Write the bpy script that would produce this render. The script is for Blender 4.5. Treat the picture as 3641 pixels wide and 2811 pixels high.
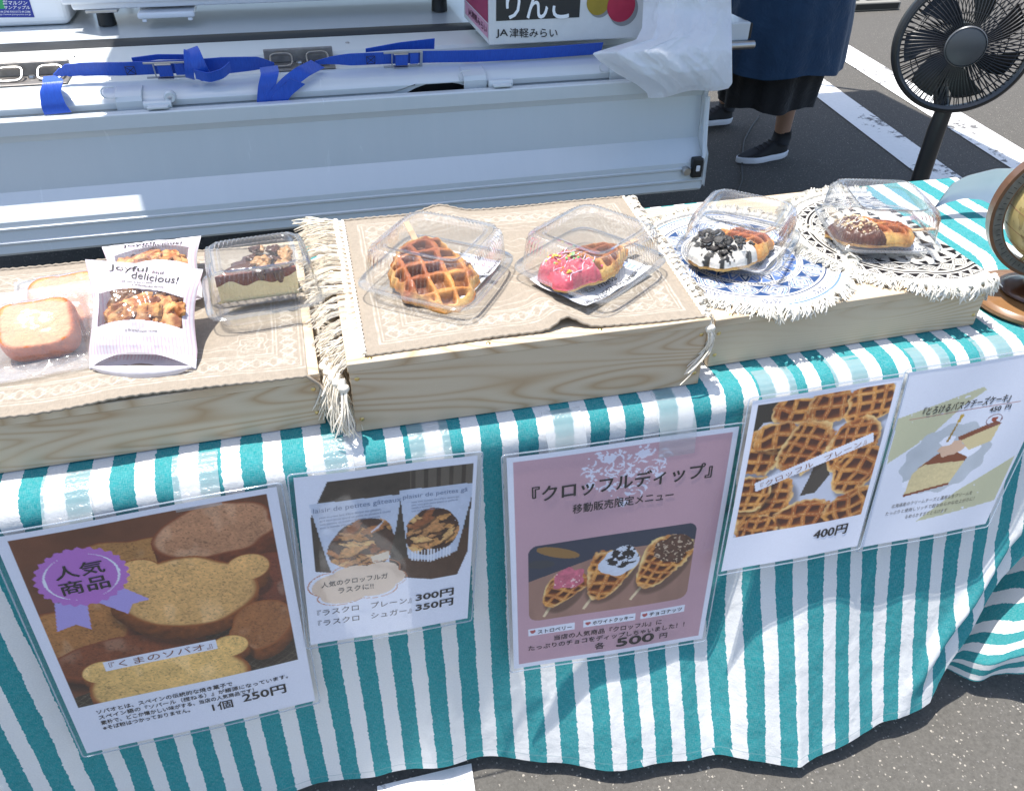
import bpy, bmesh, math, random
import numpy as np
from mathutils import Vector, Matrix, Euler

for _o in list(bpy.data.objects):
    bpy.data.objects.remove(_o)
S = bpy.context.scene
COL = S.collection
rnd = random.Random(7)
GZ = -0.66                      # level of the asphalt; the table top is z = 0

# ------------------------------------------------------------------ camera
cam_d = bpy.data.cameras.new('camera')
cam = bpy.data.objects.new('camera', cam_d)
COL.objects.link(cam)
CP = np.array([0.25264741, -0.90693214, 0.6781086])
cam.location = CP
cam.rotation_euler = [math.radians(a) for a in (52.69398349, -0.84059822, -14.56709235)]
cam_d.sensor_width = 36
cam_d.lens = 36 * 2879.1 / 3641
cam_d.clip_start = 0.02
cam_d.clip_end = 400
S.camera = cam
S.render.resolution_x, S.render.resolution_y = 1024, 790

# ------------------------------------------------------------------ light
SUN = Vector((0.19, -0.14, -1.0)).normalized()       # direction the light travels
to_sun = -SUN
elev = math.asin(to_sun.z)
azim = math.atan2(to_sun.x, to_sun.y)
world = bpy.data.worlds.new('World')
S.world = world
world.use_nodes = True
wn = world.node_tree.nodes
sky = wn.new('ShaderNodeTexSky')
sky.sky_type = 'NISHITA'
sky.sun_disc = False
sky.sun_elevation = elev
sky.sun_rotation = azim
sky.air_density = 1.0
sky.dust_density = 1.5
sky.ozone_density = 1.0
bg = wn['Background']
bg.inputs['Strength'].default_value = 0.135
world.node_tree.links.new(sky.outputs[0], bg.inputs['Color'])
sd = bpy.data.lights.new('sun', 'SUN')
sd.energy = 3.85
sd.angle = math.radians(0.55)
sd.color = (1.0, 0.96, 0.90)
so = bpy.data.objects.new('sun', sd)
so.rotation_euler = SUN.to_track_quat('-Z', 'Y').to_euler()
so.location = (0, 0, 8)
COL.objects.link(so)
S.view_settings.view_transform = 'Standard'
S.view_settings.look = 'None'
S.view_settings.gamma = 1
S.view_settings.exposure = 0.98
S.render.engine = 'CYCLES'
S.cycles.transparent_max_bounces = 24
S.cycles.max_bounces = 8
S.cycles.diffuse_bounces = 4

# ------------------------------------------------------------------ photo pixel -> place
_R = np.array(Euler(cam.rotation_euler).to_matrix())
def _ray(px, py):
    return _R @ np.array([(px - 1820.5) / 2879.1, -(py - 1405.5) / 2879.1, -1.0])
def at_z(px, py, z):
    d = _ray(px, py); t = (z - CP[2]) / d[2]; return CP + t * d
def at_y(px, py, y):
    d = _ray(px, py); t = (y - CP[1]) / d[1]; return CP + t * d

# ------------------------------------------------------------------ helpers
def srgb(r, g=None, b=None):
    if g is None: r, g, b = r
    f = lambda c: (c / 255) / 12.92 if c / 255 <= 0.04045 else (((c / 255) + 0.055) / 1.055) ** 2.4
    return (f(r), f(g), f(b))
def nsrgb(c):
    return np.array(srgb(*c))

def link(o, parent=None):
    COL.objects.link(o)
    if parent is not None:
        o.parent = parent
        o.matrix_parent_inverse = Matrix.Translation(parent.location).inverted() if parent.get('_w') else Matrix.Identity(4)
    return o

def thing(name, label, cat, loc=(0, 0, 0), group=None, world_children=True):
    o = bpy.data.objects.new(name, None)
    o.location = loc
    o.empty_display_size = 0.05
    COL.objects.link(o)
    if world_children: o['_w'] = 1
    return tag(o, label, cat, group)

def tag(o, label, cat, group=None, kind=None):
    if label: o['label'] = label
    if cat: o['category'] = cat
    if group: o['group'] = group
    if kind: o['kind'] = kind
    return o

def structure(o, label=None):
    o['kind'] = 'structure'
    if label: o['label'] = label
    return o

class MB:
    def __init__(s):
        s.v = []; s.f = []; s.c = []; s.a = []; s.n = 0
    def add(s, verts, faces, col=None, att=None):
        verts = np.asarray(verts, dtype=float).reshape(-1, 3)
        k = len(verts)
        s.v.append(verts)
        if isinstance(faces, np.ndarray): s.f += (faces + s.n).tolist()
        else: s.f += [[i + s.n for i in f] for f in faces]
        if col is None: col = (1, 1, 1)
        col = np.asarray(col, dtype=float)
        s.c.append(np.broadcast_to(col, (k, 3)) if col.ndim == 1 else col.reshape(-1, 3))
        s.a.append(np.zeros((k, 3)) if att is None else np.asarray(att).reshape(-1, 3))
        s.n += k
        return s
    def box(s, x0, x1, y0, y1, z0, z1, M=None, col=None):
        v = np.array([(x, y, z) for x in (x0, x1) for y in (y0, y1) for z in (z0, z1)], float)
        if M is not None: v = v @ np.array(M)[:3, :3].T + np.array(M)[:3, 3]
        f = [(0, 1, 3, 2), (4, 6, 7, 5), (0, 4, 5, 1), (2, 3, 7, 6), (0, 2, 6, 4), (1, 5, 7, 3)]
        return s.add(v, f, col)
    def grid(s, P, close_u=False, close_v=False, col=None, att=None, flip=False):
        P = np.asarray(P, float); n, m = P.shape[:2]
        i = np.arange(n if close_u else n - 1)[:, None]; j = np.arange(m if close_v else m - 1)[None, :]
        i2 = (i + 1) % n; j2 = (j + 1) % m
        f = np.stack([i * m + j, i2 * m + j, i2 * m + j2, i * m + j2], -1).reshape(-1, 4)
        if flip: f = f[:, ::-1]
        return s.add(P.reshape(-1, 3), f, col if col is None or np.ndim(col) == 1 else np.asarray(col).reshape(-1, 3), att)
    def tube(s, pts, r, n=8, col=None, caps=True, closed=False):
        pts = np.asarray(pts, float); k = len(pts)
        r = np.broadcast_to(np.asarray(r, float), (k,))
        if closed: T = np.roll(pts, -1, 0) - np.roll(pts, 1, 0)
        else: T = np.gradient(pts, axis=0)
        T /= np.linalg.norm(T, axis=1)[:, None] + 1e-12
        up = np.array([0, 0, 1.]) if abs(T[0][2]) < 0.9 else np.array([1., 0, 0])
        A = np.zeros((k, 3)); prev = np.cross(T[0], up); prev /= np.linalg.norm(prev)
        for i in range(k):
            prev = prev - T[i] * (prev @ T[i]); prev /= np.linalg.norm(prev) + 1e-12; A[i] = prev
        B = np.cross(T, A)
        th = np.arange(n) * 2 * math.pi / n
        P = pts[:, None, :] + r[:, None, None] * (np.cos(th)[None, :, None] * A[:, None, :] + np.sin(th)[None, :, None] * B[:, None, :])
        b = s.n
        s.grid(P, close_u=closed, close_v=True, col=col)
        if caps and not closed:
            s.f.append(list(range(b, b + n))[::-1]); s.f.append(list(range(b + (k - 1) * n, b + k * n)))
        return s
    def lathe(s, prof, n=32, M=None, col=None):
        prof = np.asarray(prof, float); th = np.arange(n) * 2 * math.pi / n
        P = np.stack([prof[:, None, 0] * np.cos(th), prof[:, None, 0] * np.sin(th), np.repeat(prof[:, 1:2], n, 1)], -1)
        if M is not None: P = P @ np.array(M)[:3, :3].T + np.array(M)[:3, 3]
        return s.grid(P, close_v=True, col=col, flip=True)
    def prism(s, poly, z0, z1, M=None, col=None):
        n = len(poly)
        v = np.array([(x, y, z0) for x, y in poly] + [(x, y, z1) for x, y in poly], float)
        if M is not None: v = v @ np.array(M)[:3, :3].T + np.array(M)[:3, 3]
        f = [tuple(range(n))[::-1], tuple(range(n, 2 * n))] + [(i, (i + 1) % n, n + (i + 1) % n, n + i) for i in range(n)]
        return s.add(v, f, col)
    def mesh(s, name, smooth=None, usecol=False, useatt=False):
        me = bpy.data.meshes.new(name)
        V = np.concatenate(s.v)
        me.from_pydata(V.tolist() if len(V) < 1 else V, [], s.f)
        if usecol:
            ca = me.color_attributes.new('Col', 'FLOAT_COLOR', 'POINT')
            C = np.concatenate(s.c); ca.data.foreach_set('color', np.c_[C, np.ones(len(C))].astype('f').ravel())
        if useatt:
            fa = me.attributes.new('fab', 'FLOAT_VECTOR', 'POINT')
            fa.data.foreach_set('vector', np.concatenate(s.a).astype('f').ravel())
        if smooth is not None:
            me.polygons.foreach_set('use_smooth', [True] * len(me.polygons))
            if smooth < 180: me.set_sharp_from_angle(angle=math.radians(smooth))
        me.update()
        return me
    def build(s, name, mat, parent=None, smooth=None, usecol=False, useatt=False, bevel=0, seg=2, fix=False):
        me = s.mesh(name, smooth, usecol, useatt)
        me.materials.append(mat)
        o = bpy.data.objects.new(name, me)
        link(o, parent)
        if bevel:
            b = o.modifiers.new('bevel', 'BEVEL'); b.width = bevel; b.segments = seg; b.limit_method = 'ANGLE'; b.angle_limit = math.radians(35)
            b.harden_normals = False
        return o

def vnoise(x, y, seed=0):
    """smooth value noise on arrays, -1..1"""
    xi = np.floor(x).astype(np.int64); yi = np.floor(y).astype(np.int64)
    fx = x - xi; fy = y - yi; fx = fx * fx * (3 - 2 * fx); fy = fy * fy * (3 - 2 * fy)
    def h(a, b):
        n = (a * 374761393 + b * 668265263 + seed * 982451653) & 0xffffffff
        n = ((n ^ (n >> 13)) * 1274126177) & 0xffffffff
        return ((n ^ (n >> 16)) & 0xffff) / 32767.5 - 1
    return (h(xi, yi) * (1 - fx) + h(xi + 1, yi) * fx) * (1 - fy) + (h(xi, yi + 1) * (1 - fx) + h(xi + 1, yi + 1) * fx) * fy
def fbm(x, y, seed=0, o=4):
    t = 0; a = 1; n = 0
    for i in range(o):
        t = t + a * vnoise(x * 2 ** i, y * 2 ** i, seed + i * 17); n += a; a *= .55
    return t / n
def sstep(a, b, x):
    t = np.clip((x - a) / (b - a), 0, 1); return t * t * (3 - 2 * t)
def arr(*p): return np.array(p, float)

# ------------------------------------------------------------------ materials
class NT:
    def __init__(s, name):
        s.m = bpy.data.materials.new(name); s.m.use_nodes = True
        s.t = s.m.node_tree; s.n = s.t.nodes; s.b = s.n['Principled BSDF']; s.out = s.n['Material Output']
    def node(s, typ, **kw):
        o = s.n.new('ShaderNode' + typ)
        for k, v in kw.items():
            if k in o.inputs.keys(): s.set(o.inputs[k], v)
            else: setattr(o, k, v)
        return o
    def set(s, sock, v):
        if isinstance(v, bpy.types.NodeSocket): s.t.links.new(v, sock)
        elif isinstance(v, (tuple, list)) and sock.type == 'RGBA' and len(v) == 3: sock.default_value = (*v, 1)
        else: sock.default_value = v
    def math(s, op, a, b=0.0, clamp=False):
        o = s.n.new('ShaderNodeMath'); o.operation = op; o.use_clamp = clamp
        s.set(o.inputs[0], a); s.set(o.inputs[1], b); return o.outputs[0]
    def mix(s, f, a, b):
        o = s.n.new('ShaderNodeMix'); o.data_type = 'RGBA'
        s.set(o.inputs[0], f); s.set(o.inputs[6], a); s.set(o.inputs[7], b); return o.outputs[2]
    def ramp(s, f, stops):
        o = s.n.new('ShaderNodeValToRGB'); e = o.color_ramp.elements
        while len(e) < len(stops): e.new(0.5)
        for q, (p, c) in zip(e, stops):
            q.position = p; q.color = (*c, 1) if len(c) == 3 else c
        s.set(o.inputs[0], f); return o.outputs[0]
    def coord(s, kind='Object', scale=(1, 1, 1), loc=(0, 0, 0)):
        c = s.n.new('ShaderNodeTexCoord'); m = s.n.new('ShaderNodeMapping')
        m.inputs['Scale'].default_value = scale; m.inputs['Location'].default_value = loc
        s.t.links.new(c.outputs[kind], m.inputs[0]); return m.outputs[0]
    def attr(s, name, out='Vector'):
        a = s.n.new('ShaderNodeAttribute'); a.attribute_name = name; return a.outputs[out]
    def noise(s, vec, scale=5, detail=4, rough=.55, out='Fac', dist=0):
        o = s.node('TexNoise', Scale=scale, Detail=detail, Roughness=rough, Distortion=dist)
        if vec is not None: s.set(o.inputs['Vector'], vec)
        return o.outputs[out]
    def bump(s, h, strength=.3, dist=.001):
        o = s.node('Bump', Strength=strength, Distance=dist); s.set(o.inputs['Height'], h)
        s.t.links.new(o.outputs[0], s.b.inputs['Normal']); return o
    def P(s, **kw):
        for k, v in kw.items():
            s.set(s.b.inputs[k.replace('_', ' ')], v)
        return s

def plain(name, col, rough=.5, metal=0, spec=.5, var=.06, bump=0, bscale=200, scale=8, coat=0):
    t = NT(name)
    v = t.coord()
    n = t.noise(v, scale, 5, .6)
    c = t.mix(n, tuple(max(0, x * (1 - var)) for x in col), tuple(min(1, x * (1 + var)) for x in col))
    t.P(Base_Color=c, Roughness=rough, Metallic=metal)
    t.b.inputs['Specular IOR Level'].default_value = spec
    t.b.inputs['Coat Weight'].default_value = coat
    t.b.inputs['Coat Roughness'].default_value = .08
    if bump: t.bump(t.noise(v, bscale, 3), bump, .0008)
    return t.m

def vcol(name, rough=.5, bump=0, bscale=300, spec=.5, sss=0, dist=.001, coat=0):
    """colour from the painted mesh attribute, with fine grain"""
    t = NT(name)
    v = t.coord()
    c = t.attr('Col', 'Color')
    n = t.noise(v, bscale, 3, .6)
    h = t.node('HueSaturation', Color=c); t.set(h.inputs['Value'], t.math('MULTIPLY_ADD', n, .16)); h.inputs['Value'].links[0].from_node.inputs[2].default_value = .92
    t.P(Base_Color=h.outputs[0], Roughness=rough)
    t.b.inputs['Specular IOR Level'].default_value = spec
    t.b.inputs['Coat Weight'].default_value = coat
    t.b.inputs['Coat Roughness'].default_value = .12
    if sss: t.b.inputs['Subsurface Weight'].default_value = sss; t.b.inputs['Subsurface Scale'].default_value = .004; t.b.inputs['Subsurface Radius'].default_value = (1, .6, .3)
    if bump: t.bump(n, bump, dist)
    return t.m

def film(name, tint=(1, 1, 1), body=.04, bodycol=(.9, .93, .95), rough=.06, fres=1.45, bumps=0, bscale=30, maxg=.9):
    """thin clear plastic sheet: transparent with a fresnel gloss and a trace of milkiness"""
    t = NT(name)
    tr = t.node('BsdfTransparent', Color=(*tint, 1)); gl = t.node('BsdfGlossy', Roughness=rough)
    lw = t.node('LayerWeight', Blend=.5)
    frv = t.math('MULTIPLY_ADD', t.math('POWER', lw.outputs['Facing'], 2.6), fres - 1.0); frv.node.inputs[2].default_value = .045
    di = t.node('BsdfDiffuse', Color=(*bodycol, 1)); tl = t.node('BsdfTranslucent', Color=(*bodycol, 1))
    dm = t.node('MixShader'); dm.inputs[0].default_value = .5
    t.t.links.new(di.outputs[0], dm.inputs[1]); t.t.links.new(tl.outputs[0], dm.inputs[2])
    m1 = t.node('MixShader'); m1.inputs[0].default_value = body
    t.t.links.new(tr.outputs[0], m1.inputs[1]); t.t.links.new(dm.outputs[0], m1.inputs[2])
    m2 = t.node('MixShader')
    t.set(m2.inputs[0], t.math('MINIMUM', frv, maxg))
    t.t.links.new(m1.outputs[0], m2.inputs[1]); t.t.links.new(gl.outputs[0], m2.inputs[2])
    t.t.links.new(m2.outputs[0], t.out.inputs[0])
    if bumps:
        b = t.node('Bump', Strength=bumps, Distance=.004); t.set(b.inputs['Height'], t.noise(t.coord(), bscale, 3, .5, dist=.6))
        t.t.links.new(b.outputs[0], gl.inputs['Normal']); t.t.links.new(b.outputs[0], lw.inputs['Normal'])
    return t.m

# ---- asphalt
def m_asphalt():
    t = NT('asphalt'); v = t.coord()
    big = t.noise(v, 1.3, 5, .6); fine = t.noise(v, 160, 4, .7); mid = t.noise(v, 45, 3, .6)
    base = t.mix(fine, (.032, .030, .027), (.185, .175, .158))
    base = t.mix(t.math('MULTIPLY', mid, .35), base, (.10, .095, .086))
    wv = t.node('VectorMath', operation='ADD'); t.set(wv.inputs[0], v)
    ws = t.node('VectorMath', operation='SCALE'); t.set(ws.inputs[0], t.noise(v, 260, 2, .6, 'Color')); ws.inputs['Scale'].default_value = .005; t.set(wv.inputs[1], ws.outputs[0])
    vo = t.node('TexVoronoi', Scale=190.0); t.set(vo.inputs['Vector'], wv.outputs[0])
    sep = t.node('SeparateColor'); t.set(sep.inputs[0], vo.outputs['Color'])
    near = t.math('LESS_THAN', vo.outputs['Distance'], t.math('MULTIPLY', sep.outputs[0], .40))
    rare = t.math('GREATER_THAN', sep.outputs[1], .58)
    peb = t.math('MULTIPLY', near, rare)
    pc = t.mix(sep.outputs[2], (.40, .365, .31), (.17, .162, .155))
    base = t.mix(peb, base, pc)
    base = t.mix(t.math('MULTIPLY', big, .35), base, (.085, .08, .072))
    t.P(Base_Color=base, Roughness=.95); t.b.inputs['Specular IOR Level'].default_value = .12
    t.bump(t.math('ADD', fine, t.math('MULTIPLY', peb, .5)), .7, .003)
    return t.m
def m_line():
    t = NT('road_paint'); v = t.coord()
    n = t.noise(v, 22, 6, .75, dist=.4); n2 = t.noise(v, 2.2, 3)
    worn = t.ramp(t.math('MULTIPLY_ADD', n, 1.0, ), [(0, (0, 0, 0)), (1, (1, 1, 1))])
    thr = t.math('MULTIPLY', n2, .74)
    k = t.ramp(t.math('SUBTRACT', n, thr), [(.0, (1, 1, 1)), (.07, (0, 0, 0))])
    c = t.mix(t.noise(v, 60, 3), (.70, .69, .66), (.82, .81, .78))
    c = t.mix(k, c, (.13, .125, .12))
    t.P(Base_Color=c, Roughness=.75); t.bump(t.noise(v, 160, 4, .7), .5, .002)
    return t.m
# ---- cloth
def m_stripes():
    t = NT('striped_cotton'); a = t.attr('fab')
    sp = t.node('SeparateXYZ'); t.set(sp.inputs[0], a)
    j1 = t.noise(a, 170, 2, .6); j2 = t.noise(a, 30, 3, .6)
    u = t.math('ADD', sp.outputs[0], t.math('ADD', t.math('MULTIPLY', t.math('SUBTRACT', j1, .5), .0050), t.math('MULTIPLY', t.math('SUBTRACT', j2, .5), .005)))
    fr = t.math('FRACT', t.math('DIVIDE', u, .0505))
    m = t.math('GREATER_THAN', fr, .46)
    wv = t.noise(a, 420, 2, .5)
    w = t.node('TexNoise', Scale=1.0, Detail=2.0); mp = t.node('Mapping'); mp.inputs['Scale'].default_value = (1500, 150, 1); t.set(mp.inputs[0], a); t.set(w.inputs['Vector'], mp.outputs[0])
    w2 = t.node('TexNoise', Scale=1.0, Detail=2.0); mp2 = t.node('Mapping'); mp2.inputs['Scale'].default_value = (150, 1500, 1); t.set(mp2.inputs[0], a); t.set(w2.inputs['Vector'], mp2.outputs[0])
    thread = t.math('ADD', w.outputs[0], w2.outputs[0])
    tealv = t.mix(t.noise(a, 90, 4, .7), (.003, .185, .200), (.026, .330, .345))
    white = t.mix(wv, (.68, .675, .66), (.86, .85, .82))
    c = t.mix(m, white, tealv)
    c = t.mix(t.math('MULTIPLY', t.math('SUBTRACT', thread, .85), .35, True), c, (.75, .8, .8))
    hl = t.math('LESS_THAN', t.math('ABSOLUTE', t.math('SUBTRACT', sp.outputs[1], .642)), .0009)
    c = t.mix(t.math('MULTIPLY', hl, .35), c, (.25, .36, .37))
    t.P(Base_Color=c, Roughness=.9)
    t.b.inputs['Specular IOR Level'].default_value = .2
    cr = t.noise(a, 38, 5, .62, dist=.3)
    h = t.math('ADD', t.math('MULTIPLY', thread, .10), t.math('MULTIPLY', cr, .9))
    t.bump(h, .55, .0035)
    tl = t.node('BsdfTranslucent'); t.set(tl.inputs['Color'], c)
    mx = t.node('MixShader'); mx.inputs[0].default_value = .14
    t.t.links.new(t.b.outputs[0], mx.inputs[1]); t.t.links.new(tl.outputs[0], mx.inputs[2]); t.t.links.new(mx.outputs[0], t.out.inputs[0])
    return t.m
# ---- pine
def m_pine(name, seed=0.0, light=1.0, along=(1, 1, 1)):
    t = NT(name)
    v = t.coord('Object', tuple(a for a in along), (seed * 3.1, seed * 1.7, seed))
    f = t.noise(v, 1.0, 1.5, .45, dist=.12)
    ring = t.math('FRACT', t.math('MULTIPLY', f, 38.0))
    edge = t.math('POWER', t.math('SUBTRACT', 1.0, t.math('ABSOLUTE', t.math('MULTIPLY_ADD', ring, 2.0, ))), 2.2)
    edge.node.inputs[0].links[0].from_node.inputs[1].links[0].from_node.inputs[0].links[0].from_node.inputs[2].default_value = -1.0
    fade = t.ramp(t.noise(v, 1.6, 2), [(.40, (0.15,) * 3), (.62, (1, 1, 1))])
    edge = t.math('MULTIPLY', edge, fade)
    fib = t.node('Mapping'); fib.inputs['Scale'].default_value = (8, 60, 60)
    t.set(fib.inputs[0], v)
    g = t.noise(fib.outputs[0], 6, 4, .7)
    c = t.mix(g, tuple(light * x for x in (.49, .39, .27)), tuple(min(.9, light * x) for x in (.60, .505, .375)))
    c = t.mix(t.math('MULTIPLY', edge, .85), c, (.36, .22, .105))
    c = t.mix(t.math('MULTIPLY', t.noise(v, .7, 2), .25), c, (.78, .64, .45))
    t.P(Base_Color=c, Roughness=.55); t.b.inputs['Specular IOR Level'].default_value = .35
    t.bump(g, .12, .001)
    return t.m

ASPH = m_asphalt(); LINE = m_line(); STRIPE = m_stripes()
WHITE_PAINT = plain('truck_white_paint', (.66, .70, .72), .22, 0, .5, .02, coat=.5)
def m_truck():
    t = NT('truck_panel_paint'); v = t.coord()
    mp = t.node('Mapping'); mp.inputs['Scale'].default_value = (9, 1, 1.2); t.set(mp.inputs[0], v)
    st = t.noise(mp.outputs[0], 3, 5, .65, dist=.3); d = t.noise(v, 55, 3, .8)
    c = t.mix(t.math('MULTIPLY', st, .35), (.57, .61, .63), (.69, .72, .73))
    spot = t.ramp(d, [(.72, (0, 0, 0)), (.78, (1, 1, 1))])
    c = t.mix(t.math('MULTIPLY', spot, .35), c, (.36, .35, .32))
    t.P(Base_Color=c, Roughness=t.math('MULTIPLY_ADD', st, .15)); t.b.inputs['Roughness'].links[0].from_node.inputs[2].default_value = .17
    t.b.inputs['Coat Weight'].default_value = .35; t.b.inputs['Coat Roughness'].default_value = .1
    t.bump(t.noise(v, 2.4, 3, .5), .10, .02)
    return t.m
TRUCK = m_truck()
BLACK_RUBBER = plain('black_rubber', (.012, .013, .014), .5, var=.3)
DARK = plain('chassis_black', (.014, .014, .015), .7, var=.3)
STEEL = plain('galvanised_steel', (.50, .50, .49), .34, 1, var=.18, scale=60)
DULL_STEEL = plain('stained_steel', (.30, .28, .26), .5, .9, var=.45, scale=45)
BRASS = plain('brass_screw', (.62, .46, .20), .35, 1, var=.1)
FOAM = plain('white_foam', (.82, .84, .86), .7, var=.03, bump=.2, bscale=500)
ENAMEL = plain('white_enamel', (.78, .80, .83), .28, var=.02, coat=.3)
INK = plain('black_ink', (.018, .016, .016), .55, var=.1)
INK_BROWN = plain('brown_ink', (.24, .10, .06), .6, var=.1)
INK_WHITE = plain('white_print', (.86, .87, .88), .6, var=.02)
# =================================================================== SETTING
m = MB(); m.grid(np.array([[(x, y, GZ) for y in np.linspace(-30, 60, 12)] for x in np.linspace(-40, 50, 12)]), flip=True)
structure(m.build('ground', ASPH), 'grey asphalt of the car park')

def strip(name, a, b, c, d, label):
    m = MB(); m.add([(*a, GZ + .004), (*b, GZ + .004), (*c, GZ + .004), (*d, GZ + .004)], [(0, 1, 2, 3)])
    return structure(m.build(name, LINE), label)
# two parking lines behind the table, running towards it
dirA = arr(-.297, -2.045) / 2.066
nA = arr(dirA[1], -dirA[0])
pA = arr(3.787, 4.087)
def pline(name, p, w, back, fwd, label):
    a = p - dirA * back; b = p + dirA * fwd
    strip(name, a, a + nA * w, b + nA * w, b, label)
pline('parking_line', pA, .195, .9, 3.6, 'white painted parking line nearest the fan head')
pB = arr(3.192, 3.299)
pline('parking_line', pB, .175, .3, 2.6, 'white painted parking line passing the fan pole, worn in places')
strip('parking_line', (.385, -.20), (.225, -.20), (.135, -1.3), (.295, -1.3), 'white painted line under the hem of the tablecloth')

# slotted concrete drain cover beyond the lines
g = thing('drain_cover', 'grey slotted drain cover raised beyond the parking lines', 'drain cover', (4.35, 4.9, GZ))
CONC = plain('weathered_concrete', (.23, .22, .19), .85, var=.25, bump=.5, bscale=120, scale=14)
a = at_z(2860, 52, GZ); b = at_z(3198, 36, GZ)
ex = (b - a); L = np.linalg.norm(ex); ex /= L; ey = arr(-ex[1], ex[0], 0)
Md = Matrix(((ex[0], ey[0], 0, a[0]), (ex[1], ey[1], 0, a[1]), (0, 0, 1, GZ), (0, 0, 0, 1)))
m = MB(); m.box(0, L, 0, .8, .002, .06, Md)
m.build('slab', CONC, g, bevel=.008)
DKC = plain('drain_dark_shade', (.03, .028, .022), .9)
for r in range(5):
    for k in range(3):
        x0 = .05 + k * (L - .06) / 3
        m = MB(); m.box(x0, x0 + (L - .06) / 3 - .06, .06 + r * .15, .10 + r * .15, .0605, .0625, Md)
        m.build('slot', DKC, g)  # dark bar on the slab top, painted-in shade of an open slot
for k in range(2):
    m = MB(); m.box(0.02 + k * L * .5, L * .5 - .02 + k * L * .5, -.004, .0, .012, .05, Md); m.build('front_lip', DKC, g)

# market canopy over the truck (stands outside the frame; its shade falls on the truck)
def unsun(p, z):
    p = np.array(p, float); t = (p[2] - z) / SUN.z; return p - arr(*SUN) * t
H = 1.42
cx0 = unsun((-.175, 1.5, .12), H)[0]; cx1 = unsun((3.36, 2.6, GZ), H)[0]
cy1 = unsun((3.0, 3.01, GZ), H)[1]; cy0 = 1.13
g = thing('market_canopy', 'white market canopy on steel posts shading the truck', 'canopy', ((cx0 + cx1) / 2, (cy0 + cy1) / 2, GZ))
CANV = plain('canopy_cloth', (.78, .79, .80), .8, var=.03)
m = MB()
nx, ny = 13, 9
P = np.array([[(cx0 + (cx1 - cx0) * i / 12, cy0 + (cy1 - cy0) * j / 8, H + .32 * (1 - max(abs(i / 6 - 1), abs(j / 4 - 1)))) for j in range(9)] for i in range(13)])
m.grid(P, flip=True); m.grid(P - arr(0, 0, .004))
m.build('roof_cloth', CANV, g)
for i, (x, y) in enumerate(((cx0 + .03, cy1 - .03), (cx1 - .03, cy1 - .03), (cx1 - .03, cy0 + .03))):
    m = MB(); m.tube([(x, y, GZ), (x, y, H - .01)], .014, 8); m.build('post', STEEL, g)
# =================================================================== TRUCK
TX0, TX1 = -1.15, 1.302
truck = thing('small_truck', 'white small flatbed truck parked behind the table with its side gate hanging open', 'truck', (0.1, 1.8, GZ))
def sweep(name, prof, mat, x0, x1, parent, smooth=28, nseg=2, fn=None, cap=True):
    xs = np.linspace(x0, x1, nseg); prof = np.asarray(prof, float)
    P = np.zeros((nseg, len(prof), 3))
    for i, x in enumerate(xs):
        P[i, :, 0] = x; P[i, :, 1:] = prof
        if fn: P[i] = fn(x, P[i])
    m = MB(); m.grid(P, close_v=True)
    n = len(prof)
    if cap: m.f.append(list(range(n))); m.f.append(list(range((nseg - 1) * n, nseg * n))[::-1])
    o = m.build(name, mat, parent, smooth=smooth)
    return o
BED = plain('bed_floor_paint', (.55, .585, .60), .3, 0, .5, .05, coat=.4)
# bed floor, rubber strip, side rail
sweep('bed_floor', [(1.535, .120), (2.86, .120), (2.86, .06), (1.535, .06)], BED, TX0, TX1, truck)
sweep('rubber_strip', [(1.440, .112), (1.447, .121), (1.47, .124), (1.515, .124), (1.533, .118), (1.533, .08), (1.44, .08)], BLACK_RUBBER, TX0, TX1, truck)
CREAM = plain('rail_cream_paint', (.70, .71, .66), .3, 0, .5, .03, coat=.3)
sweep('bed_edge', [(1.438, .122), (1.438, .05), (1.30, .05), (1.300, .112), (1.306, .119), (1.32, .122)], CREAM, TX0, TX1, truck)
sweep('bed_edge_shelf', [(1.299, .099), (1.299, .04), (1.214, .04), (1.214, .099)], CREAM, TX0, TX1, truck)
xa0 = at_y(1425, 330, 1.125)[0]; xa1 = at_y(1700, 330, 1.125)[0]
def arch(x, q):
    if xa0 < x < xa1:
        t = math.sin(math.pi * (x - xa0) / (xa1 - xa0)) ** .8
        lo = q[:, 2] < .07; q[lo, 2] = np.minimum(.080, q[lo, 2] + .030 * t)
    return q
sweep('side_rail', [(1.212, .100), (1.150, .0955), (1.128, .088), (1.120, .078), (1.120, .066), (1.124, .062), (1.124, .0505), (1.212, .0505)], TRUCK, TX0, TX1 - .02, truck, nseg=90, fn=arch, smooth=35)
# dropped side gate
gate_prof = [(y_, float(at_y(1250, p_, y_)[2])) for p_, y_ in ((352, 1.0785), (358, 1.0755), (403, 1.0755), (412, 1.082), (418, 1.084), (424, 1.0865), (586, 1.074), (600, 1.066), (668, 1.030), (684, 1.023),
             (702, 1.021), (706, 1.0175), (711, 1.0175), (715, 1.020), (747, 1.016), (752, 1.0125), (757, 1.0125), (761, 1.0155), (786, 1.0125), (792, 1.018))]
gate_prof = [(1.098, gate_prof[0][1])] + gate_prof + [(1.098, gate_prof[-1][1])]
gate = sweep('side_gate', gate_prof, TRUCK, TX0, TX1, truck, smooth=22, nseg=40)
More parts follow.
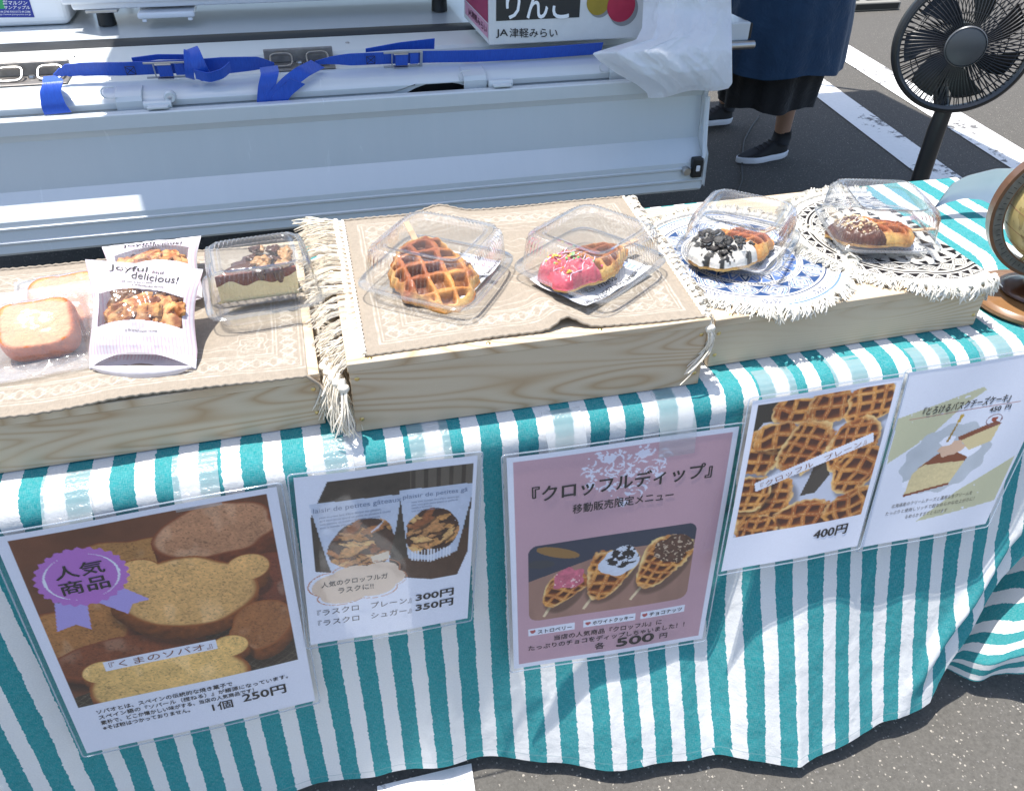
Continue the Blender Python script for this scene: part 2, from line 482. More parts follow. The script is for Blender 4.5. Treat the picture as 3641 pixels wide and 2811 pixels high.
# gate end cap with latch
m = MB(); m.add([(TX1 + .0005 + dx, y_, z_) for dx in (0, .009) for y_, z_ in ((1.074, .066), (1.072, -.06), (1.02, -.12), (1.014, -.205), (1.097, -.205), (1.097, .066))], [(0, 1, 2, 3, 4, 5), (11, 10, 9, 8, 7, 6)] + [(i, (i + 1) % 6 + 0, (i + 1) % 6 + 6, i + 6) for i in range(6)]); o = m.build('gate_end_plate', TRUCK, truck, bevel=.003)
p = at_y(2462, 592, 1.03)
m = MB(); m.box(p[0] - .010, p[0] + .020, 1.006, 1.028, p[2] - .024, p[2] + .03); o = m.build('latch', BLACK_RUBBER, truck, bevel=.004)
m = MB(); m.lathe([(0, .016), (.010, .016), (.012, .012), (.012, 0)], 14, Matrix.Translation((p[0] - .026, 1.020, p[2] - .004)) @ Matrix.Rotation(math.radians(90), 4, 'X')); m.build('latch_bolt', STEEL, truck, smooth=40)
m = MB(); m.box(p[0] - .002, p[0] + .009, 1.001, 1.0055, p[2] - .004, p[2] + .012); m.build('latch_clip', ENAMEL, truck, bevel=.002)
q1 = at_y(2478, 365, 1.05)
m = MB(); m.tube([(TX1 + .004, 1.062, .02), (TX1 + .005, 1.045, -.08), (TX1 - .002, 1.018, -.125), (TX1 - .022, 1.012, -.155)], .007, 6); m.build('latch_arm', TRUCK, truck, smooth=60)
# hinges
def hinge(px, py, flip=False):
    c = at_y(px, py, 1.11); x = c[0]
    m = MB()
    # saddle bent over the rail
    prof = [(1.172, .1015), (1.138, .099), (1.119, .0915), (1.1125, .082), (1.1125, .052), (1.117, .052), (1.117, .08), (1.124, .0885), (1.14, .094), (1.172, .0965)]
    P = np.array([[(x + s, a, b) for a, b in prof] for s in (-.062, -.004)]); m.grid(P, close_v=True); n = len(prof)
    b0 = m.n - 2 * n; m.f.append(list(range(b0, b0 + n))); m.f.append(list(range(b0 + n, b0 + 2 * n))[::-1])
    h = m.build('hinge', TRUCK, truck, smooth=30, bevel=.0015)
    m = MB(); m.tube([(x - .002, 1.104, .074), (x + .058, 1.104, .074)], .0095, 12)
    m.build('hinge_barrel', TRUCK, h, smooth=50)
    m = MB(); m.box(x + .006, x + .052, 1.080, 1.101, .0706, .0765); m.build('hinge_leaf', TRUCK, h, bevel=.002)
    return h, x
for px, py in ((505, 330), (1738, 280), (2250, 262)):
    hinge(px, py)
for px, py in ((585, 345),):
    c = at_y(px, py, 1.112)
    m = MB(); m.lathe([(.005, .016), (.011, .016), (.0135, .012), (.0135, 0)], 16, Matrix.Translation((c[0] + .012, 1.1185, c[2])) @ Matrix.Rotation(math.radians(90), 4, 'X')); m.build('gate_pin', TRUCK, truck, smooth=50)
for px, py in ((380, 330), (1648, 270), (2148, 238)):
    c = at_y(px, py, 1.118)
    m = MB(); th = np.linspace(.5 * math.pi, 1.5 * math.pi, 10)
    m.tube([(c[0] + .018, 1.117, c[2] + .012)] + [(c[0] + .012 * math.cos(a), 1.117, c[2] + .012 * math.sin(a)) for a in th] + [(c[0] + .018, 1.117, c[2] - .012)], .0016, 5); m.build('wire_clip', TRUCK, truck, smooth=60)
# ring brackets on the shelf
def ring_bracket(pxa, pxb, py):
    a = at_y(pxa, py, 1.287); b = at_y(pxb, py, 1.287)
    m = MB(); m.box(a[0], b[0], 1.286, 1.297, .103, .134); m.box(a[0], b[0], 1.216, 1.2855, .1005, .1035)
    br = m.build('rope_ring_bracket', DULL_STEEL, truck, bevel=.0015)
    w = b[0] - a[0]
    for k in (.24, .76):
        cx = a[0] + w * k; r = .026
        pts = []
        for t in np.linspace(0, 2 * math.pi, 24, endpoint=False):
            sx = math.copysign(abs(math.cos(t)) ** .55, math.cos(t)); sy = math.copysign(abs(math.sin(t)) ** .55, math.sin(t))
            pts.append((cx + r * sx, 1.258 + .020 * sy, .1165 + .010 * sy))
        m = MB(); m.tube(pts, .0028, 6, closed=True); m.build('ring', STEEL, br, smooth=60)
    m = MB(); m.lathe([(0, .006), (.007, .006), (.0085, .003), (.0085, 0)], 6, Matrix.Translation(((a[0] + b[0]) / 2, 1.265, .104))); m.build('bolt', STEEL, br)
ring_bracket(-60, 222, 150)
ring_bracket(925, 1175, 118)
for px, py in ((1355, 97), (1385, 97), (698, 175), (1235, 153), (260, 203)):
    c = at_z(px, py, .1205 if py < 100 else .1225)
    m = MB(); m.lathe([(0, .003), (.004, .0025), (.006, 0)], 8, Matrix.Translation(c)); m.build('rivet', STEEL, truck, smooth=50)
# folded-down rear gate seen past the bag
m = MB(); m.box(TX1 + .01, 1.605, 1.44, 2.80, .085, .108); m.box(TX1 + .01, 1.60, 1.415, 1.438, .06, .112)
m.build('rear_gate', TRUCK, truck, bevel=.004)
m = MB(); m.tube([(TX1 + .01, 1.40, .052), (1.612, 1.40, .052)], .012, 10); m.build('rear_gate_tube', STEEL, truck, smooth=50)
m = MB(); m.box(1.603, 1.64, 1.47, 1.56, .05, .095); m.build('rear_gate_latch', BLACK_RUBBER, truck, bevel=.003)
# chassis, rear wheel, mud flap below
m = MB(); m.box(TX0, TX1 - .05, 1.16, 1.20, -.10, .045); m.box(TX0, TX1 - .05, 1.55, 1.65, -.26, .03); m.box(TX0, TX1 - .05, 2.3, 2.4, -.26, .03); m.box(TX0, TX1 - .02, 1.21, 2.85, .03, .0395)
m.build('chassis_rail', DARK, truck)
m = MB(); m.box(xa0 - .03, xa1 + .03, 1.17, 1.208, .045, .0945); m.build('arch_gap_shade', DARK, truck)  # black box added behind the rail so the arch gap reads dark
def wheel(x, y):
    M4 = Matrix.Translation((x, y, GZ + .27)) @ Matrix.Rotation(math.radians(90), 4, 'X')
    m = MB(); m.lathe([(.17, -.06), (.22, -.07), (.26, -.06), (.27, -.03), (.27, .03), (.26, .06), (.22, .07), (.17, .06)], 40, M4)
    w = m.build('wheel', BLACK_RUBBER, truck, smooth=40)
    m = MB(); m.lathe([(.0, .03), (.05, .03), (.07, .01), (.14, .0), (.17, .05), (.17, -.06), (.0, -.05)], 32, M4); m.build('rim', STEEL, w, smooth=40)
    return w
w = wheel(.72, 1.38); wheel(.72, 2.62)
m = MB(); m.box(.25, .45, 1.16, 1.175, -.42, -.06); m.box(-.35, .12, 1.30, 1.32, -.34, -.05); m.build('underbody_box', DARK, truck, bevel=.004)

# =================================================================== LOAD ON THE TRUCK
def ribbon(m, pts, w, wid, th=.0018):
    """flat webbing: pts centre line, wid = width directions"""
    pts = np.asarray(pts, float); wid = np.asarray(wid, float); wid = np.broadcast_to(wid, pts.shape)
    wid = wid / np.linalg.norm(wid, axis=1)[:, None]
    T = np.gradient(pts, axis=0); T /= np.linalg.norm(T, axis=1)[:, None]; N = np.cross(T, wid)
    w = np.broadcast_to(np.asarray(w, float), (len(pts),))[:, None]
    P = np.stack([pts + wid * w / 2 + N * th / 2, pts - wid * w / 2 + N * th / 2, pts - wid * w / 2 - N * th / 2, pts + wid * w / 2 - N * th / 2], 1)
    m.grid(P, close_v=True); b = m.n - 4 * len(pts)
    m.f.append([b, b + 1, b + 2, b + 3]); m.f.append([m.n - 1, m.n - 2, m.n - 3, m.n - 4])
def m_web():
    t = NT('blue_webbing'); v = t.coord()
    mp = t.node('Mapping'); mp.inputs['Scale'].default_value = (420, 60, 60); t.set(mp.inputs[0], v)
    n = t.noise(mp.outputs[0], 1, 2)
    c = t.mix(n, (.003, .045, .36), (.01, .10, .56)); t.P(Base_Color=c, Roughness=.42); t.b.inputs['Sheen Weight'].default_value = .2
    t.bump(n, .5, .0015); return t.m
WEB = m_web()
def smoothpts(pts, n=40):
    pts = np.asarray(pts, float); t = np.zeros(len(pts)); t[1:] = np.cumsum(np.linalg.norm(np.diff(pts, axis=0), axis=1)); tt = np.linspace(0, t[-1], n)
    out = np.stack([np.interp(tt, t, pts[:, k]) for k in range(3)], 1)
    for _ in range(2): out[1:-1] = (out[:-2] + 2 * out[1:-1] + out[2:]) / 4
    return out
Z = arr(0, -.45, 1)
def yz(px, py, y): return at_y(px, py, y)
def buckle(parent, pxa, pxb, pya, pyb, y):
    a = yz(pxa, pya, y); b = yz(pxb, pyb, y); ex = Vector(b - a); L = ex.length; ex.normalize(); ez = Vector(Z).normalized(); ez = (ez - ex * ez.dot(ex)).normalized(); ey = ez.cross(ex)
    M4 = Matrix(((ex.x, ey.x, ez.x, a[0]), (ex.y, ey.y, ez.y, a[1]), (ex.z, ey.z, ez.z, a[2]), (0, 0, 0, 1)))
    m = MB()
    for s in (-1, 1):
        m.box(0, L, -.010, -.007, s * .020 - .0022, s * .020 + .0022, M4); m.box(L * .25, L * .62, -.016, -.006, s * .0195 - .0012, s * .0195 + .0012, M4)
    m.box(L * .93, L, -.012, -.009, -.021, .021, M4); m.box(L * .2, L * .23, -.010, -.006, -.02, .02, M4)
    m.build('cam_buckle', STEEL, parent, bevel=.0008)
    m = MB(); m.box(L * .3, L * .62, -.0125, -.0085, -.0155, .0155, M4); m.box(L * .68, L * .9, -.009, -.006, -.0155, .0155, M4); m.build('webbing_loop', WEB, parent, bevel=.001)
    m = MB()
    c = -L * .32
    for s in (1, -1): m.tube([tuple(M4 @ Vector((c - .010, -.0065, -s * .010))), tuple(M4 @ Vector((c + .010, -.0065, s * .010)))], .0007, 4)
    for (x0, z0, x1, z1) in ((-.01, -.011, .01, -.011), (.01, -.011, .01, .011), (.01, .011, -.01, .011), (-.01, .011, -.01, -.011)):
        m.tube([tuple(M4 @ Vector((c + x0, -.0065, z0))), tuple(M4 @ Vector((c + x1, -.0065, z1)))], .0007, 4)
    m.build('stitching', INK, parent)
s1 = thing('tie_down_strap', 'blue strap with the knotted loop, left one on the truck side', 'strap', (-.1, 1.2, .1), 'blue tie-down straps along the truck side')
m = MB()
ribbon(m, smoothpts([yz(190, 268, 1.20), yz(235, 250, 1.21), yz(330, 246, 1.205), yz(440, 246, 1.20), yz(560, 240, 1.195), yz(690, 236, 1.19)]), [.004] + [.012] * 1 + [.022] * 2 + [.033] * 4 + [.036] * 32, Z)
ribbon(m, smoothpts([yz(700, 236, 1.18), yz(780, 235, 1.175), yz(880, 228, 1.18), yz(930, 224, 1.20), yz(975, 229, 1.22)]), np.interp(np.linspace(0, 1, 40), [0, .3, .75, 1], [.038, .046, .036, .010]), Z)
ribbon(m, smoothpts([yz(175, 272, 1.185), yz(190, 290, 1.12), yz(178, 325, 1.108), yz(190, 375, 1.098), yz(207, 404, 1.098)], 30), np.interp(np.linspace(0, 1, 30), [0, .3, .7, 1], [.024, .040, .044, .056]), (1, 0, .04))
ribbon(m, smoothpts([yz(955, 238, 1.16), yz(960, 262, 1.118), yz(950, 300, 1.108), yz(945, 362, 1.105)], 24), .042, (1, .1, .05))
ribbon(m, smoothpts([yz(470, 215, 1.215), yz(560, 203, 1.215), yz(680, 203, 1.21)]), .014, Z)
s1b = m.build('webbing', WEB, s1, smooth=40)
# knot loop
m = MB(); c = yz(722, 228, 1.165); pts = []
for t in np.linspace(-2.2, 2.2, 24): pts.append(c + arr(-.006 + .006 * t, -.018 * math.cos(t) - .006, -.034 * math.sin(t * .72)))
ribbon(m, pts, .030, (1, 0, .30))
pts = [c + arr(-.030 + .004 * math.sin(t), -.022 * math.cos(t), .030 * math.sin(t)) for t in np.linspace(-1.4, 1.9, 20)]
ribbon(m, pts, .020, (1, 0, -.35))
ribbon(m, smoothpts([c + arr(-.02, -.02, -.016), c + arr(.01, -.034, -.022), c + arr(.04, -.030, -.016), c + arr(.06, -.012, -.006)], 20), .026, Z)
m.build('knot', WEB, s1, smooth=50)
buckle(s1, 515, 672, 243, 238, 1.195)
s2 = thing('tie_down_strap', 'long blue strap running under the apple carton, right one on the truck side', 'strap', (.6, 1.2, .1), 'blue tie-down straps along the truck side')
m = MB()
ribbon(m, smoothpts([yz(1120, 224, 1.22), yz(1180, 214, 1.205), yz(1260, 212, 1.20), yz(1350, 208, 1.20), yz(1500, 203, 1.195), yz(1700, 200, 1.19), yz(1900, 190, 1.19), yz(2140, 172, 1.19)], 60), np.interp(np.linspace(0, 1, 60), [0, .12, 1], [.010, .034, .034]), Z)
ribbon(m, smoothpts([yz(1130, 228, 1.19), yz(1075, 256, 1.125), yz(1030, 290, 1.109), yz(965, 362, 1.105)], 24), .036, (.8, 0, -.5))
ribbon(m, smoothpts([yz(1060, 290, 1.106), yz(1010, 330, 1.1055), yz(990, 362, 1.1045)], 12), .034, (.9, 0, -.4))
ribbon(m, smoothpts([yz(1300, 180, 1.21), yz(1420, 164, 1.21), yz(1545, 156, 1.21)]), np.interp(np.linspace(0, 1, 40), [0, 1], [.010, .030]), Z)
m.build('webbing', WEB, s2, smooth=40)
buckle(s2, 1362, 1500, 206, 200, 1.197)
# foam cooler with the blue label
cz = .1215
fc = thing('foam_box', 'white foam box with a blue label at the left edge of the truck bed', 'foam box', (-.45, 1.8, cz))
yF = at_z(100, 97, cz)[1]; xr = at_z(252, 97, cz)[0]
m = MB(); m.box(xr - .50, xr, yF, yF + .34, cz, cz + .28); m.build('body', FOAM, fc, bevel=.022, seg=4)
m = MB()
BLUE = plain('blue_label', (.012, .03, .28), .4, var=.05)
a = at_y(-40, -40, yF - .001); b = at_y(123, 61, yF - .001)
m.add([(a[0], yF - .0012, b[2] + .002), (b[0], yF - .0012, b[2] - .001), (b[0], yF - .0012, a[2]), (a[0], yF - .0012, a[2] + .003)], [(0, 1, 2, 3)]); lab = m.build('label', BLUE, fc)
GREEN = plain('green_print', (.02, .30, .10), .4)
c = at_y(-2, 12, yF - .0016); m = MB(); m.prism([(c[0] - .016, c[2] - .014), (c[0] + .010, c[2] - .014), (c[0] + .010, c[2] + .012), (c[0] - .016, c[2] + .012)], 0, .0002, Matrix(((1, 0, 0, 0), (0, 0, -1, yF - .0016), (0, 1, 0, 0), (0, 0, 0, 1)))); m.build('green_mark', GREEN, lab)
LABEL_TEXT = (lab, yF)
# white steel appliance on adjustable feet
ap = thing('steel_cabinet', 'white steel cabinet on adjustable feet standing on the truck bed', 'cabinet', (.25, 1.95, cz))
yA = 1.64; a = at_y(265, 46, yA); b = at_y(1650, -4, yA)
zb = a[2] + .001; zb2 = zb - .004
xl = a[0] - .004; xrr = .80
m = MB(); m.box(xl, xrr, yA, yA + .42, zb + .004, .60); m.build('body', ENAMEL, ap, bevel=.006)
m = MB(); m.box(xl - .02, xrr + .01, yA - .012, yA - .001, zb + .02, .58); m.build('door', ENAMEL, ap, bevel=.006)
for px in (360, 1560):
    f = at_y(px, 40, yA + .03)
    m = MB(); m.box(f[0] - .035, f[0] + .045, yA + .004, yA + .09, zb - .006, zb + .0035); fo = m.build('foot_bracket', STEEL, ap, bevel=.002)
    m = MB(); m.lathe([(0, zb - .006), (.022, zb - .006), (.024, cz + .004), (.024, cz + .0005), (0, cz + .0005)], 16, Matrix.Translation((f[0] + .005, yA + .045, 0))); m.build('foot', BLACK_RUBBER, ap, smooth=40)
f0 = at_y(487, 50, yA - .02); f1 = at_y(692, 45, yA - .02)
m = MB(); m.box(f0[0], f1[0], yA - .03, yA + .2, zb - .018, zb - .003); m.build('drip_tray', ENAMEL, ap, bevel=.005)
for k in (0, 1):
    x = f0[0] + .01 + k * (f1[0] - f0[0] - .03)
    m = MB(); m.box(x, x + .012, yA - .028, yA - .01, zb - .026, zb - .0185); m.build('tray_tab', ENAMEL, ap, bevel=.002)
# apple carton
yC = 1.20; A = at_y(1740, 165, yC); B = at_y(2283, 142, yC); zc = .1395
bxw = B[0] - A[0]
carton = thing('apple_carton', 'white apple carton with a black name panel, overhanging the truck rail', 'cardboard box', (A[0] + bxw / 2, yC + .15, zc))
def m_card():
    t = NT('white_card'); v = t.coord(); n = t.noise(v, 30, 4, .6)
    mp = t.node('Mapping'); mp.inputs['Scale'].default_value = (260, 1, 3); t.set(mp.inputs[0], v)
    c = t.mix(n, (.62, .62, .61), (.72, .72, .71)); t.P(Base_Color=c, Roughness=.75); t.bump(t.noise(mp.outputs[0], 1, 1), .3, .0015); return t.m
CARD = m_card()
m = MB(); m.box(A[0], B[0], yC, yC + .31, zc, zc + .27); m.build('carton_body', CARD, carton, bevel=.003)
MAG = plain('magenta_print', (.32, .012, .075), .5, var=.12, scale=30)
def front(px, py): return at_y(px, py, yC - .0008)
def quad_front(name, px0, py0, px1, py1, mat, d=.0008):
    a = at_y(px0, py1, yC - d); b = at_y(px1, py0, yC - d); m = MB()
    m.add([(a[0], yC - d, a[2]), (b[0], yC - d, a[2]), (b[0], yC - d, b[2]), (a[0], yC - d, b[2])], [(0, 1, 2, 3)]); return m.build(name, mat, carton)
blk = quad_front('black_panel', 1764, -70, 2068, 76, plain('black_print', (.022, .022, .022), .5))
def disc(name, cx, cz_, r, y, mat, parent, n=40, sx=1):
    m = MB(); m.prism([(cx + sx * r * math.cos(2 * math.pi * i / n), cz_ + r * math.sin(2 * math.pi * i / n)) for i in range(n)], 0, .0002, Matrix(((1, 0, 0, 0), (0, 0, -1, y), (0, 1, 0, 0), (0, 0, 0, 1)))); return m.build(name, mat, parent)
c = at_y(2127, 8, yC); disc('apple_print', c[0] + .006, c[2] - .006, .031, yC - .0006, plain('grey_print', (.25, .25, .25), .6), carton)
disc('apple_print', c[0], c[2], .031, yC - .0009, plain('yellow_print', (.33, .23, .02), .5, var=.2, scale=40), carton)
c = at_y(2208, 22, yC); disc('apple_print', c[0] + .008, c[2] - .009, .039, yC - .0012, bpy.data.materials['grey_print'], carton)
disc('apple_print', c[0], c[2], .038, yC - .0015, plain('red_print', (.42, .018, .055), .35, var=.2, scale=40), carton)
# side panel print on the receding left face
m = MB(); x = A[0] - .0008
m.add([(x, yC + .012, zc + .05), (x, yC + .29, zc + .05), (x, yC + .29, zc + .26), (x, yC + .012, zc + .26)], [(0, 3, 2, 1)]); side1 = m.build('side_panel_print', MAG, carton)
m = MB()
m.add([(x, yC + .012, zc + .014), (x, yC + .29, zc + .014), (x, yC + .29, zc + .047), (x, yC + .012, zc + .047)], [(0, 3, 2, 1)]); side2 = m.build('side_strip_print', plain('pink_print', (.62, .30, .40), .5), carton)
CARTON = (carton, A, B, yC, zc, side2)
# white carrier bag
bag = None
def carrier():
    rows = 110; cols = 90; F = []; Bk = []
    ly = [(-240, 2290), (0, 2288), (100, 2283), (142, 2262), (176, 2150), (190, 2105), (215, 2128), (260, 2190), (300, 2262), (330, 2300), (348, 2305)]
    ry = [(-240, 2590), (0, 2600), (120, 2602), (250, 2603), (300, 2604), (318, 2590)]
    for i in range(rows + 1):
        v = i / rows
        l = np.interp(v * (348 + 240) - 240, [a for a, b in ly], [b for a, b in ly]); r = np.interp(v * (318 + 240) - 240, [a for a, b in ry], [b for a, b in ry])
        pyl = v * (348 + 240) - 240; pyr = v * (312 + 240) - 240
        rf = []; rb = []
        for j in range(cols + 1):
            u = j / cols; px = l + (r - l) * u; py = pyl + (pyr - pyl) * u + (6 * math.sin(u * 9) if v > .97 else 0)
            th = .055 * math.sin(math.pi * min(1, max(0, u))) ** .6 * min(1, (1 - v) * 7 + .12)
            wr = .016 * float(fbm(np.array(u * 3.2 + v * 1.5), np.array(v * 1.2), 3, 2)) + .016 * abs(float(vnoise(np.array(u * 6 - v * 2.5), np.array(v * 1.6), 8))) * (.3 + v) + .005 * (1 - abs(float(vnoise(np.array(u * 9 + v * 7), np.array(v * 6 - u * 5), 5)))) ** 4 + .003 * (1 - abs(float(vnoise(np.array(u * 17 - v * 9), np.array(v * 13 + u * 4), 15)))) ** 4 * v
            yb = 1.135 - .115 * float(sstep(20, 200, py))
            k = min(1, 6 * u, 6 * (1 - u))
            rf.append(at_y(px, py, yb - (th + wr) * k)); rb.append(at_y(px, py, yb + .004 + .02 * k))
        F.append(rf); Bk.append(rb)
    m = MB(); m.grid(F, flip=True); m.grid(Bk)
    t = NT('thin_white_polythene'); v = t.coord(); t.P(Base_Color=t.mix(t.noise(v, 12, 4), (.84, .86, .89), (.92, .93, .95)), Roughness=.32)
    t.bump(t.noise(v, 24, 5, .62, dist=1.4), .8, .008)
    tl = t.node('BsdfTranslucent', Color=(.8, .84, .9, 1)); mx = t.node('MixShader'); mx.inputs[0].default_value = .4
    t.t.links.new(t.b.outputs[0], mx.inputs[1]); t.t.links.new(tl.outputs[0], mx.inputs[2]); t.t.links.new(mx.outputs[0], t.out.inputs[0])
    o = m.build('carrier_bag', t.m, None, smooth=180)
    tag(o, 'crumpled white plastic bag hanging at the truck corner beside the apple carton', 'plastic bag')
carrier()
# =================================================================== TABLE AND CLOTH
YE, RR = -.085, .035
XL, XR, YB = -.275, 1.625, .485
tb = thing('folding_table', 'folding table hidden under the striped cloth', 'table', (.67, .2, GZ))
m = MB(); m.box(XL + .01, XR - .01, YE - .015, YB - .01, -.030, -.006); m.build('tabletop', plain('table_laminate', (.6, .6, .58), .5), tb, bevel=.006)
for x in (XL + .12, XR - .12):
    for y in (YE + .03, YB - .08):
        m = MB(); m.tube([(x, y, -.03), (x, y, GZ)], .0125, 8); m.build('leg', STEEL, tb, smooth=50)
_SX = [-.3, 0, .3, .55, .75, .85, .93, 1.15, 1.7]; _SY = [.085, .085, .112, .125, .165, .225, .290, .315, .30]
_HX = [-.3, -.1, .1, .24, .38, .52, .66, .79, .86, .915, .97, 1.06, 1.18, 1.3, 1.7]
_HY = [-.185, -.19, -.195, -.20, -.210, -.238, -.272, -.295, -.320, -.352, -.345, -.335, -.315, -.285, -.22]
def edge_x(d, right=True):
    if right: return np.interp(d, [0, .06, .15, .3, .45, .62], [1.60, 1.585, 1.53, 1.40, 1.285, 1.17])
    return np.interp(d, [0, .1, .3, .45, .62], [-.285, -.29, -.295, -.293, -.262])
DH = .600
def hang(x, d, wr=True):
    """distance the front cloth stands off its roll at depth d below it"""
    x = np.asarray(x, float); d = np.asarray(d, float)
    sl = np.interp(x, _SX, _SY); need = -.12 - np.interp(x, _HX, _HY)
    pw = np.interp(x, [.5, .75, .88, 1.3], [1.8, 1.5, 1.12, 1.12])
    g = sl * d + (need - sl * DH) * (np.maximum(0, d - .26) / (DH - .26)) ** pw
    if wr:
        k = sstep(.04, .3, d); k2 = sstep(.30, .5, d)
        g = g + k * (.0035 * np.sin(x * 21 + d * 3) + .0025 * np.sin(x * 47 - d * 5 + 1)) * (1 + .2 * k2)
        g = g + .022 * np.exp(-((x - .64 - .1 * (d - .45)) / .15) ** 2) * sstep(.36, .56, d)
        g = g + .010 * np.exp(-((x - .86 + .10 * (d - .3)) / .040) ** 2) * sstep(.28, .45, d)
        g = g - .007 * np.exp(-((x - .805 + .12 * (d - .3)) / .030) ** 2) * sstep(.26, .42, d) * (1 - sstep(.5, .6, d))
        g = g + k2 * .0035 * fbm(x * 9, d * 6, 3)
        # soft ridges running diagonally to the corner fold
        dg = (edge_x(d) - x)
        fd = sstep(.15, .4, d) * (1 - .85 * sstep(.46, .59, d)); g = g + .012 * np.exp(-((dg - .075) / .022) ** 2) * fd - .010 * np.exp(-((dg - .04) / .018) ** 2) * fd
        g = g + .0012 * fbm(x * 40, d * 34, 9)
    return g
def cloth(x, s, wr=True):
    """point on the cloth, s = distance forward from the start of the front roll"""
    x = np.asarray(x, float); s = np.asarray(s, float); x, s = np.broadcast_arrays(x, s)
    q = RR * math.pi / 2; a = np.clip(s / RR, 0, math.pi / 2); d = np.maximum(0, s - q)
    y = YE - RR * np.sin(a) - np.minimum(s, 0) - hang(x, d, wr) * (s > q)
    z = -RR * (1 - np.cos(a)) - d
    return np.stack([x, y, z], -1)
ct = thing('tablecloth', 'teal and white striped cotton cloth draped over the long table', 'tablecloth', (.67, .2, 0))
m = MB()
q = RR * math.pi / 2
ss = np.concatenate([np.linspace(-(YB - YE), -.02, 46), np.linspace(-.01, q, 10), q + np.linspace(.006, DH, 150)])
NU = 430
P = np.zeros((NU, len(ss), 3)); A = np.zeros((NU, len(ss), 3))
for j, s in enumerate(ss):
    d = max(0, s - q)
    xl = edge_x(d, False) if s > 0 else XL; xr = edge_x(d) if s > 0 else XR
    xs = np.linspace(xl, xr, NU)
    P[:, j] = cloth(xs, np.full(NU, s))
    A[:, j, 0] = xs - .018 * d * (xs - .4) * .35; A[:, j, 1] = s
top = ss < 0
P[:, top, 2] += .0012 * fbm(P[:, top, 0] * 12, P[:, top, 1] * 12, 4) + .0008
# the fabric lies slightly skewed on the right half of the table
A[:, :, 0] -= np.where(ss < -.12, 1., 0)[None, :] * .24 * np.maximum(0, P[:, :, 0] - 1.22) * sstep(-.12, -.25, ss)[None, :]
# hem edge waviness
hz = .003 * np.sin(P[:, -1, 0] * 8 + .5) + .0012 * np.sin(P[:, -1, 0] * 31)
k = sstep(.35, 1, (ss - q) / DH)
P[:, :, 2] += (k[None, :] * (hz[:, None] + .012 + .034 * sstep(.95, 1.3, P[:, -1, 0])[:, None] - .010 * np.exp(-((P[:, -1, 0] - .905) / .07) ** 2)[:, None]))
m.grid(P, att=A, flip=False)
# turned edges (double thickness at hem and both corner folds)
def turned(edge, eatt, inward, w=.012):
    E2 = edge + inward; m.grid(np.stack([edge, E2], 1), att=np.stack([eatt, eatt + arr(.004, .01, 0)], 1))
turned(P[:, -1], A[:, -1], arr(0, .006, .012))
# back drop
bk = np.linspace(0, .30, 20)
Pb = np.zeros((120, 20, 3)); Ab = np.zeros((120, 20, 3)); xb = np.linspace(XL, XR, 120)
for j, b in enumerate(bk):
    Pb[:, j] = np.stack([xb, YB + .012 * min(1, b / .03) + .006 * np.sin(xb * 20) * b / .3, np.full(120, 0.0008 - b)], -1); Ab[:, j, 0] = xb; Ab[:, j, 1] = -b - .6
m.grid(Pb, att=Ab)
fo = m.build('front_and_top', STRIPE, ct, smooth=180, useatt=True)
# side sheets beyond the corner folds: the stripes run level there
def side_sheet(name, left, right, n, fab, bulge, mm):
    left = np.array(left); right = np.array(right); tl = np.linspace(0, 1, len(left)); tr = np.linspace(0, 1, len(right))
    R = np.zeros((n, n, 3)); At = np.zeros((n, n, 3))
    for j, v in enumerate(np.linspace(0, 1, n)):
        a = np.array([np.interp(v, tl, left[:, k]) for k in range(3)]); b = np.array([np.interp(v, tr, right[:, k]) for k in range(3)])
        for i, u in enumerate(np.linspace(0, 1, n)):
            p = a + (b - a) * u
            p = p + arr(0, -1, .1) * bulge(u, v)
            R[i, j] = p; At[i, j] = fab(u, v)
    mm.grid(R, att=At); return R
m = MB()
yr = lambda px, py, y: tuple(at_y(px, py, y))
SR = side_sheet('right', [yr(3700, 1700, -.105), yr(3600, 1880, -.125), yr(3480, 2070, -.165), yr(3350, 2250, -.20), yr(3262, 2360, -.225), yr(3245, 2400, -.23)],
    [yr(4150, 1350, -.10), yr(4150, 1600, -.17), yr(4120, 1850, -.26), yr(4080, 2070, -.33), yr(4000, 2250, -.36), yr(3900, 2390, -.37)],
    90, lambda u, v: (.012 + .42 * v, 3 + u * .5, 0),
    lambda u, v: .022 * math.sin(math.pi * v) * math.sin(math.pi * min(1, u * 1.15)) + .018 * math.exp(-((u - .33) / .10) ** 2) * v * v - .020 * math.exp(-((u - .22) / .06) ** 2) * v ** 2 + .003 * float(fbm(np.array(u * 6), np.array(v * 5), 2)), m)
m.build('right_side_drop', STRIPE, ct, smooth=180, useatt=True)
m = MB()
side_sheet('left', [yr(-700, 2000, -.06), yr(-650, 2300, -.05), yr(-600, 2600, -.04), yr(-500, 3000, -.03), yr(-450, 3300, -.03)],
    [yr(-220, 1900, -.08), yr(-130, 2300, -.11), yr(20, 2600, -.135), yr(150, 2860, -.15), yr(260, 3100, -.16)], 50, lambda u, v: (.0 + .64 * v, 5 + u * .4, 0),
    lambda u, v: .01 * math.sin(math.pi * v), m)
m.build('left_side_drop', STRIPE, ct, smooth=180, useatt=True)
m = MB()
side_sheet('back', [yr(3190, 2330, -.17), yr(3200, 2438, -.185)], [yr(3380, 2310, -.165), yr(3366, 2487, -.175)], 24, lambda u, v: (.020 + u * .115, 6 + v * .2, 0), lambda u, v: .004 * math.sin(u * 7), m)
m.build('rear_corner_drop', STRIPE, ct, smooth=180, useatt=True)

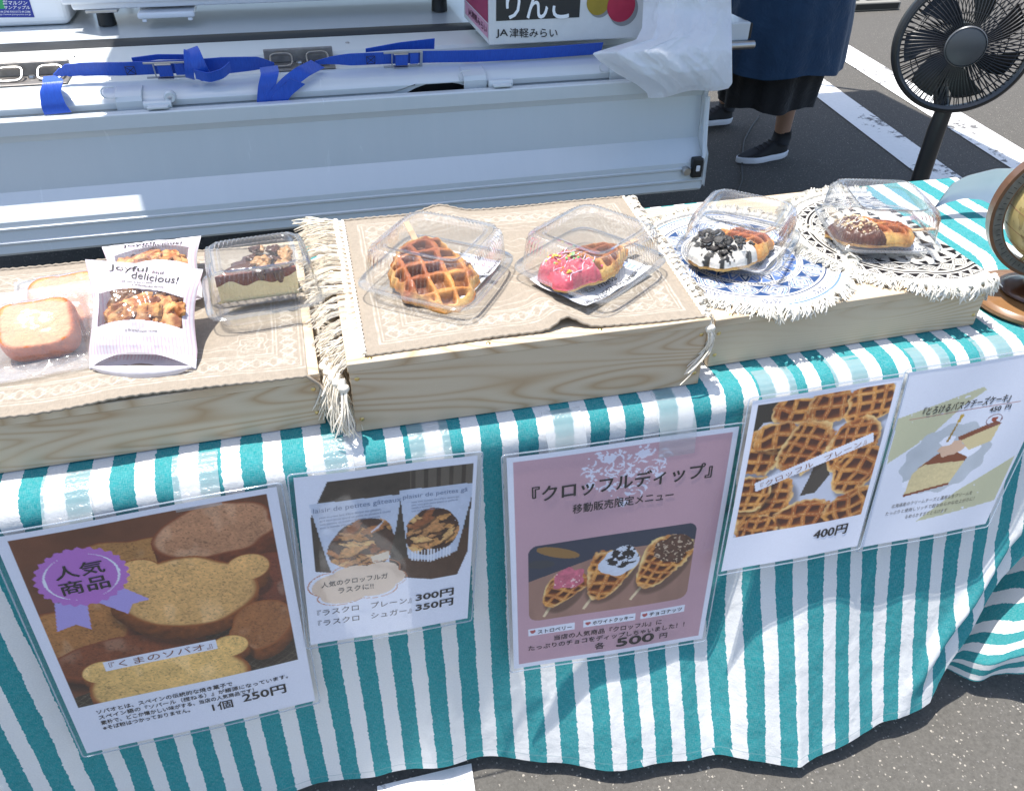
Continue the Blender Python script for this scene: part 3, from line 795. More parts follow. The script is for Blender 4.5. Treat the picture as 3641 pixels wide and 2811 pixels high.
# =================================================================== WOODEN DISPLAY BOXES
def crate(x, y, ang, w, dep, h, seed, label):
    c = thing('wooden_display_box', label, 'wooden box', (x + w / 2, y + dep / 2, .002), 'pine boxes raised along the table')
    c.rotation_euler = (0, 0, 0)
    R4 = Matrix.Translation((x, y, .0025)) @ Matrix.Rotation(ang, 4, 'Z')
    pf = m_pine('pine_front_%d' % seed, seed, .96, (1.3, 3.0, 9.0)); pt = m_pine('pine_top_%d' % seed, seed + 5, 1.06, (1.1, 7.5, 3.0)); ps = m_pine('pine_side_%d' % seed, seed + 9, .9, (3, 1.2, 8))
    th = .012
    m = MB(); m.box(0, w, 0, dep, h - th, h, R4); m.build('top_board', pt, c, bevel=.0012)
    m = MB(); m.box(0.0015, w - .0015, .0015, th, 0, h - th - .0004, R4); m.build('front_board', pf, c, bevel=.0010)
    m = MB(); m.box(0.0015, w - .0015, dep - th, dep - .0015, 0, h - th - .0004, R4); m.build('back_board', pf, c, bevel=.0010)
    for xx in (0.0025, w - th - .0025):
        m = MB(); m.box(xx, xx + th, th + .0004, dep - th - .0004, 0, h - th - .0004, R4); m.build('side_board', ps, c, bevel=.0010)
    me = None
    for k, (sx, sz) in enumerate(((.010, .020), (.010, h - .024), (w - .010, .020), (w - .010, h - .024))):
        m = MB(); m.lathe([(0, .0012), (.0022, .001), (.0032, 0)], 10, R4 @ Matrix.Translation((sx, .0012, sz)) @ Matrix.Rotation(math.radians(90), 4, 'X')); m.build('screw', BRASS, c, smooth=60)
    for sx in (w * .06, w * .37, w * .68, w * .96):
        m = MB(); m.lathe([(0, .0012), (.0022, .001), (.0032, 0)], 10, R4 @ Matrix.Translation((sx, .008, h))); m.build('screw', BRASS, c, smooth=60)
    return c
crate(.2344 - .50, -.054 - .0066, .0132, .50, .375, .0815, 1, 'pine box at the left carrying the bagged bread and the cheesecake')
crate(.2688, -.0813, -.0116, .4802, .385, .1075, 4, 'tallest pine box in the middle carrying two waffle packs on a beige mat')
crate(.7765, -.0526, .0186, .4656, .365, .0805, 2, 'pine box at the right carrying two round fringed mats')
# =================================================================== MATS
B1, B2, B3 = .0840, .1100, .0830
def bil(c, u, v):
    """corners: front-left, front-right, back-right, back-left"""
    a, b, cc, d = [np.asarray(q, float) for q in c]; u = np.asarray(u)[..., None]; v = np.asarray(v)[..., None]
    return (a * (1 - u) + b * u) * (1 - v) + (d * (1 - u) + cc * u) * v
def linen():
    t = NT('printed_linen'); c = t.attr('Col', 'Color'); v = t.coord()
    a = t.node('Mapping'); a.inputs['Scale'].default_value = (700, 90, 90); t.set(a.inputs[0], v)
    b = t.node('Mapping'); b.inputs['Scale'].default_value = (90, 700, 90); t.set(b.inputs[0], v)
    th = t.math('ADD', t.noise(a.outputs[0], 1, 2), t.noise(b.outputs[0], 1, 2))
    h = t.node('HueSaturation', Color=c); t.set(h.inputs['Value'], t.math('MULTIPLY_ADD', th, .22)); h.inputs['Value'].links[0].from_node.inputs[2].default_value = .78
    t.P(Base_Color=h.outputs[0], Roughness=.92); t.b.inputs['Specular IOR Level'].default_value = .15
    t.bump(t.math('ADD', t.math('MULTIPLY', th, .5), t.math('MULTIPLY', t.noise(v, 25, 4), .4)), .5, .002); return t.m
LINEN = linen()
YARN = plain('cotton_yarn', (.80, .73, .61), .9, var=.12, scale=160, bump=.4, bscale=700)
YARN2 = plain('cream_cotton_yarn', (.70, .67, .59), .9, var=.12, scale=160, bump=.4, bscale=700)
BEIGE = arr(.295, .252, .20); LACE = arr(.50, .46, .395)
def lace(W, H, seed=0):
    """white lace print on beige: returns colour as a function of metric u,v arrays"""
    def fn(U, V):
        du = np.minimum(U, W - U); dv = np.minimum(V, H - V); d = np.minimum(du, dv)
        wob = .0010 * vnoise(U * 60, V * 60, seed)
        d = d + wob; g = np.zeros_like(U)
        def line(at, w): return np.exp(-((d - at) / w) ** 4)
        for at, w in ((.021, .0011), (.026, .0008), (.055, .0008), (.0595, .0011)): g = np.maximum(g, line(at, w))
        band = (d > .029) & (d < .052)
        t = np.where(du < dv, V, U); s = (d - .0405) / .0105
        ph = t / .021
        zz = np.abs(((ph) % 2) - 1) * 2 - 1
        g = np.maximum(g, band * (np.abs(np.abs(s) - np.abs(zz)) < .16) * .95)
        g = np.maximum(g, band * (np.abs(np.hypot(s, ((ph * 2) % 2 - 1) * 1.0) - .55) < .13) * .7)
        g = np.maximum(g, band * (vnoise(U * 420, V * 420, seed + 3) > .35) * .4)
        # scalloped swags and scrolls inside
        sc = d - .071 - .006 * np.abs(np.sin(t * 70)) - .003 * np.sin(t * 23)
        g = np.maximum(g, np.exp(-(sc / .0012) ** 2) * .85)
        sc2 = d - .082 - .005 * np.abs(np.cos(t * 55 + .6))
        g = np.maximum(g, np.exp(-(sc2 / .0010) ** 2) * .6 * (vnoise(t * 12, t * 0, seed) > -.3))
        for (cx, cy) in ((.085, .085), (W - .085, .085), (.085, H - .085), (W - .085, H - .085)):
            r = np.hypot(U - cx, V - cy); th = np.arctan2(V - cy, U - cx)
            sp = np.abs(((r * 130 - th * 1.5 / math.pi * 1.3 + .5 * np.cos(4 * th)) % 1) - .5)
            g = np.maximum(g, (r < .022) * (sp < .13) * .85)
            g = np.maximum(g, (np.abs(r - .026 - .004 * np.cos(6 * th)) < .0010) * .7)
        cxx, cyy = W / 2, H / 2
        r = np.hypot((U - cxx) / 1.25, V - cyy); th = np.arctan2(V - cyy, U - cxx)
        for k, rr in enumerate((.035, .055, .075)):
            g = np.maximum(g, (np.abs(r - rr - .005 * np.cos((8 + 4 * k) * th)) < .0011) * .7)
        g = g * (.56 + .30 * vnoise(U * 150, V * 150, seed + 8))
        base = BEIGE * (1 + .07 * vnoise(U * 300, V * 300, 5)[..., None])
        base = np.where(((du < .010) & (d > 0))[..., None] & False, LACE, base)
        return base * (1 - g[..., None]) + LACE * g[..., None]
    return fn
def tassel_mesh(name, length, strands, knot, spread, seed, segs=7, rad=.00088, droop=.0):
    r = random.Random(seed); m = MB()
    # twisted cord from the hem then a knot
    m.tube([(0, 0, 0), (knot * .5, 0, .001), (knot, 0, .001)], [.0022, .003, .0028], 6)
    th = np.linspace(0, math.pi, 6)
    m.lathe([(.0001, -.0052), (.0036, -.0036), (.0052, 0), (.0036, .0036), (.0001, .0052)], 8, Matrix.Translation((knot, 0, .001)) @ Matrix.Rotation(r.uniform(0, 1), 4, 'X') @ Matrix.Scale(1.25, 4, (0, 1, 0)))
    for k in range(strands):
        a = r.uniform(-1, 1) * spread; l = length * r.uniform(.75, 1.1); y0 = r.uniform(-.003, .003); zz = r.uniform(0, .004)
        ph = r.uniform(0, 6); am = r.uniform(.001, .005)
        pts = []
        for t in np.linspace(0, 1, segs):
            pts.append((knot + l * t * math.cos(a), y0 + l * t * math.sin(a) * t + am * math.sin(ph + t * 4) * t, zz + .006 * math.sin(math.pi * t) * r.uniform(.3, 1) - droop * l * t * t))
        m.tube(pts, [rad] * (segs - 1) + [rad * .6], 3, caps=False)
    return m.mesh(name, 60)
def place_tassels(parent, meshes, mat, spots):
    for i, (p, ang, drop, sc) in enumerate(spots):
        me = meshes[i % len(meshes)]
        if not me.materials: me.materials.append(mat)
        o = bpy.data.objects.new('tassel', me)
        o.matrix_basis = Matrix.Translation(Vector(p)) @ Matrix.Rotation(ang, 4, 'Z') @ Matrix.Rotation(drop, 4, 'Y') @ Matrix.Rotation(rnd.uniform(-.5, .5), 4, 'X') @ Matrix.Scale(sc, 4)
        link(o, parent)
long_t = [tassel_mesh('long_tassel', .050, 15, .009, .30, s, droop=.06, segs=7) for s in range(5)]
droop_t = [tassel_mesh('drooping_tassel', .052, 15, .009, .22, s + 20, droop=.75, segs=8) for s in range(5)]
knot_t = [tassel_mesh('knotted_tassel', .020, 9, .008, .35, s + 40, droop=.3, segs=5) for s in range(5)]
def mat_rect(corners, zfn, label, W, H, nu, nv, tright, tleft, seed):
    c = thing('woven_mat', label, 'mat', tuple(np.mean(np.array(corners), 0)), 'beige lace-print mats')
    u, v = np.meshgrid(np.linspace(0, 1, nu), np.linspace(0, 1, nv), indexing='ij')
    P = bil(corners, u, v); P = zfn(P, u, v)
    C = lace(W, H, seed)(u * W, v * H)
    m = MB(); m.grid(P, col=C)
    Q = P - arr(0, 0, .0016); m.grid(Q, col=np.broadcast_to(BEIGE * .9, Q.shape), flip=True)
    m.build('cloth', LINEN, c, smooth=180, usecol=True)
    # rolled hems front and back
    for vv in (0, nv - 1):
        pts = P[::3, vv] + arr(0, 0, .0002); k = np.arange(len(pts)); pts = pts + np.stack([0 * k, .0006 * np.sin(k * 2.4), .0007 * np.sin(k * 2.4 + 1)], 1)
        m = MB(); m.tube(pts, .0022, 6, col=BEIGE * 1.08); m.build('rolled_hem', LINEN, c, smooth=180, usecol=True)
    for uu, tt in ((nu - 1, tright), (0, tleft)):
        if not tt: continue
        meshes, n, ang, dropf, sc = tt; sp = []
        for i in range(n):
            j = (i + .5) / n; jj = int(j * (nv - 1)); p = P[uu, jj]
            sp.append((tuple(p), ang + rnd.uniform(-.18, .18), dropf(j) + rnd.uniform(-.08, .08), sc * rnd.uniform(.9, 1.1)))
        place_tassels(c, meshes, YARN, sp)
        # knotted selvedge
        pts = P[uu, ::2]; k = np.arange(len(pts)); pts = pts + np.stack([.001 * np.sin(k * 1.9), 0 * k, .001 + .0008 * np.cos(k * 1.9)], 1)
        m = MB(); m.tube(pts, .0026, 6); m.build('selvedge', YARN, c, smooth=180)
    return c, P
# left mat
def z1(P, u, v):
    P = P.copy(); x = P[..., 0]; over = np.maximum(0, x - .218)
    P[..., 2] = B1 + .0012 + .0015 * (1 + np.sin(x * 14 + P[..., 1] * 5)) * .5 - over ** 1.3 * 4.0 + .0006 * fbm(x * 30, P[..., 1] * 30, 1)
    P[..., 1] += .0030 * np.sin(x * 22) * (1 - v) + .003 * np.sin(x * 17 + 1) * v
    P[..., 2] += .004 * np.exp(-((x - .0) / .05) ** 2) * (1 - v) ** 2
    return P
mat1, _ = mat_rect([(-.262, -.058, B1), (.240, -.0565, B1), (.240, .306, B1), (-.262, .322, B1)], z1,
    'beige lace-print mat with cream tassels under the bread and cheesecake', .50, .37, 330, 240,
    (droop_t, 26, .0, lambda j: .55, .92), None, 1)
def z2(P, u, v):
    P = P.copy(); x = P[..., 0]; y = P[..., 1]
    rx = .555 - .10 * v
    ridge = np.exp(-((x - rx) / (.020 + .012 * v)) ** 2)
    P[..., 2] = B2 + .0012 + .0105 * ridge * (.35 + .65 * (2 * v - 1) ** 2) + .0010 * (1 + np.sin(x * 16 + y * 7)) + .0006 * fbm(x * 30, y * 30, 2)
    P[..., 1] += (1 - v) * (.012 * ridge + .004 * np.sin(x * 13 + 1.6)) + v * (.006 * ridge)
    P[..., 2] -= np.maximum(0, .292 - x) * .5 * 0
    return P
mat2, PM2 = mat_rect([(.292, -.066, B2), (.742, -.0765, B2), (.772, .304, B2), (.300, .316, B2)], z2,
    'beige lace-print mat with cream tassels under the two middle waffle packs', .45, .38, 310, 260,
    (knot_t, 24, .05, lambda j: .22 + (.5 if j < .1 else 0), 1.0), (long_t, 30, math.pi, lambda j: .0 + .80 * (1 - j) ** 3, 1.15), 6)
# hanging corner tassel, right front of the middle mat
sp = [((.748, -.082, B2 - .004 - .002 * k), -1.2 + .3 * k, 1.35, 1.25) for k in range(3)]
place_tassels(mat2, droop_t, YARN, sp)
sp = [((.262 - .004 * k, -.078 + .012 * k, B2 - .022), -1.8 - .25 * k, 1.25, 1.35) for k in range(5)]
place_tassels(mat2, long_t, YARN, sp)

# round mats
def ringpat_blue(R, T):
    navy = arr(.022, .050, .125); blue = arr(.13, .215, .46); cream = arr(.60, .575, .52)
    C = np.broadcast_to(cream, R.shape + (3,)).copy(); r = R / .155
    def put(mask, c): C[mask] = c
    def ring(a, b, c): put((r > a) & (r < b), c)
    ring(.955, .975, blue)
    n = 20; ph = (T / (2 * math.pi) * n) % 1; al = np.floor(T / (2 * math.pi) * n) % 2
    b = (r > .865) & (r < .94); s = (r - .9025) / .0375
    sl = np.abs(((ph * 7 + np.abs(s) * .8) % 1) - .5) < .24
    put(b & (ph > .15) & (ph < .85) & sl & (np.abs(s) > .12) & (al == 0), navy); put(b & (ph > .15) & (ph < .85) & sl & (np.abs(s) > .12) & (al == 1), blue)
    ring(.815, .835, navy); ring(.80, .806, navy)
    # diamonds and bow ties
    n = 14; ph = ((T / (2 * math.pi) * n) % 1) * 2 - 1; s = (r - .70) / .092; b = np.abs(s) < 1
    dd = np.abs(ph) * 1.45 + np.abs(s) * .82
    put(b & (np.abs(dd - 1.36) < .07), navy); put(b & (np.abs(dd - 1.12) < .09), blue); put(b & (np.abs(dd - .84) < .08), navy * 1.4); put(b & (np.abs(dd - .46) < .09), blue); put(b & (dd < .17), navy)
    put(b & (dd > 1.52), navy * 1.3)
    ring(.585, .592, navy)
    n = 110; ph = (T / (2 * math.pi) * n) % 1; put((np.abs(r - .565) < .010) & (ph < .5), navy * .6); put((np.abs(r - .385) < .009) & ((T / (2 * math.pi) * 76) % 1 < .5), navy * .6)
    n = 24; ph = ((T / (2 * math.pi) * n) % 1) * 2 - 1; s = (r - .405) / .14; b = (s > 0) & (s < 1)
    tri = np.abs(ph) < (1 - s) * .95; inner = (np.abs(ph) < (1 - s) * .95 - .34) & (s > .12); al = np.floor(T / (2 * math.pi) * n) % 2
    put(b & tri & (al == 0), navy * 1.3); put(b & tri & (al == 1), blue); put(b & inner, cream)
    put(b & ~tri & (np.abs(ph) > (1 - s) * .95 + .18) & (s > .15), blue * .9)
    ring(.335, .35, blue); ring(.30, .306, navy)
    n = 12; ph = (T / (2 * math.pi) * n) % 1; b = (r > .20) & (r < .28); put(b & ((ph * 8 % 1) < .45) & (ph < .75), navy)
    ring(.15, .17, blue)
    return C
def ringpat_black(R, T):
    k = arr(.012, .011, .013); cream = arr(.60, .575, .52)
    C = np.broadcast_to(cream, R.shape + (3,)).copy(); r = R / .160
    def put(mask, c): C[mask] = c
    n = 40; ph = ((T / (2 * math.pi) * n) % 1) * 2 - 1; s = (r - .870) / .088; b = (s > -.0) & (s < 1)
    tri = np.abs(ph) < (1 - s) * .98
    put(b & ~(np.abs(np.abs(ph) - (1 - s)) < .12) & tri, k); put(b & ~(np.abs(np.abs(ph) - (1 - s)) < .20) & ~tri & (np.abs(((np.abs(ph) - (1 - s)) * 3) % 1 - .5) > .22), k)
    put((r > .955) & (r < .963), k)
    put((r > .825) & (r < .855), k); put((r > .800) & (r < .808), k)
    n = 24; ph = ((T / (2 * math.pi) * n) % 1) * 2 - 1; s = (r - .735) / .060
    dd = np.abs(ph) * 1.1 + np.abs(s); b = np.abs(s) < 1.05
    put(b & (np.abs(dd - .92) < .09), k); put(b & (np.abs(dd - .50) < .09), k); put(b & (dd < .16), k); put(b & (dd > 1.35), k)
    put((r > .665) & (r < .672), k)
    # field of small triangles
    X = R * np.cos(T); Y = R * np.sin(T); cs = .0225; ix = np.floor(X / cs); iy = np.floor(Y / cs); fx = X / cs - ix; fy = Y / cs - iy
    par = (ix + iy) % 2; w = (np.abs(fx - .5) < np.where(par == 0, fy, 1 - fy) * .40) & (np.abs(fy - .5) < .36)
    put((r < .655) & w & (vnoise(ix * 1.7, iy * 1.3, 4) > -.45), k)
    return C
def round_mat(cx, cy, rad, pat, zfn, label, name_col, fringe_sc, warp=None, skip=None):
    c = thing('round_mat', label, 'round mat', (cx, cy, B3), 'round fringed mats')
    nr, na = 130, 640
    r, t = np.meshgrid(np.linspace(.0005, rad, nr), np.linspace(0, 2 * math.pi, na, endpoint=False), indexing='ij')
    X = cx + r * np.cos(t); Y = cy + r * np.sin(t)
    P = zfn(np.stack([X, Y, np.full_like(X, B3)], -1))
    m = MB(); m.grid(P, close_v=True, col=pat(r, t)); m.grid(P - arr(0, 0, .0015), close_v=True, flip=True, col=np.broadcast_to(arr(.7, .66, .58), P.shape))
    m.build('cloth', LINEN, c, smooth=180, usecol=True)
    m = MB(); e = P[-1, ::4]; m.tube(e, .0025, 6, closed=True); m.build('bound_edge', YARN2, c, smooth=180)
    sp = []
    n = 96
    for i in range(n):
        a = 2 * math.pi * i / n; p0 = arr(cx + rad * math.cos(a), cy + rad * math.sin(a), B3); p1 = arr(cx + (rad + .012) * math.cos(a), cy + (rad + .012) * math.sin(a), B3)
        q0 = zfn(p0[None])[0]; q1 = zfn(p1[None])[0]
        if skip and skip(q0): continue
        drop = -math.atan2(q1[2] - q0[2], .012)
        sp.append((tuple(q0), a + rnd.uniform(-.2, .2), drop + rnd.uniform(-.25, .15), fringe_sc * rnd.uniform(.85, 1.15)))
    place_tassels(c, short_t, YARN2, sp)
    return c
short_t = [tassel_mesh('short_tassel', .017, 15, .0015, .42, s + 60, droop=.25, segs=5, rad=.0010) for s in range(5)]
def zblue(P):
    P = P.copy(); x, y = P[..., 0], P[..., 1]
    P[..., 0] = np.maximum(x, .7525 + .002 * np.sin(y * 60)); P[..., 2] = 0
    P[..., 2] = B3 + .0008 + .0015 * (1 + np.sin(x * 40 + y * 10)) * .5
    front = np.maximum(0, (-.052 + .0186 * (x - .7765)) - y)
    P[..., 1] += front * .55; P[..., 2] -= front * .85
    return P
def zblack(P):
    P = P.copy(); x, y = P[..., 0], P[..., 1]
    P[..., 2] = B3 + .0030 + .0012 * (1 + np.sin(x * 35 + y * 14)) * .5 + .003 * np.exp(-((x - 1.14) / .02) ** 2 - ((y + .02) / .04) ** 2)
    front = np.maximum(0, (-.045 + .0186 * (x - .7765)) - y)
    P[..., 1] += front * .45; P[..., 2] -= front * .75
    rx = 1.2415 - .0186 * y; over = np.maximum(0, x - rx)
    P[..., 0] = np.where(over > 0, rx + .004 + over * .10, x); P[..., 2] = P[..., 2] - np.maximum(0, over - .002) * .93
    P[..., 2] = np.maximum(P[..., 2], .006)
    return P
round_mat(.900, .112, .158, ringpat_blue, zblue, 'blue and cream round fringed mat under the cookie-topped waffle', '', 1.15, skip=lambda q: q[0] < .765)
round_mat(1.180, .122, .170, ringpat_black, zblack, 'black and cream round fringed mat hanging over the right end of its box', '', 1.15)
# =================================================================== PRINTED POSTERS
class Canvas:
    """paints flat artwork into an array of colours; units are millimetres on the sheet"""
    def __init__(s, W, H, cell):
        s.W, s.H = W, H; s.nx = int(W / cell) + 1; s.ny = int(H / cell) + 1
        s.X, s.Y = np.meshgrid(np.linspace(0, W, s.nx), np.linspace(0, H, s.ny), indexing='ij'); s.C = np.zeros(s.X.shape + (3,))
    def put(s, m, c, a=1.0):
        m = np.clip(np.asarray(m, float) * a, 0, 1)[..., None]; s.C = s.C * (1 - m) + np.asarray(c) * m
    def rect(s, x0, y0, x1, y1): return (s.X > x0) & (s.X < x1) & (s.Y > y0) & (s.Y < y1)
    def rrect(s, x0, y0, x1, y1, r):
        qx = np.abs(s.X - (x0 + x1) / 2) - (x1 - x0) / 2 + r; qy = np.abs(s.Y - (y0 + y1) / 2) - (y1 - y0) / 2 + r
        return np.hypot(np.maximum(qx, 0), np.maximum(qy, 0)) < r
    def ell(s, cx, cy, rx, ry, ang=0, wob=0, n=0, seed=0):
        a = math.radians(ang); dx, dy = s.X - cx, s.Y - cy; u = (dx * math.cos(a) + dy * math.sin(a)) / rx; v = (-dx * math.sin(a) + dy * math.cos(a)) / ry
        r = np.hypot(u, v); th = np.arctan2(v, u)
        if n: r = r / (1 + wob * np.cos(n * th))
        elif wob: r = r / (1 + wob * vnoise(np.cos(th) * 2 + 5, np.sin(th) * 2, seed))
        return r
    def poly(s, pts):
        ins = np.zeros(s.X.shape, bool); n = len(pts)
        for i in range(n):
            x1, y1 = pts[i]; x2, y2 = pts[(i + 1) % n]
            c = ((y1 > s.Y) != (y2 > s.Y)) & (s.X < (x2 - x1) * (s.Y - y1) / (y2 - y1 + 1e-9) + x1); ins ^= c
        return ins
    def noise(s, sc, seed=0, o=4, sx=1, sy=1): return fbm(s.X / sc * sx, s.Y / sc * sy, seed, o)

def waffle_paint(c, cx, cy, rx, ry, ang, cell=13, seed=0, bright=1.0, taper=0.0):
    """a photographed waffle: the printed picture has its own light from the upper left"""
    a = math.radians(ang + 9 * math.sin(seed * 2.7)); dx, dy = c.X - cx, c.Y - cy; cell = cell * (1 + .12 * math.sin(seed * 1.9))
    u = dx * math.cos(a) + dy * math.sin(a); v = -dx * math.sin(a) + dy * math.cos(a)
    wob = 1 + .13 * vnoise(u / rx * 1.7 + seed, v / ry * 1.7, seed) + .05 * vnoise(u / 5, v / 5, seed + 1)
    p = 2.2 + .8 * abs(math.sin(seed)); r = (np.abs(u / (rx * (1 - taper * v / ry))) ** p + np.abs(v / ry) ** p) ** (1 / p) / wob
    ins = 1 - sstep(.97, 1.01, r)
    w = cell * .22 * vnoise(u / 22, v / 22, seed + 3); w2 = cell * .22 * vnoise(u / 22, v / 22, seed + 5)
    fu = ((u + w) / cell) % 1; fv = ((v + w2) / cell) % 1
    q = np.maximum(np.abs(fu - .5), np.abs(fv - .5)) * 2
    pocket = 1 - sstep(.56, .74, q); n = c.noise(9, seed, 4); n2 = c.noise(3.5, seed + 4, 3); big = c.noise(34, seed + 6, 2)
    gold = arr(*srgb(216, 150, 74)) * bright; mid = arr(*srgb(164, 88, 36)) * bright; dk = arr(*srgb(74, 32, 12)) * bright; lt = arr(*srgb(246, 216, 150)) * bright
    base = mid + (gold - mid) * np.clip(.45 + n * .9 + big * .6, 0, 1)[..., None]; base = base * (1 + .22 * n2[..., None])
    ridge = sstep(.86, 1.0, q) * (np.where(np.abs(fu - .5) > np.abs(fv - .5), fu > .5, fv > .5))
    base = base + (lt - base) * (ridge * .45)[..., None]
    base = base + (lt - base) * (sstep(.80, 1.0, r) * np.clip(.35 + 1.2 * c.noise(16, seed + 8, 3), 0, .85))[..., None]
    wall = np.clip((1 - fv) * .9 + (1 - fu) * .35, 0, 1)
    pc = dk + (mid * 1.15 - dk) * (sstep(.35, 1.0, 1 - wall))[..., None]; pc = pc * (1 + .25 * n2[..., None])
    pk = (pocket * (1 - sstep(.80, .90, r)))[..., None]; col = np.clip(base * (1 - pk) + pc * pk, .005, .85)
    c.put((1 - sstep(.96, 1.16, c.ell(cx + 5, cy + 7, rx * 1.02, ry * 1.02, ang))), arr(*srgb(46, 30, 22)), .6)
    m = ins[..., None]; c.C = c.C * (1 - m) + col * m
def bread_paint(c, fn_r, crust, crumb, seed, depth=(0, 14), cell=5):
    """a thick slice: side below, face on top"""
    r0 = fn_r(depth[0] * 1.25 + 3, depth[1] * 1.3 + 4); c.put(1 - sstep(.96, 1.14, r0), arr(*srgb(40, 22, 14)), .65)
    for k in range(6, 0, -1):
        m = fn_r(depth[0] * k / 6, depth[1] * k / 6) < 1; n = c.noise(6, seed + 4, 4)
        c.C = np.where(m[..., None], crust * (.80 + .45 * n[..., None]) * (1.05 - .10 * k), c.C)
    r = fn_r(0, 0); n = c.noise(2.6, seed, 4); n2 = c.noise(22, seed + 2, 3)
    col = crumb * (1 + .34 * n[..., None] + .22 * n2[..., None]) * (1.12 - .22 * sstep(-60, 90, (c.Y - c.Y[r < 1].mean()) if (r < 1).any() else c.Y))[..., None]; col = col + arr(.5, .42, .30) * (sstep(.55, .95, c.noise(30, seed + 12, 2, 1.6, .7) + .35) * .22)[..., None]
    pore = (c.noise(1.9, seed + 9, 2) > .42) & (r < .9)
    col = np.where(pore[..., None], col * .58, col)
    col = col + (crust * 1.05 - col) * sstep(.90, .99, r)[..., None]
    c.C = np.where((r < 1)[..., None], col, c.C)

POSTM = vcol('printed_paper', .38, 0, 400, .5)
def m_sleeve():
    return film('laminate_sleeve', (.98, .985, .99), .025, (.85, .88, .95), .045, 1.45, .10, 7, .45)
SLEEVE = m_sleeve()
TAPE = film('clear_tape', (.94, .95, .95), .40, (.86, .88, .90), .22, 1.3, .4, 220, .3)

_fontcache = {}
def text_mesh(s, bold=0.0, shear=0.0, spacing=1.0):
    key = (s, bold, shear, spacing)
    if key in _fontcache: return _fontcache[key]
    cu = bpy.data.curves.new('lettering', 'FONT'); cu.body = s; cu.size = 1; cu.offset = bold; cu.shear = shear; cu.space_character = spacing; cu.resolution_u = 3; cu.space_line = 1.15
    o = bpy.data.objects.new('lettering', cu); COL.objects.link(o)
    dg = bpy.context.evaluated_depsgraph_get(); dg.update()
    me = bpy.data.meshes.new_from_object(o.evaluated_get(dg)); 
    V = np.array([v.co[:2] for v in me.vertices]) if len(me.vertices) else np.zeros((0, 2)); F = [tuple(p.vertices) for p in me.polygons]
    bpy.data.objects.remove(o); bpy.data.curves.remove(cu); bpy.data.meshes.remove(me)
    _fontcache[key] = (V, F); return V, F
def lettering(parent, name, s, box, mapfn, mat, bold=0.0, rot=0.0, fit='w', align='l', shear=0.0, wob=0.0):
    """s drawn inside box (x0,y0,x1,y1) on a sheet whose y runs downwards; mapfn(x,y) -> 3D points"""
    V, F = text_mesh(s, 0.0, shear)
    if not len(V): return None
    x0, y0, x1, y1 = box; mn = V.min(0); mx = V.max(0); w, h = mx - mn
    sx = (x1 - x0) / w; sy = (y1 - y0) / h
    if fit == 'h': sx = sy
    if fit == 'k': sx = sy = min(sx, sy)
    X = (V[:, 0] - mn[0]) * sx; Y = (mx[1] - V[:, 1]) * sy
    if wob: Y = Y + wob * (y1 - y0) * np.sin(X / (y1 - y0) * 1.3)
    if rot:
        a = math.radians(rot); X, Y = X * math.cos(a) + Y * math.sin(a), -X * math.sin(a) + Y * math.cos(a)
    m = MB(); e = bold * (y1 - y0) * .55
    for k, (dx, dy) in enumerate(((0, 0), (e, 0), (-e, 0), (0, e * .8), (0, -e * .8)) if bold else ((0, 0),)):
        m.add(mapfn(x0 + X + dx, y0 + Y + dy) - arr(0, .00008 * k, 0), F)
    return m.build(name, mat, parent)

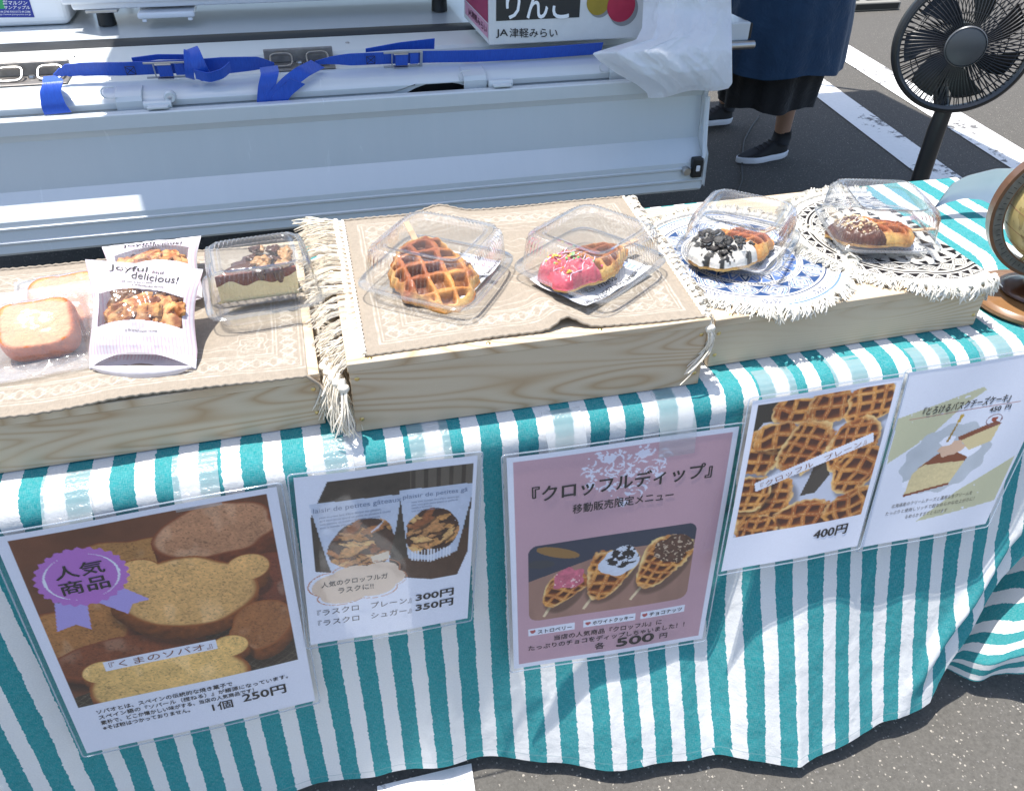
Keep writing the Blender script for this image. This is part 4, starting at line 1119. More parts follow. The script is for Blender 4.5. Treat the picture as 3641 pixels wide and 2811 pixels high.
def poster(tl, tr, br, bl, W, H, label, paint, texts, off=.007, cell=1.25, sleeve=(6, 6, 6, 6), bow=.003):
    """tl.. are world corner points of the paper; W,H its size in mm"""
    tl, tr, br, bl = [np.asarray(q, float) for q in (tl, tr, br, bl)]
    n = np.cross(tr - tl, bl - tl); n /= np.linalg.norm(n)
    if n[1] > 0: n = -n
    def mp(x, y, d=0.0):
        u = np.asarray(x, float) / W; v = np.asarray(y, float) / H
        P = (tl * (1 - u[..., None]) + tr * u[..., None]) * (1 - v[..., None]) + (bl * (1 - u[..., None]) + br * u[..., None]) * v[..., None]
        uu = np.clip(u, 0, 1); vv = np.clip(v, 0, 1)
        b = bow * np.sin(uu * math.pi) * np.sin(vv * math.pi * .9 + .3) + .0010 * np.sin(uu * 7 + vv * 4)
        return P + n * (d + b)[..., None] if np.ndim(d) else P + n * (b + d)[..., None]
    c0 = (tl + tr + br + bl) / 4
    t = thing('menu_poster', label, 'menu poster', tuple(c0), 'laminated menu sheets taped to the tablecloth front')
    cv = Canvas(W, H, cell); paint(cv)
    P = mp(cv.X, cv.Y, 0.0)
    m = MB(); m.grid(P, col=cv.C); pp = m.build('printed_sheet', POSTM, t, smooth=180, usecol=True)
    m = MB(); g = 24
    sx, sy = np.meshgrid(np.linspace(-sleeve[0], W + sleeve[2], g), np.linspace(-sleeve[1], H + sleeve[3], g), indexing='ij')
    F = mp(sx, sy, 0.0011); m.grid(F); m.build('clear_sleeve', SLEEVE, t, smooth=180)
    # welded rim of the sleeve
    e = []
    r = 5
    for (cx, cy, a0) in ((-sleeve[0] + r, -sleeve[1] + r, 180), (W + sleeve[2] - r, -sleeve[1] + r, 270), (W + sleeve[2] - r, H + sleeve[3] - r, 0), (-sleeve[0] + r, H + sleeve[3] - r, 90)):
        for k in range(5):
            a = math.radians(a0 + k * 22.5); e.append((cx + r * math.cos(a), cy + r * math.sin(a)))
    full = []
    for i in range(len(e)):
        a = np.array(e[i]); b = np.array(e[(i + 1) % len(e)]); k = max(1, int(np.linalg.norm(b - a) / 20))
        for j in range(k): full.append(a + (b - a) * j / k)
    full = np.array(full); m = MB(); m.tube(mp(full[:, 0], full[:, 1], 0.0008), .0011, 5, closed=True); m.build('sleeve_rim', RIM, t, smooth=180)
    for k, q in enumerate(texts):
        s, box, mat = q[:3]; kw = q[3] if len(q) > 3 else {}
        lettering(pp, 'lettering', s, box, lambda x, y: mp(x, y, 0.0005), mat, **kw)
    return t, mp
RIM = film('sleeve_edge', (.9, .94, .98), .35, (.72, .78, .88), .1, 1.5, 0, 1, .5)
WH = arr(.80, .81, .89)
INK_GREY = plain('grey_ink', (.06, .055, .05), .6)
RED_INK = plain('red_ink', (.36, .05, .035), .6)

# ---------- 1: sliced sweet bread
def paint1(c):
    c.put(c.X > -1, WH)
    ph = c.rect(12, 9, 285, 322)
    c.C = np.where(ph[..., None], arr(*srgb(112, 66, 42)) * (1 + .35 * c.noise(40, 2, 4)[..., None]), c.C)
    save = c.C.copy()
    dk = arr(*srgb(58, 48, 36)); n = c.noise(30, 4, 3)
    for pl in ([(215, 245), (285, 215), (285, 322), (190, 322), (180, 280)], [(12, 300), (60, 290), (70, 322), (12, 322)], [(195, 185), (235, 200), (215, 245), (180, 240)]):
        c.put(c.poly(pl), dk)
    rack = (np.abs((c.X * .7 + c.Y) % 9 - 4.5) < .5) | (np.abs((c.X - c.Y * .8) % 14 - 7) < .4)
    c.C = np.where((rack & (np.abs(c.C - dk).sum(-1) < .01))[..., None], arr(*srgb(104, 96, 80)), c.C)
    tan = arr(*srgb(222, 172, 106)); tan2 = arr(*srgb(230, 186, 112)); cr = arr(*srgb(146, 80, 34)); cr2 = arr(*srgb(132, 66, 34))
    def slab(cx, cy, rx, ry, ang, sd, ears=None, wob=.16):
        def fr(dx, dy):
            r = c.ell(cx + dx, cy + dy, rx, ry, ang, wob, 0, sd)
            for (ex, ey, er) in (ears or []): r = np.minimum(r, c.ell(ex + dx, ey + dy, er, er * .9))
            return r
        return fr
    bread_paint(c, slab(38, 190, 62, 62, 20, 21), cr2, arr(*srgb(168, 112, 60)), 3, (8, 26))
    bread_paint(c, slab(125, 72, 70, 34, 8, 14), cr2, arr(*srgb(170, 120, 66)), 5, (0, 20))
    bread_paint(c, slab(90, 245, 80, 46, 10, 17), cr2, arr(*srgb(126, 66, 36)), 6, (0, 10))
    bread_paint(c, slab(224, 52, 66, 42, -4, 12), cr2, arr(*srgb(188, 134, 96)), 7, (2, 40), 8)
    bread_paint(c, slab(270, 150, 44, 50, 0, 13), cr2 * .8, arr(*srgb(118, 58, 36)), 8, (0, 20))
    bread_paint(c, slab(176, 148, 82, 60, 12, 23, [(128, 98, 26), (248, 124, 26)], .08), cr, tan, 9, (-4, 22))
    bread_paint(c, slab(250, 232, 40, 46, 14, 33, None, .12), cr, arr(*srgb(158, 100, 56)), 10, (2, 22))
    bread_paint(c, slab(122, 308, 96, 62, 2, 31, [(54, 262, 24), (206, 262, 24)], .08), cr, tan2, 11, (0, 14))
    ph2 = c.rect(12, 9, 285, 322); c.C = np.where(ph2[..., None], c.C, WH)
    # label strip
    c.put(c.rect(58, 243, 192, 262), WH)
    # rosette
    vio = arr(*srgb(176, 160, 220)); pk = arr(*srgb(186, 116, 196))
    c.put(c.poly([(33, 120), (66, 128), (60, 178), (46, 164), (24, 170)]), vio); c.put(c.poly([(72, 128), (102, 110), (132, 146), (112, 148), (104, 164)]), vio)
    c.put(c.ell(70, 86, 49, 48, 0, .035, 26) < 1, pk)
    r = c.ell(70, 86, 49, 48); th = np.degrees(np.arctan2(c.Y - 86, c.X - 70)) % 360
    wsh = lambda a: np.abs((th - a + 180) % 360 - 180)
    c.put((np.abs(r - .80) < .03 * (1 - wsh(0) / 72)) & (wsh(0) < 70), WH); c.put((np.abs(r - .80) < .03 * (1 - wsh(180) / 72)) & (wsh(180) < 70), WH)
P3 = {}
def quad(tlp, trp, brp, blp, yt, ybl, ybr):
    return (at_y(*tlp, yt), at_y(*trp, yt), at_y(*brp, ybr), at_y(*blp, ybl))
p1 = quad((-25, 1911), (983, 1728), (1121, 2491), (309, 2678), -.133, -.179, -.180)
A1 = {'bold': .012}
poster(*p1, 297, 420, 'large menu poster of sliced bread with a violet 人気商品 rosette, at the far left', paint1, [
    ('人気', (44, 62, 96, 84), INK, {'bold': .03}), ('商品', (44, 88, 96, 111), INK, {'bold': .03}),
    ('『くまのソバオ』', (64, 246, 186, 259), INK_BROWN, {}),
    ('ソバオとは、スペインの伝統的な焼き菓子で', (30, 334, 198, 343), INK, A1),
    ('スペイン語の『ソバール（捏ねる）』が語源になっています。', (30, 346, 268, 355), INK, A1),
    ('素朴で、どこか懐かしい味がする、当店の人気商品です！', (30, 358, 222, 367), INK, A1),
    ('※そば粉はつかっておりません。', (30, 370, 138, 379), INK, A1),
    ('1個', (166, 371, 192, 389), INK, {'bold': .02}), ('250円', (206, 366, 262, 385), INK, {'bold': .05})], bow=.002, cell=1.15)

# ---------- 2: rusk pouches
def paint2(c):
    c.put(c.X > -1, WH)
    fr = c.poly([(36, 12), (206, 12), (204, 165), (192, 205), (158, 205), (14, 160), (14, 68)])
    dark = arr(*srgb(62, 52, 42)); c.C = np.where(fr[..., None], dark * (1 + .5 * c.noise(16, 3, 4)[..., None]), c.C)
    desk = fr & c.poly([(110, 165), (206, 118), (206, 205), (120, 205), (60, 190)]); c.C = np.where(desk[..., None], arr(*srgb(82, 56, 40)) * (1 + .2 * c.noise(12, 7, 3, 3, 1)[..., None]), c.C)
    c.put(fr & c.rect(130, 12, 206, 60) & (np.abs(c.X % 15 - 7) < 5.5), arr(*srgb(120, 110, 96)), .5)
    def pouch(pts, wx, wy, rx, ry, ang, sd):
        m = c.poly(pts) & (c.Y < 205); c.C = np.where(m[..., None], arr(*srgb(196, 204, 220)) * (1 + .10 * c.noise(10, sd, 3)[..., None]), c.C)
        r = c.ell(wx, wy, rx, ry, ang, .10, 0, sd); n = c.noise(6, sd + 1, 4); rr = random.Random(sd)
        sv = c.C.copy(); c.C = np.where(((r < 1) & m)[..., None], arr(*srgb(70, 40, 24)) * (1 + .5 * n[..., None]), c.C)
        for k in range(22):
            px_, py_p = wx + rr.uniform(-.8, .8) * rx, wy + rr.uniform(-.75, .75) * ry; L_ = rr.uniform(9, 19); W_ = rr.uniform(4, 7); an = rr.uniform(-60, 60)
            q = c.ell(px_, py_p, L_, W_, an, .45, 0, sd + k * 3); q2 = c.ell(px_ + 1.5, py_p + 2.2, L_ * 1.08, W_ * 1.15, an, .45, 0, sd + k * 3)
            c.put((q2 < 1) & m, arr(*srgb(52, 28, 16)), .75)
            base = arr(*srgb(*rr.choice([(206, 146, 82), (178, 112, 58), (224, 172, 108), (146, 84, 44), (196, 138, 84)])))
            c.C = np.where(((q < 1) & m)[..., None], np.clip(base * (1 + .55 * c.noise(3.2, sd + k, 3)[..., None] + .25 * (.5 - q)[..., None]), .01, .8), c.C)
        c.C = np.where(((r < 1.02) & m)[..., None], c.C, sv)
    pouch([(118, 42), (206, 44), (206, 62), (190, 160), (158, 170), (128, 160)], 158, 118, 34, 38, 4, 11)
    c.put(c.poly([(126, 148), (184, 150), (182, 166), (156, 172), (130, 164)]) & ((c.X % 4) < 2), arr(*srgb(225, 228, 236)), .9)
    pouch([(14, 44), (120, 48), (114, 100), (100, 186), (40, 192), (30, 150)], 72, 126, 42, 44, 6, 15)
    c.put(c.poly([(82, 148), (104, 142), (104, 156), (84, 160)]), arr(*srgb(222, 204, 180)))
    c.put(c.poly([(112, 66), (92, 100), (80, 108), (102, 84)]), WH, .8); c.put(c.poly([(190, 90), (196, 70), (184, 112)]), WH, .7)
    # cloud
    pk = arr(*srgb(226, 200, 176))
    cl = np.minimum.reduce([c.ell(36, 192, 28, 22), c.ell(60, 178, 28, 18), c.ell(92, 176, 24, 16), c.ell(108, 190, 16, 14), c.ell(84, 204, 28, 16), c.ell(48, 210, 30, 16)])
    c.put(cl < 1, pk)
    cl2 = np.minimum.reduce([c.ell(32, 188, 28, 22), c.ell(60, 174, 28, 18), c.ell(94, 172, 24, 16), c.ell(110, 192, 16, 14), c.ell(86, 208, 28, 16), c.ell(44, 212, 30, 16)])
    c.put((np.abs(cl2 - 1) < .028) & (cl > .97), arr(*srgb(190, 120, 80)))
P2q = quad((1043, 1698), (1698, 1617), (1663, 2198), (1105, 2293), -.133, -.172, -.174)
FR = plain('blue_grey_print', (.20, .25, .36), .6)
poster(*P2q, 210, 297, 'small menu poster of two rusk pouches priced 300円 and 350円', paint2, [
    ('人気のクロッフルガ', (20, 181, 102, 191), INK, {'bold': .01}), ('ラスクに!!', (40, 196, 84, 206), INK, {'bold': .01}),
    ('『ラスクロ　プレーン』', (12, 232, 132, 244), INK, {}), ('『ラスクロ　シュガー』', (12, 252, 132, 264), INK, {}),
    ('300円', (138, 229, 188, 243), INK, {'bold': .07}), ('350円', (138, 249, 188, 263), INK, {'bold': .07}),
    ("laisir de petites gâteaux", (18, 52, 120, 62), FR, {}), ("plaisir de petites gâ", (122, 50, 200, 59), FR, {}),
    ("yeux souriant lors d'être devant des gâteaux,\nqu'il vous passe quand un goûte de gâteaux à choisir\nsont comme un maléfice formules magiques\ntout le monde très pais.", (24, 66, 108, 88), FR, {}),
    ("nous sont souriant lors d'être devant des\nsont vous goût passe quand un goûte de\nmaléfice formules\ntout tout le monde très", (132, 62, 190, 80), FR, {})], bow=.0015)

# ---------- 3: dipped waffles on pink
def paint3(c):
    c.put(c.X > -1, WH)
    pink = arr(*srgb(196, 158, 168)); ins = c.rect(7, 9, 290, 411)
    c.C = np.where(ins[..., None], pink * (1 + .02 * c.noise(40, 2, 2)[..., None]), c.C)
    # white lace heart made of dots, hearts and curls
    r = np.hypot(c.X - 150, c.Y - 62)
    hx = (c.X - 150) / 62; hy = -(c.Y - 62) / 56
    H = (hx ** 2 + hy ** 2 - .62) ** 3 - hx ** 2 * hy ** 3
    g = np.zeros_like(c.X, bool); rr = random.Random(5)
    for k in range(150):
        for _ in range(20):
            x = rr.uniform(88, 212); y = rr.uniform(8, 128); a = (x - 150) / 62; b = -(y - 66) / 56
            if (a * a + b * b - .62) ** 3 - a * a * b ** 3 < 0: break
        kind = rr.random()
        if kind < .45: g |= np.hypot(c.X - x, c.Y - y) < rr.uniform(1.1, 2.3)
        elif kind < .8:
            an = rr.uniform(0, 6.28); R = rr.uniform(5, 10); th = np.arctan2(c.Y - y, c.X - x); q = np.hypot(c.X - x, c.Y - y)
            d = np.abs((th - an + math.pi) % (2 * math.pi) - math.pi); g |= (np.abs(q - R) < 1.5 * (1 - d / 1.4)) & (d < 1.3)
        else: g |= c.ell(x, y, rr.uniform(3, 5), rr.uniform(1.4, 2.2), rr.uniform(0, 180)) < 1
    for (x, y, s, cx) in ((128, 28, 9, 1), (172, 28, 9, 1), (150, 112, 7, 1), (104, 70, 7, 1), (196, 70, 7, 1)):
        a = (c.X - x) / s; b = -(c.Y - y) / s; g |= ((a * a + b * b - .6) ** 3 - a * a * b ** 3) < 0
    c.put(g & ins, arr(*srgb(226, 226, 240)), .95)
    ph = c.rrect(20, 166, 250, 318, 14); ph |= False
    ph = c.rrect(24, 166, 258, 320, 14)
    sv = c.C.copy()
    c.C = np.where(ph[..., None], arr(*srgb(160, 122, 106)) * (1 + .14 * c.noise(40, 9, 3, 2.2, .5)[..., None]), c.C)
    c.put(ph & c.poly([(24, 166), (258, 166), (258, 200), (150, 196), (24, 236)]), arr(*srgb(52, 60, 78)))
    c.put(ph & (c.ell(64, 186, 32, 9, 24) < 1), arr(*srgb(150, 112, 62))); c.put(ph & (c.ell(40, 204, 20, 8, 10) < 1), arr(*srgb(60, 64, 70)))
    def pop(cx, cy, rx, ry, ang, sd, top):
        a = math.radians(ang); sx = cx - math.sin(-a) * 0 + math.sin(math.radians(-ang)) * 0
        bx, by = cx - ry * 1.25 * math.sin(math.radians(ang)) * -1 * -1, cy + ry * 1.15 * math.cos(math.radians(ang))
        d = arr(-math.sin(a), math.cos(a)); p0 = arr(cx, cy) + d * ry * .8; p1 = arr(cx, cy) + d * ry * 1.45; nn = arr(d[1], -d[0]) * 2.2
        c.put(ph & c.poly([p0 + nn, p1 + nn, p1 - nn, p0 - nn]), arr(*srgb(230, 206, 168)))
        waffle_paint(c, cx, cy, rx * 1.12, ry, ang, 17, sd, 1.1, .42)
        tc = arr(cx, cy) - d * ry * .55
        r = c.ell(tc[0], tc[1], rx * .95, ry * .55, ang, .22, 0, sd); m = (r < 1) & ph
        n = c.noise(5, sd + 8, 3)
        if top == 'pink':
            c.C = np.where(m[..., None], arr(*srgb(206, 108, 128)) * (1 + .35 * n[..., None]), c.C)
            c.put(m & (c.noise(4.5, 31, 2) > .45), arr(*srgb(240, 200, 196)))
        elif top == 'white':
            c.C = np.where(m[..., None], arr(*srgb(210, 216, 228)) * (1 + .1 * n[..., None]), c.C)
            c.put((c.ell(tc[0] + 4, tc[1] - 8, rx * .7, ry * .38, ang, .4, 0, 4) < 1) & (c.noise(6, 33, 3) > -.12), arr(*srgb(38, 34, 36)))
        else:
            c.C = np.where(m[..., None], arr(*srgb(92, 62, 48)) * (1 + .5 * n[..., None]), c.C)
            c.put(m & (c.noise(3.4, 35, 2) > .35), arr(*srgb(200, 176, 150)))
    pop(70, 262, 22, 40, 26, 3, 'pink'); pop(136, 246, 26, 50, 28, 4, 'white'); pop(212, 238, 28, 54, 32, 6, 'choc')
    c.C = np.where((ins & ~ph)[..., None] | ~ins[..., None], sv, c.C)
    for x0, x1 in ((22, 90), (103, 181), (189, 258)):
        c.put(c.rect(x0, 337 if x0 < 50 else 335, x1, 352 if x0 < 50 else 350), WH)
        a = (c.X - x0 - 7) / 4.6; b = -(c.Y - 344) / 4.6; c.put(((a * a + b * b - .6) ** 3 - a * a * b ** 3) < 0, arr(*srgb(176, 84, 84)))
P3q = quad((1801, 1628), (2628, 1514), (2498, 2270), (1828, 2378), -.135, -.202, -.212)
poster(*P3q, 297, 420, 'large pink menu poster of three dipped waffles on sticks priced 500円', paint3, [
    ('『クロッフルディップ』', (30, 56, 268, 84), INK, {'bold': .035}), ('移動販売限定メニュー', (82, 98, 218, 115), INK, {'bold': .02}),
    ('ストロベリー', (36, 341, 86, 349), INK, {'bold': .02}), ('ホワイトクッキー', (117, 339, 178, 347), INK, {'bold': .02}), ('チョコナッツ', (203, 339, 254, 347), INK, {'bold': .02}),
    ('当店の人気商品『クロッフル』に', (60, 358, 224, 369), INK, {'bold': .015}), ('たっぷりのチョコをディップしちゃいました！！', (22, 373, 262, 384), INK, {'bold': .015}),
    ('各', (122, 389, 137, 403), INK, {'bold': .02}), ('500', (156, 386, 214, 404), INK, {'bold': .10}), ('円', (224, 391, 236, 402), INK, {'bold': .02})], bow=.002, cell=1.15)

# ---------- 4: plain waffles
def paint4(c):
    c.put(c.X > -1, WH)
    ph = c.rect(8, 8, 202, 236)
    c.C = np.where(ph[..., None], arr(*srgb(196, 200, 214)) * (1 + .05 * c.noise(30, 2, 3)[..., None]), c.C)
    c.put(ph & c.poly([(8, 8), (40, 8), (60, 40), (20, 40), (8, 60)]), arr(*srgb(48, 42, 34))); c.put(ph & c.poly([(110, 120), (128, 120), (134, 150), (118, 178), (96, 180), (104, 150)]), arr(*srgb(70, 62, 54)))
    sv = c.C.copy()
    for i, q in enumerate(((60, 26, 34, 22, 5), (112, 30, 34, 28, 10), (172, 34, 36, 32, -6), (24, 88, 34, 40, 10), (40, 66, 30, 24, 4), (88, 92, 36, 44, 12), (160, 104, 36, 46, 14), (174, 150, 34, 44, 10), (40, 178, 46, 44, 14), (20, 160, 30, 30, 6), (110, 218, 44, 30, 8), (176, 216, 40, 30, -10), (40, 228, 30, 24, 0))):
        waffle_paint(c, *q, 19, 40 + i, 1.0)
    c.C = np.where(ph[..., None], c.C, sv)
    c.put(c.poly([(24, 142), (186, 88), (190, 104), (28, 158)]), WH)
P4q = quad((2677, 1425), (3212, 1338), (3049, 1941), (2565, 2032), -.135, -.210, -.216)
_m = {'rot': 18.4}
poster(*P4q, 210, 297, 'small menu poster filled with plain waffles priced 400円', paint4, [
    ('『クロッフル　プレーン』', (32, 144, 184, 154), INK_BROWN, {'rot': 18.4}), ('400円', (132, 248, 184, 266), INK, {'bold': .06})], bow=.0015)

# ---------- 5: basque cheesecake
def paint5(c):
    lav = arr(.74, .76, .84); c.put(c.X > -1, lav); ol = arr(*srgb(196, 194, 160))
    c.put(c.poly([(2, 74), (112, 44), (118, 50), (92, 70), (60, 110), (4, 150)]) & (c.noise(8, 2, 3) > -.65), ol)
    c.put(c.poly([(132, 220), (206, 176), (206, 254), (80, 266)]) & (c.noise(8, 5, 3) > -.65), ol)
    sc = c.ell(92, 158, 64, 58, -8, .045, 12); c.C = np.where((sc < 1)[..., None], arr(*srgb(186, 192, 198)) * (1 + .10 * c.noise(24, 3, 3)[..., None]), c.C)
    c.put((sc < 1) & c.poly([(30, 190), (92, 176), (96, 182), (34, 204)]), WH); c.put((sc < 1) & (c.ell(104, 160, 40, 12, -20) < 1), WH)
    cake = arr(*srgb(214, 196, 148)); brn = arr(*srgb(128, 66, 34)); n = c.noise(3, 6, 3)
    c.put(c.poly([(100, 124), (150, 108), (158, 112), (154, 140), (124, 150)]), cake); c.put(c.poly([(100, 124), (150, 106), (160, 112), (130, 122), (104, 132)]), brn)
    c.C = np.where(c.poly([(48, 178), (62, 160), (124, 168), (112, 204), (46, 212)])[..., None], cake * (1 + .14 * n[..., None]), c.C)
    c.put(c.poly([(52, 170), (78, 148), (100, 146), (126, 162), (124, 168), (96, 166), (64, 164)]), brn); c.put(c.poly([(44, 212), (112, 203), (112, 207), (46, 216)]), brn)
    c.put(c.ell(96, 142, 18, 13, 0, .2, 0, 5) < 1, arr(*srgb(214, 178, 150))); c.put(c.ell(86, 128, 11, 9, 0, .2, 0, 7) < 1, WH)
    c.put(c.poly([(84, 130), (92, 96), (94, 96), (88, 130)]), arr(*srgb(150, 120, 40))); c.put(c.ell(94, 92, 3, 8, 10, .3, 0, 2) < 1, arr(*srgb(196, 160, 60)))
    bub = np.minimum(c.ell(146, 104, 11, 9), 9); c.put(np.abs(bub - 1) < .07, arr(*srgb(120, 80, 90)))
    a = (c.X - 146) / 5; b = -(c.Y - 104) / 5; c.put(((a * a + b * b - .6) ** 3 - a * a * b ** 3) < 0, arr(*srgb(150, 64, 40)))
    c.put(c.poly([(10, 79), (176, 78), (176, 79.2), (10, 80.2)]), arr(*srgb(176, 120, 110)))
p5tr = (3790, 1237); p5br = (3506, 1862)
P5q = quad((3232, 1324), p5tr, p5br, (3059, 1947), -.135, -.216, -.221)
poster(*P5q, 210, 297, 'pale menu poster of Basque cheesecake priced 450円, at the right end', paint5, [
    ('『とろけるバスクチーズケーキ』', (34, 62, 158, 76), INK, {'bold': .02, 'shear': .15}), ('450', (133, 81, 149, 89), INK, {'bold': .04}), ('円', (155, 81, 163, 89), INK, {'bold': .02}),
    ('北海道産のクリームチーズと濃厚な生クリームを', (32, 226, 158, 233), INK_GREY, {}), ('たっぷりと使用しリッチで超なめらかな仕上がりに！', (26, 238, 166, 245), INK_GREY, {}), ('なめらかすぎてとろけます', (60, 250, 126, 257), INK_GREY, {})], bow=.0015)

# ---------- tape strips holding the sheets
def tape(x, w, s0, pz, label, lean=0.0):
    """from s0 on the cloth edge down over the sheet"""
    ns = 26; s1 = RR * math.pi / 2 + (-RR - pz)
    ss = np.linspace(s0, s1, ns); xs = np.linspace(x - w / 2, x + w / 2, 7)
    G = np.zeros((7, ns, 3))
    for j, s in enumerate(ss):
        for i, xx in enumerate(xs):
            p = cloth(xx + lean * (s - s0), s, False)
            e = .0016
            if s < RR * math.pi / 2:
                a = np.clip(s / RR, 0, math.pi / 2); p = p + arr(0, -math.sin(a), math.cos(a)) * e
            p = p + arr(0, -1, 0) * .0160 * sstep(.028, .062, s)
            G[i, j] = p
        G[:, j, 2] += .0006 * math.sin(j * 1.7)
    m = MB(); m.grid(G)
    o = m.build('tape_strip', TAPE, None, smooth=180)
    return tag(o, label, 'clear tape', 'strips of clear tape holding the posters')
def tx(px, py): return at_y(px, py, -.14)[0]
for (a, pa, b, pb, s0, lab) in (
    (147, 1902, 330, 1877, -.012, 'clear tape at the upper left of the sliced bread poster, over the rosette'),
    (625, 1837, 790, 1808, -.012, 'clear tape at the upper right of the sliced bread poster'),
    (1117, 1741, 1272, 1732, -.010, 'clear tape at the upper left of the rusk pouch poster'),
    (1474, 1690, 1620, 1671, -.010, 'clear tape at the upper right of the rusk pouch poster'),
    (1952, 1683, 2088, 1667, .008, 'clear tape at the upper left of the pink poster'),
    (2341, 1627, 2469, 1610, -.006, 'clear tape at the upper right of the pink poster'),
    (2733, 1477, 2863, 1458, -.010, 'clear tape at the upper left of the plain waffle poster'),
    (2997, 1438, 3121, 1425, -.012, 'clear tape at the upper right of the plain waffle poster'),
    (3300, 1360, 3418, 1357, -.010, 'clear tape at the upper left of the cheesecake poster'),
    (3522, 1349, 3640, 1335, -.010, 'clear tape at the upper right of the cheesecake poster')):
    A_ = at_y(a, pa, -.142); B_ = at_y(b, pb, -.142)
    tape((A_[0] + B_[0]) / 2, B_[0] - A_[0], s0, (A_[2] + B_[2]) / 2, lab, 0.0)

# lettering on the truck load
CT, CA, CB, CY, CZ, CS = CARTON
def cmap(x, y):
    P = [at_y(a, b, CY - .0020) for a, b in zip(x, y)]; return np.array(P)
lettering(CT, 'lettering', 'りんご', (1800, -52, 2035, 68), cmap, INK_WHITE, bold=.02, rot=0)
lettering(CT, 'lettering', 'JA', (1764, 105, 1806, 136), cmap, INK, bold=.03)
lettering(CT, 'lettering', '津軽みらい', (1812, 101, 1982, 134), cmap, INK, bold=.02)
def smap(x, y):
    return np.array([(CA[0] - .0016, CY + .285 - a, CZ + .047 - b) for a, b in zip(x, y)])
lettering(CS, 'lettering', 'JA津軽みらい', (.04, .006, .262, .028), smap, MAG, bold=.02)
LB, LY = LABEL_TEXT
def lmap(x, y): return np.array([at_y(a, b, LY - .0022) for a, b in zip(x, y)])
for s, bx in (('マルジン', (29, 4, 97, 18)), ('サンアップル', (14, 21, 107, 34)), ('株式\n会社', (10, 2, 26, 17)), ('0172-44-2740 FAX.0172-44-2386', (-20, 39, 108, 46)), ('http://www.jompunto.co.jp', (-10, 49, 110, 56))):
    lettering(LB, 'lettering', s, bx, lmap, INK_WHITE, bold=.02 if bx[3] < 36 else 0)
# =================================================================== FOOD AND PACKS
CLEAR = film('clear_pet_plastic', (.99, .993, .993), .02, (.92, .94, .95), .04, 1.7, 0, 60, .8)
CLEAR_RIB = film('ribbed_pet_plastic', (.98, .985, .985), .06, (.92, .94, .95), .05, 1.9, 0, 90, .85)
BAGFILM = film('cellophane', (.985, .985, .985), .20, (.90, .90, .92), .11, 1.7, .9, 22, .75)
GLAZED = vcol('baked_dough', .5, .8, 300, .4, .08, .0016, .06)
DRYBAKE = vcol('dry_baked_dough', .62, .6, 330, .3, .1, .0015)
CHOC = plain('dark_chocolate', (.075, .022, .010), .25, var=.3, scale=60, bump=.3, bscale=220, coat=.5)
WRAP = plain('greaseproof_paper', (.72, .74, .78), .5, var=.04)
def rsq(t, a, r=3.2):
    """rounded-square radius for direction t"""
    return a / (np.abs(np.cos(t)) ** r + np.abs(np.sin(t)) ** r) ** (1 / r)
def clamshell(name_label, group, loc, rot, a=.078, b=.078, hl=.046, hb=.018, tilt=(0, 0), open_gap=.004):
    """clear hinged pack: tray and domed lid with ribbed walls"""
    t = thing('clear_food_pack', name_label, 'plastic pack', loc, group, world_children=False)
    t.rotation_euler = (tilt[0], tilt[1], rot)
    N = 480; th = np.linspace(0, 2 * math.pi, N, endpoint=False)
    def ring(sc, z, rib=0.0, r=7.0, inset=0.0, zr=0.0):
        R = rsq(th, 1.0, r); cx, sx = np.cos(th) * R * (a * sc - inset), np.sin(th) * R * (b * sc - inset)
        arc = np.unwrap(np.arctan2(sx / b, cx / a)); w = rib * np.sin(th * 0 + np.cumsum(np.hypot(np.diff(cx, append=cx[0]), np.diff(sx, append=sx[0]))) / .0058 * 2 * math.pi) * (np.abs(np.abs(cx / a) - np.abs(sx / b)) > .10)
        return np.stack([cx * (1 + w / a), sx * (1 + w / b), z + (zr * w / rib if rib else 0 * w)], -1)
    # tray
    G = [ring(.74, .0015), ring(.78, .0), ring(.82, .003), ring(.86, hb * .6, .0006), ring(.88, hb - .002, .0006), ring(.90, hb), ring(1.0, hb + .0004), ring(1.01, hb - .0016)]
    m = MB(); G2 = [ring(sc, .0015 + .0008 * (k % 2)) for k, sc in enumerate((.02, .2, .4, .6))]
    m.grid(G2 + G, close_v=True, flip=True); m.build('tray', CLEAR, t, smooth=180)
    # lid
    m = MB(); z0 = hb + open_gap
    side = [ring(1.015, z0 - .003), ring(1.0, z0), ring(.93, z0 + .0006), ring(.915, z0 + .004)]
    m.grid(side, close_v=True, flip=True)
    m.grid([ring(.915, z0 + .004), ring(.905, z0 + .007, .0006), ring(.885, z0 + hl * .45, .0010), ring(.865, z0 + hl * .72, .0018, zr=.0006), ring(.845, z0 + hl * .84, .0022, zr=.0012), ring(.815, z0 + hl * .93, .0022, zr=.0018), ring(.785, z0 + hl * .985, .0012, zr=.0012), ring(.755, z0 + hl, .0002)], close_v=True, flip=True)
    top = [ring(.755, z0 + hl), ring(.70, z0 + hl + .0008), ring(.63, z0 + hl + .0006), ring(.615, z0 + hl - .0034), ring(.60, z0 + hl - .0038), ring(.4, z0 + hl - .0032, 0, 5), ring(.15, z0 + hl - .003, 0, 4), ring(.005, z0 + hl - .003, 0, 3)]
    m.grid(top, close_v=True, flip=True)
    lid = m.build('lid', CLEAR_RIB, t, smooth=180)
    m = MB(); m.tube(ring(1.012, z0 - .001)[::4], .0011, 5, closed=True); m.tube(ring(1.012, hb + .0002)[::4], .0010, 5, closed=True); m.tube(ring(.755, z0 + hl + .0002)[::3], .0008, 4, closed=True); m.build('rim', CLEAR_RIB, t, smooth=180)
    return t
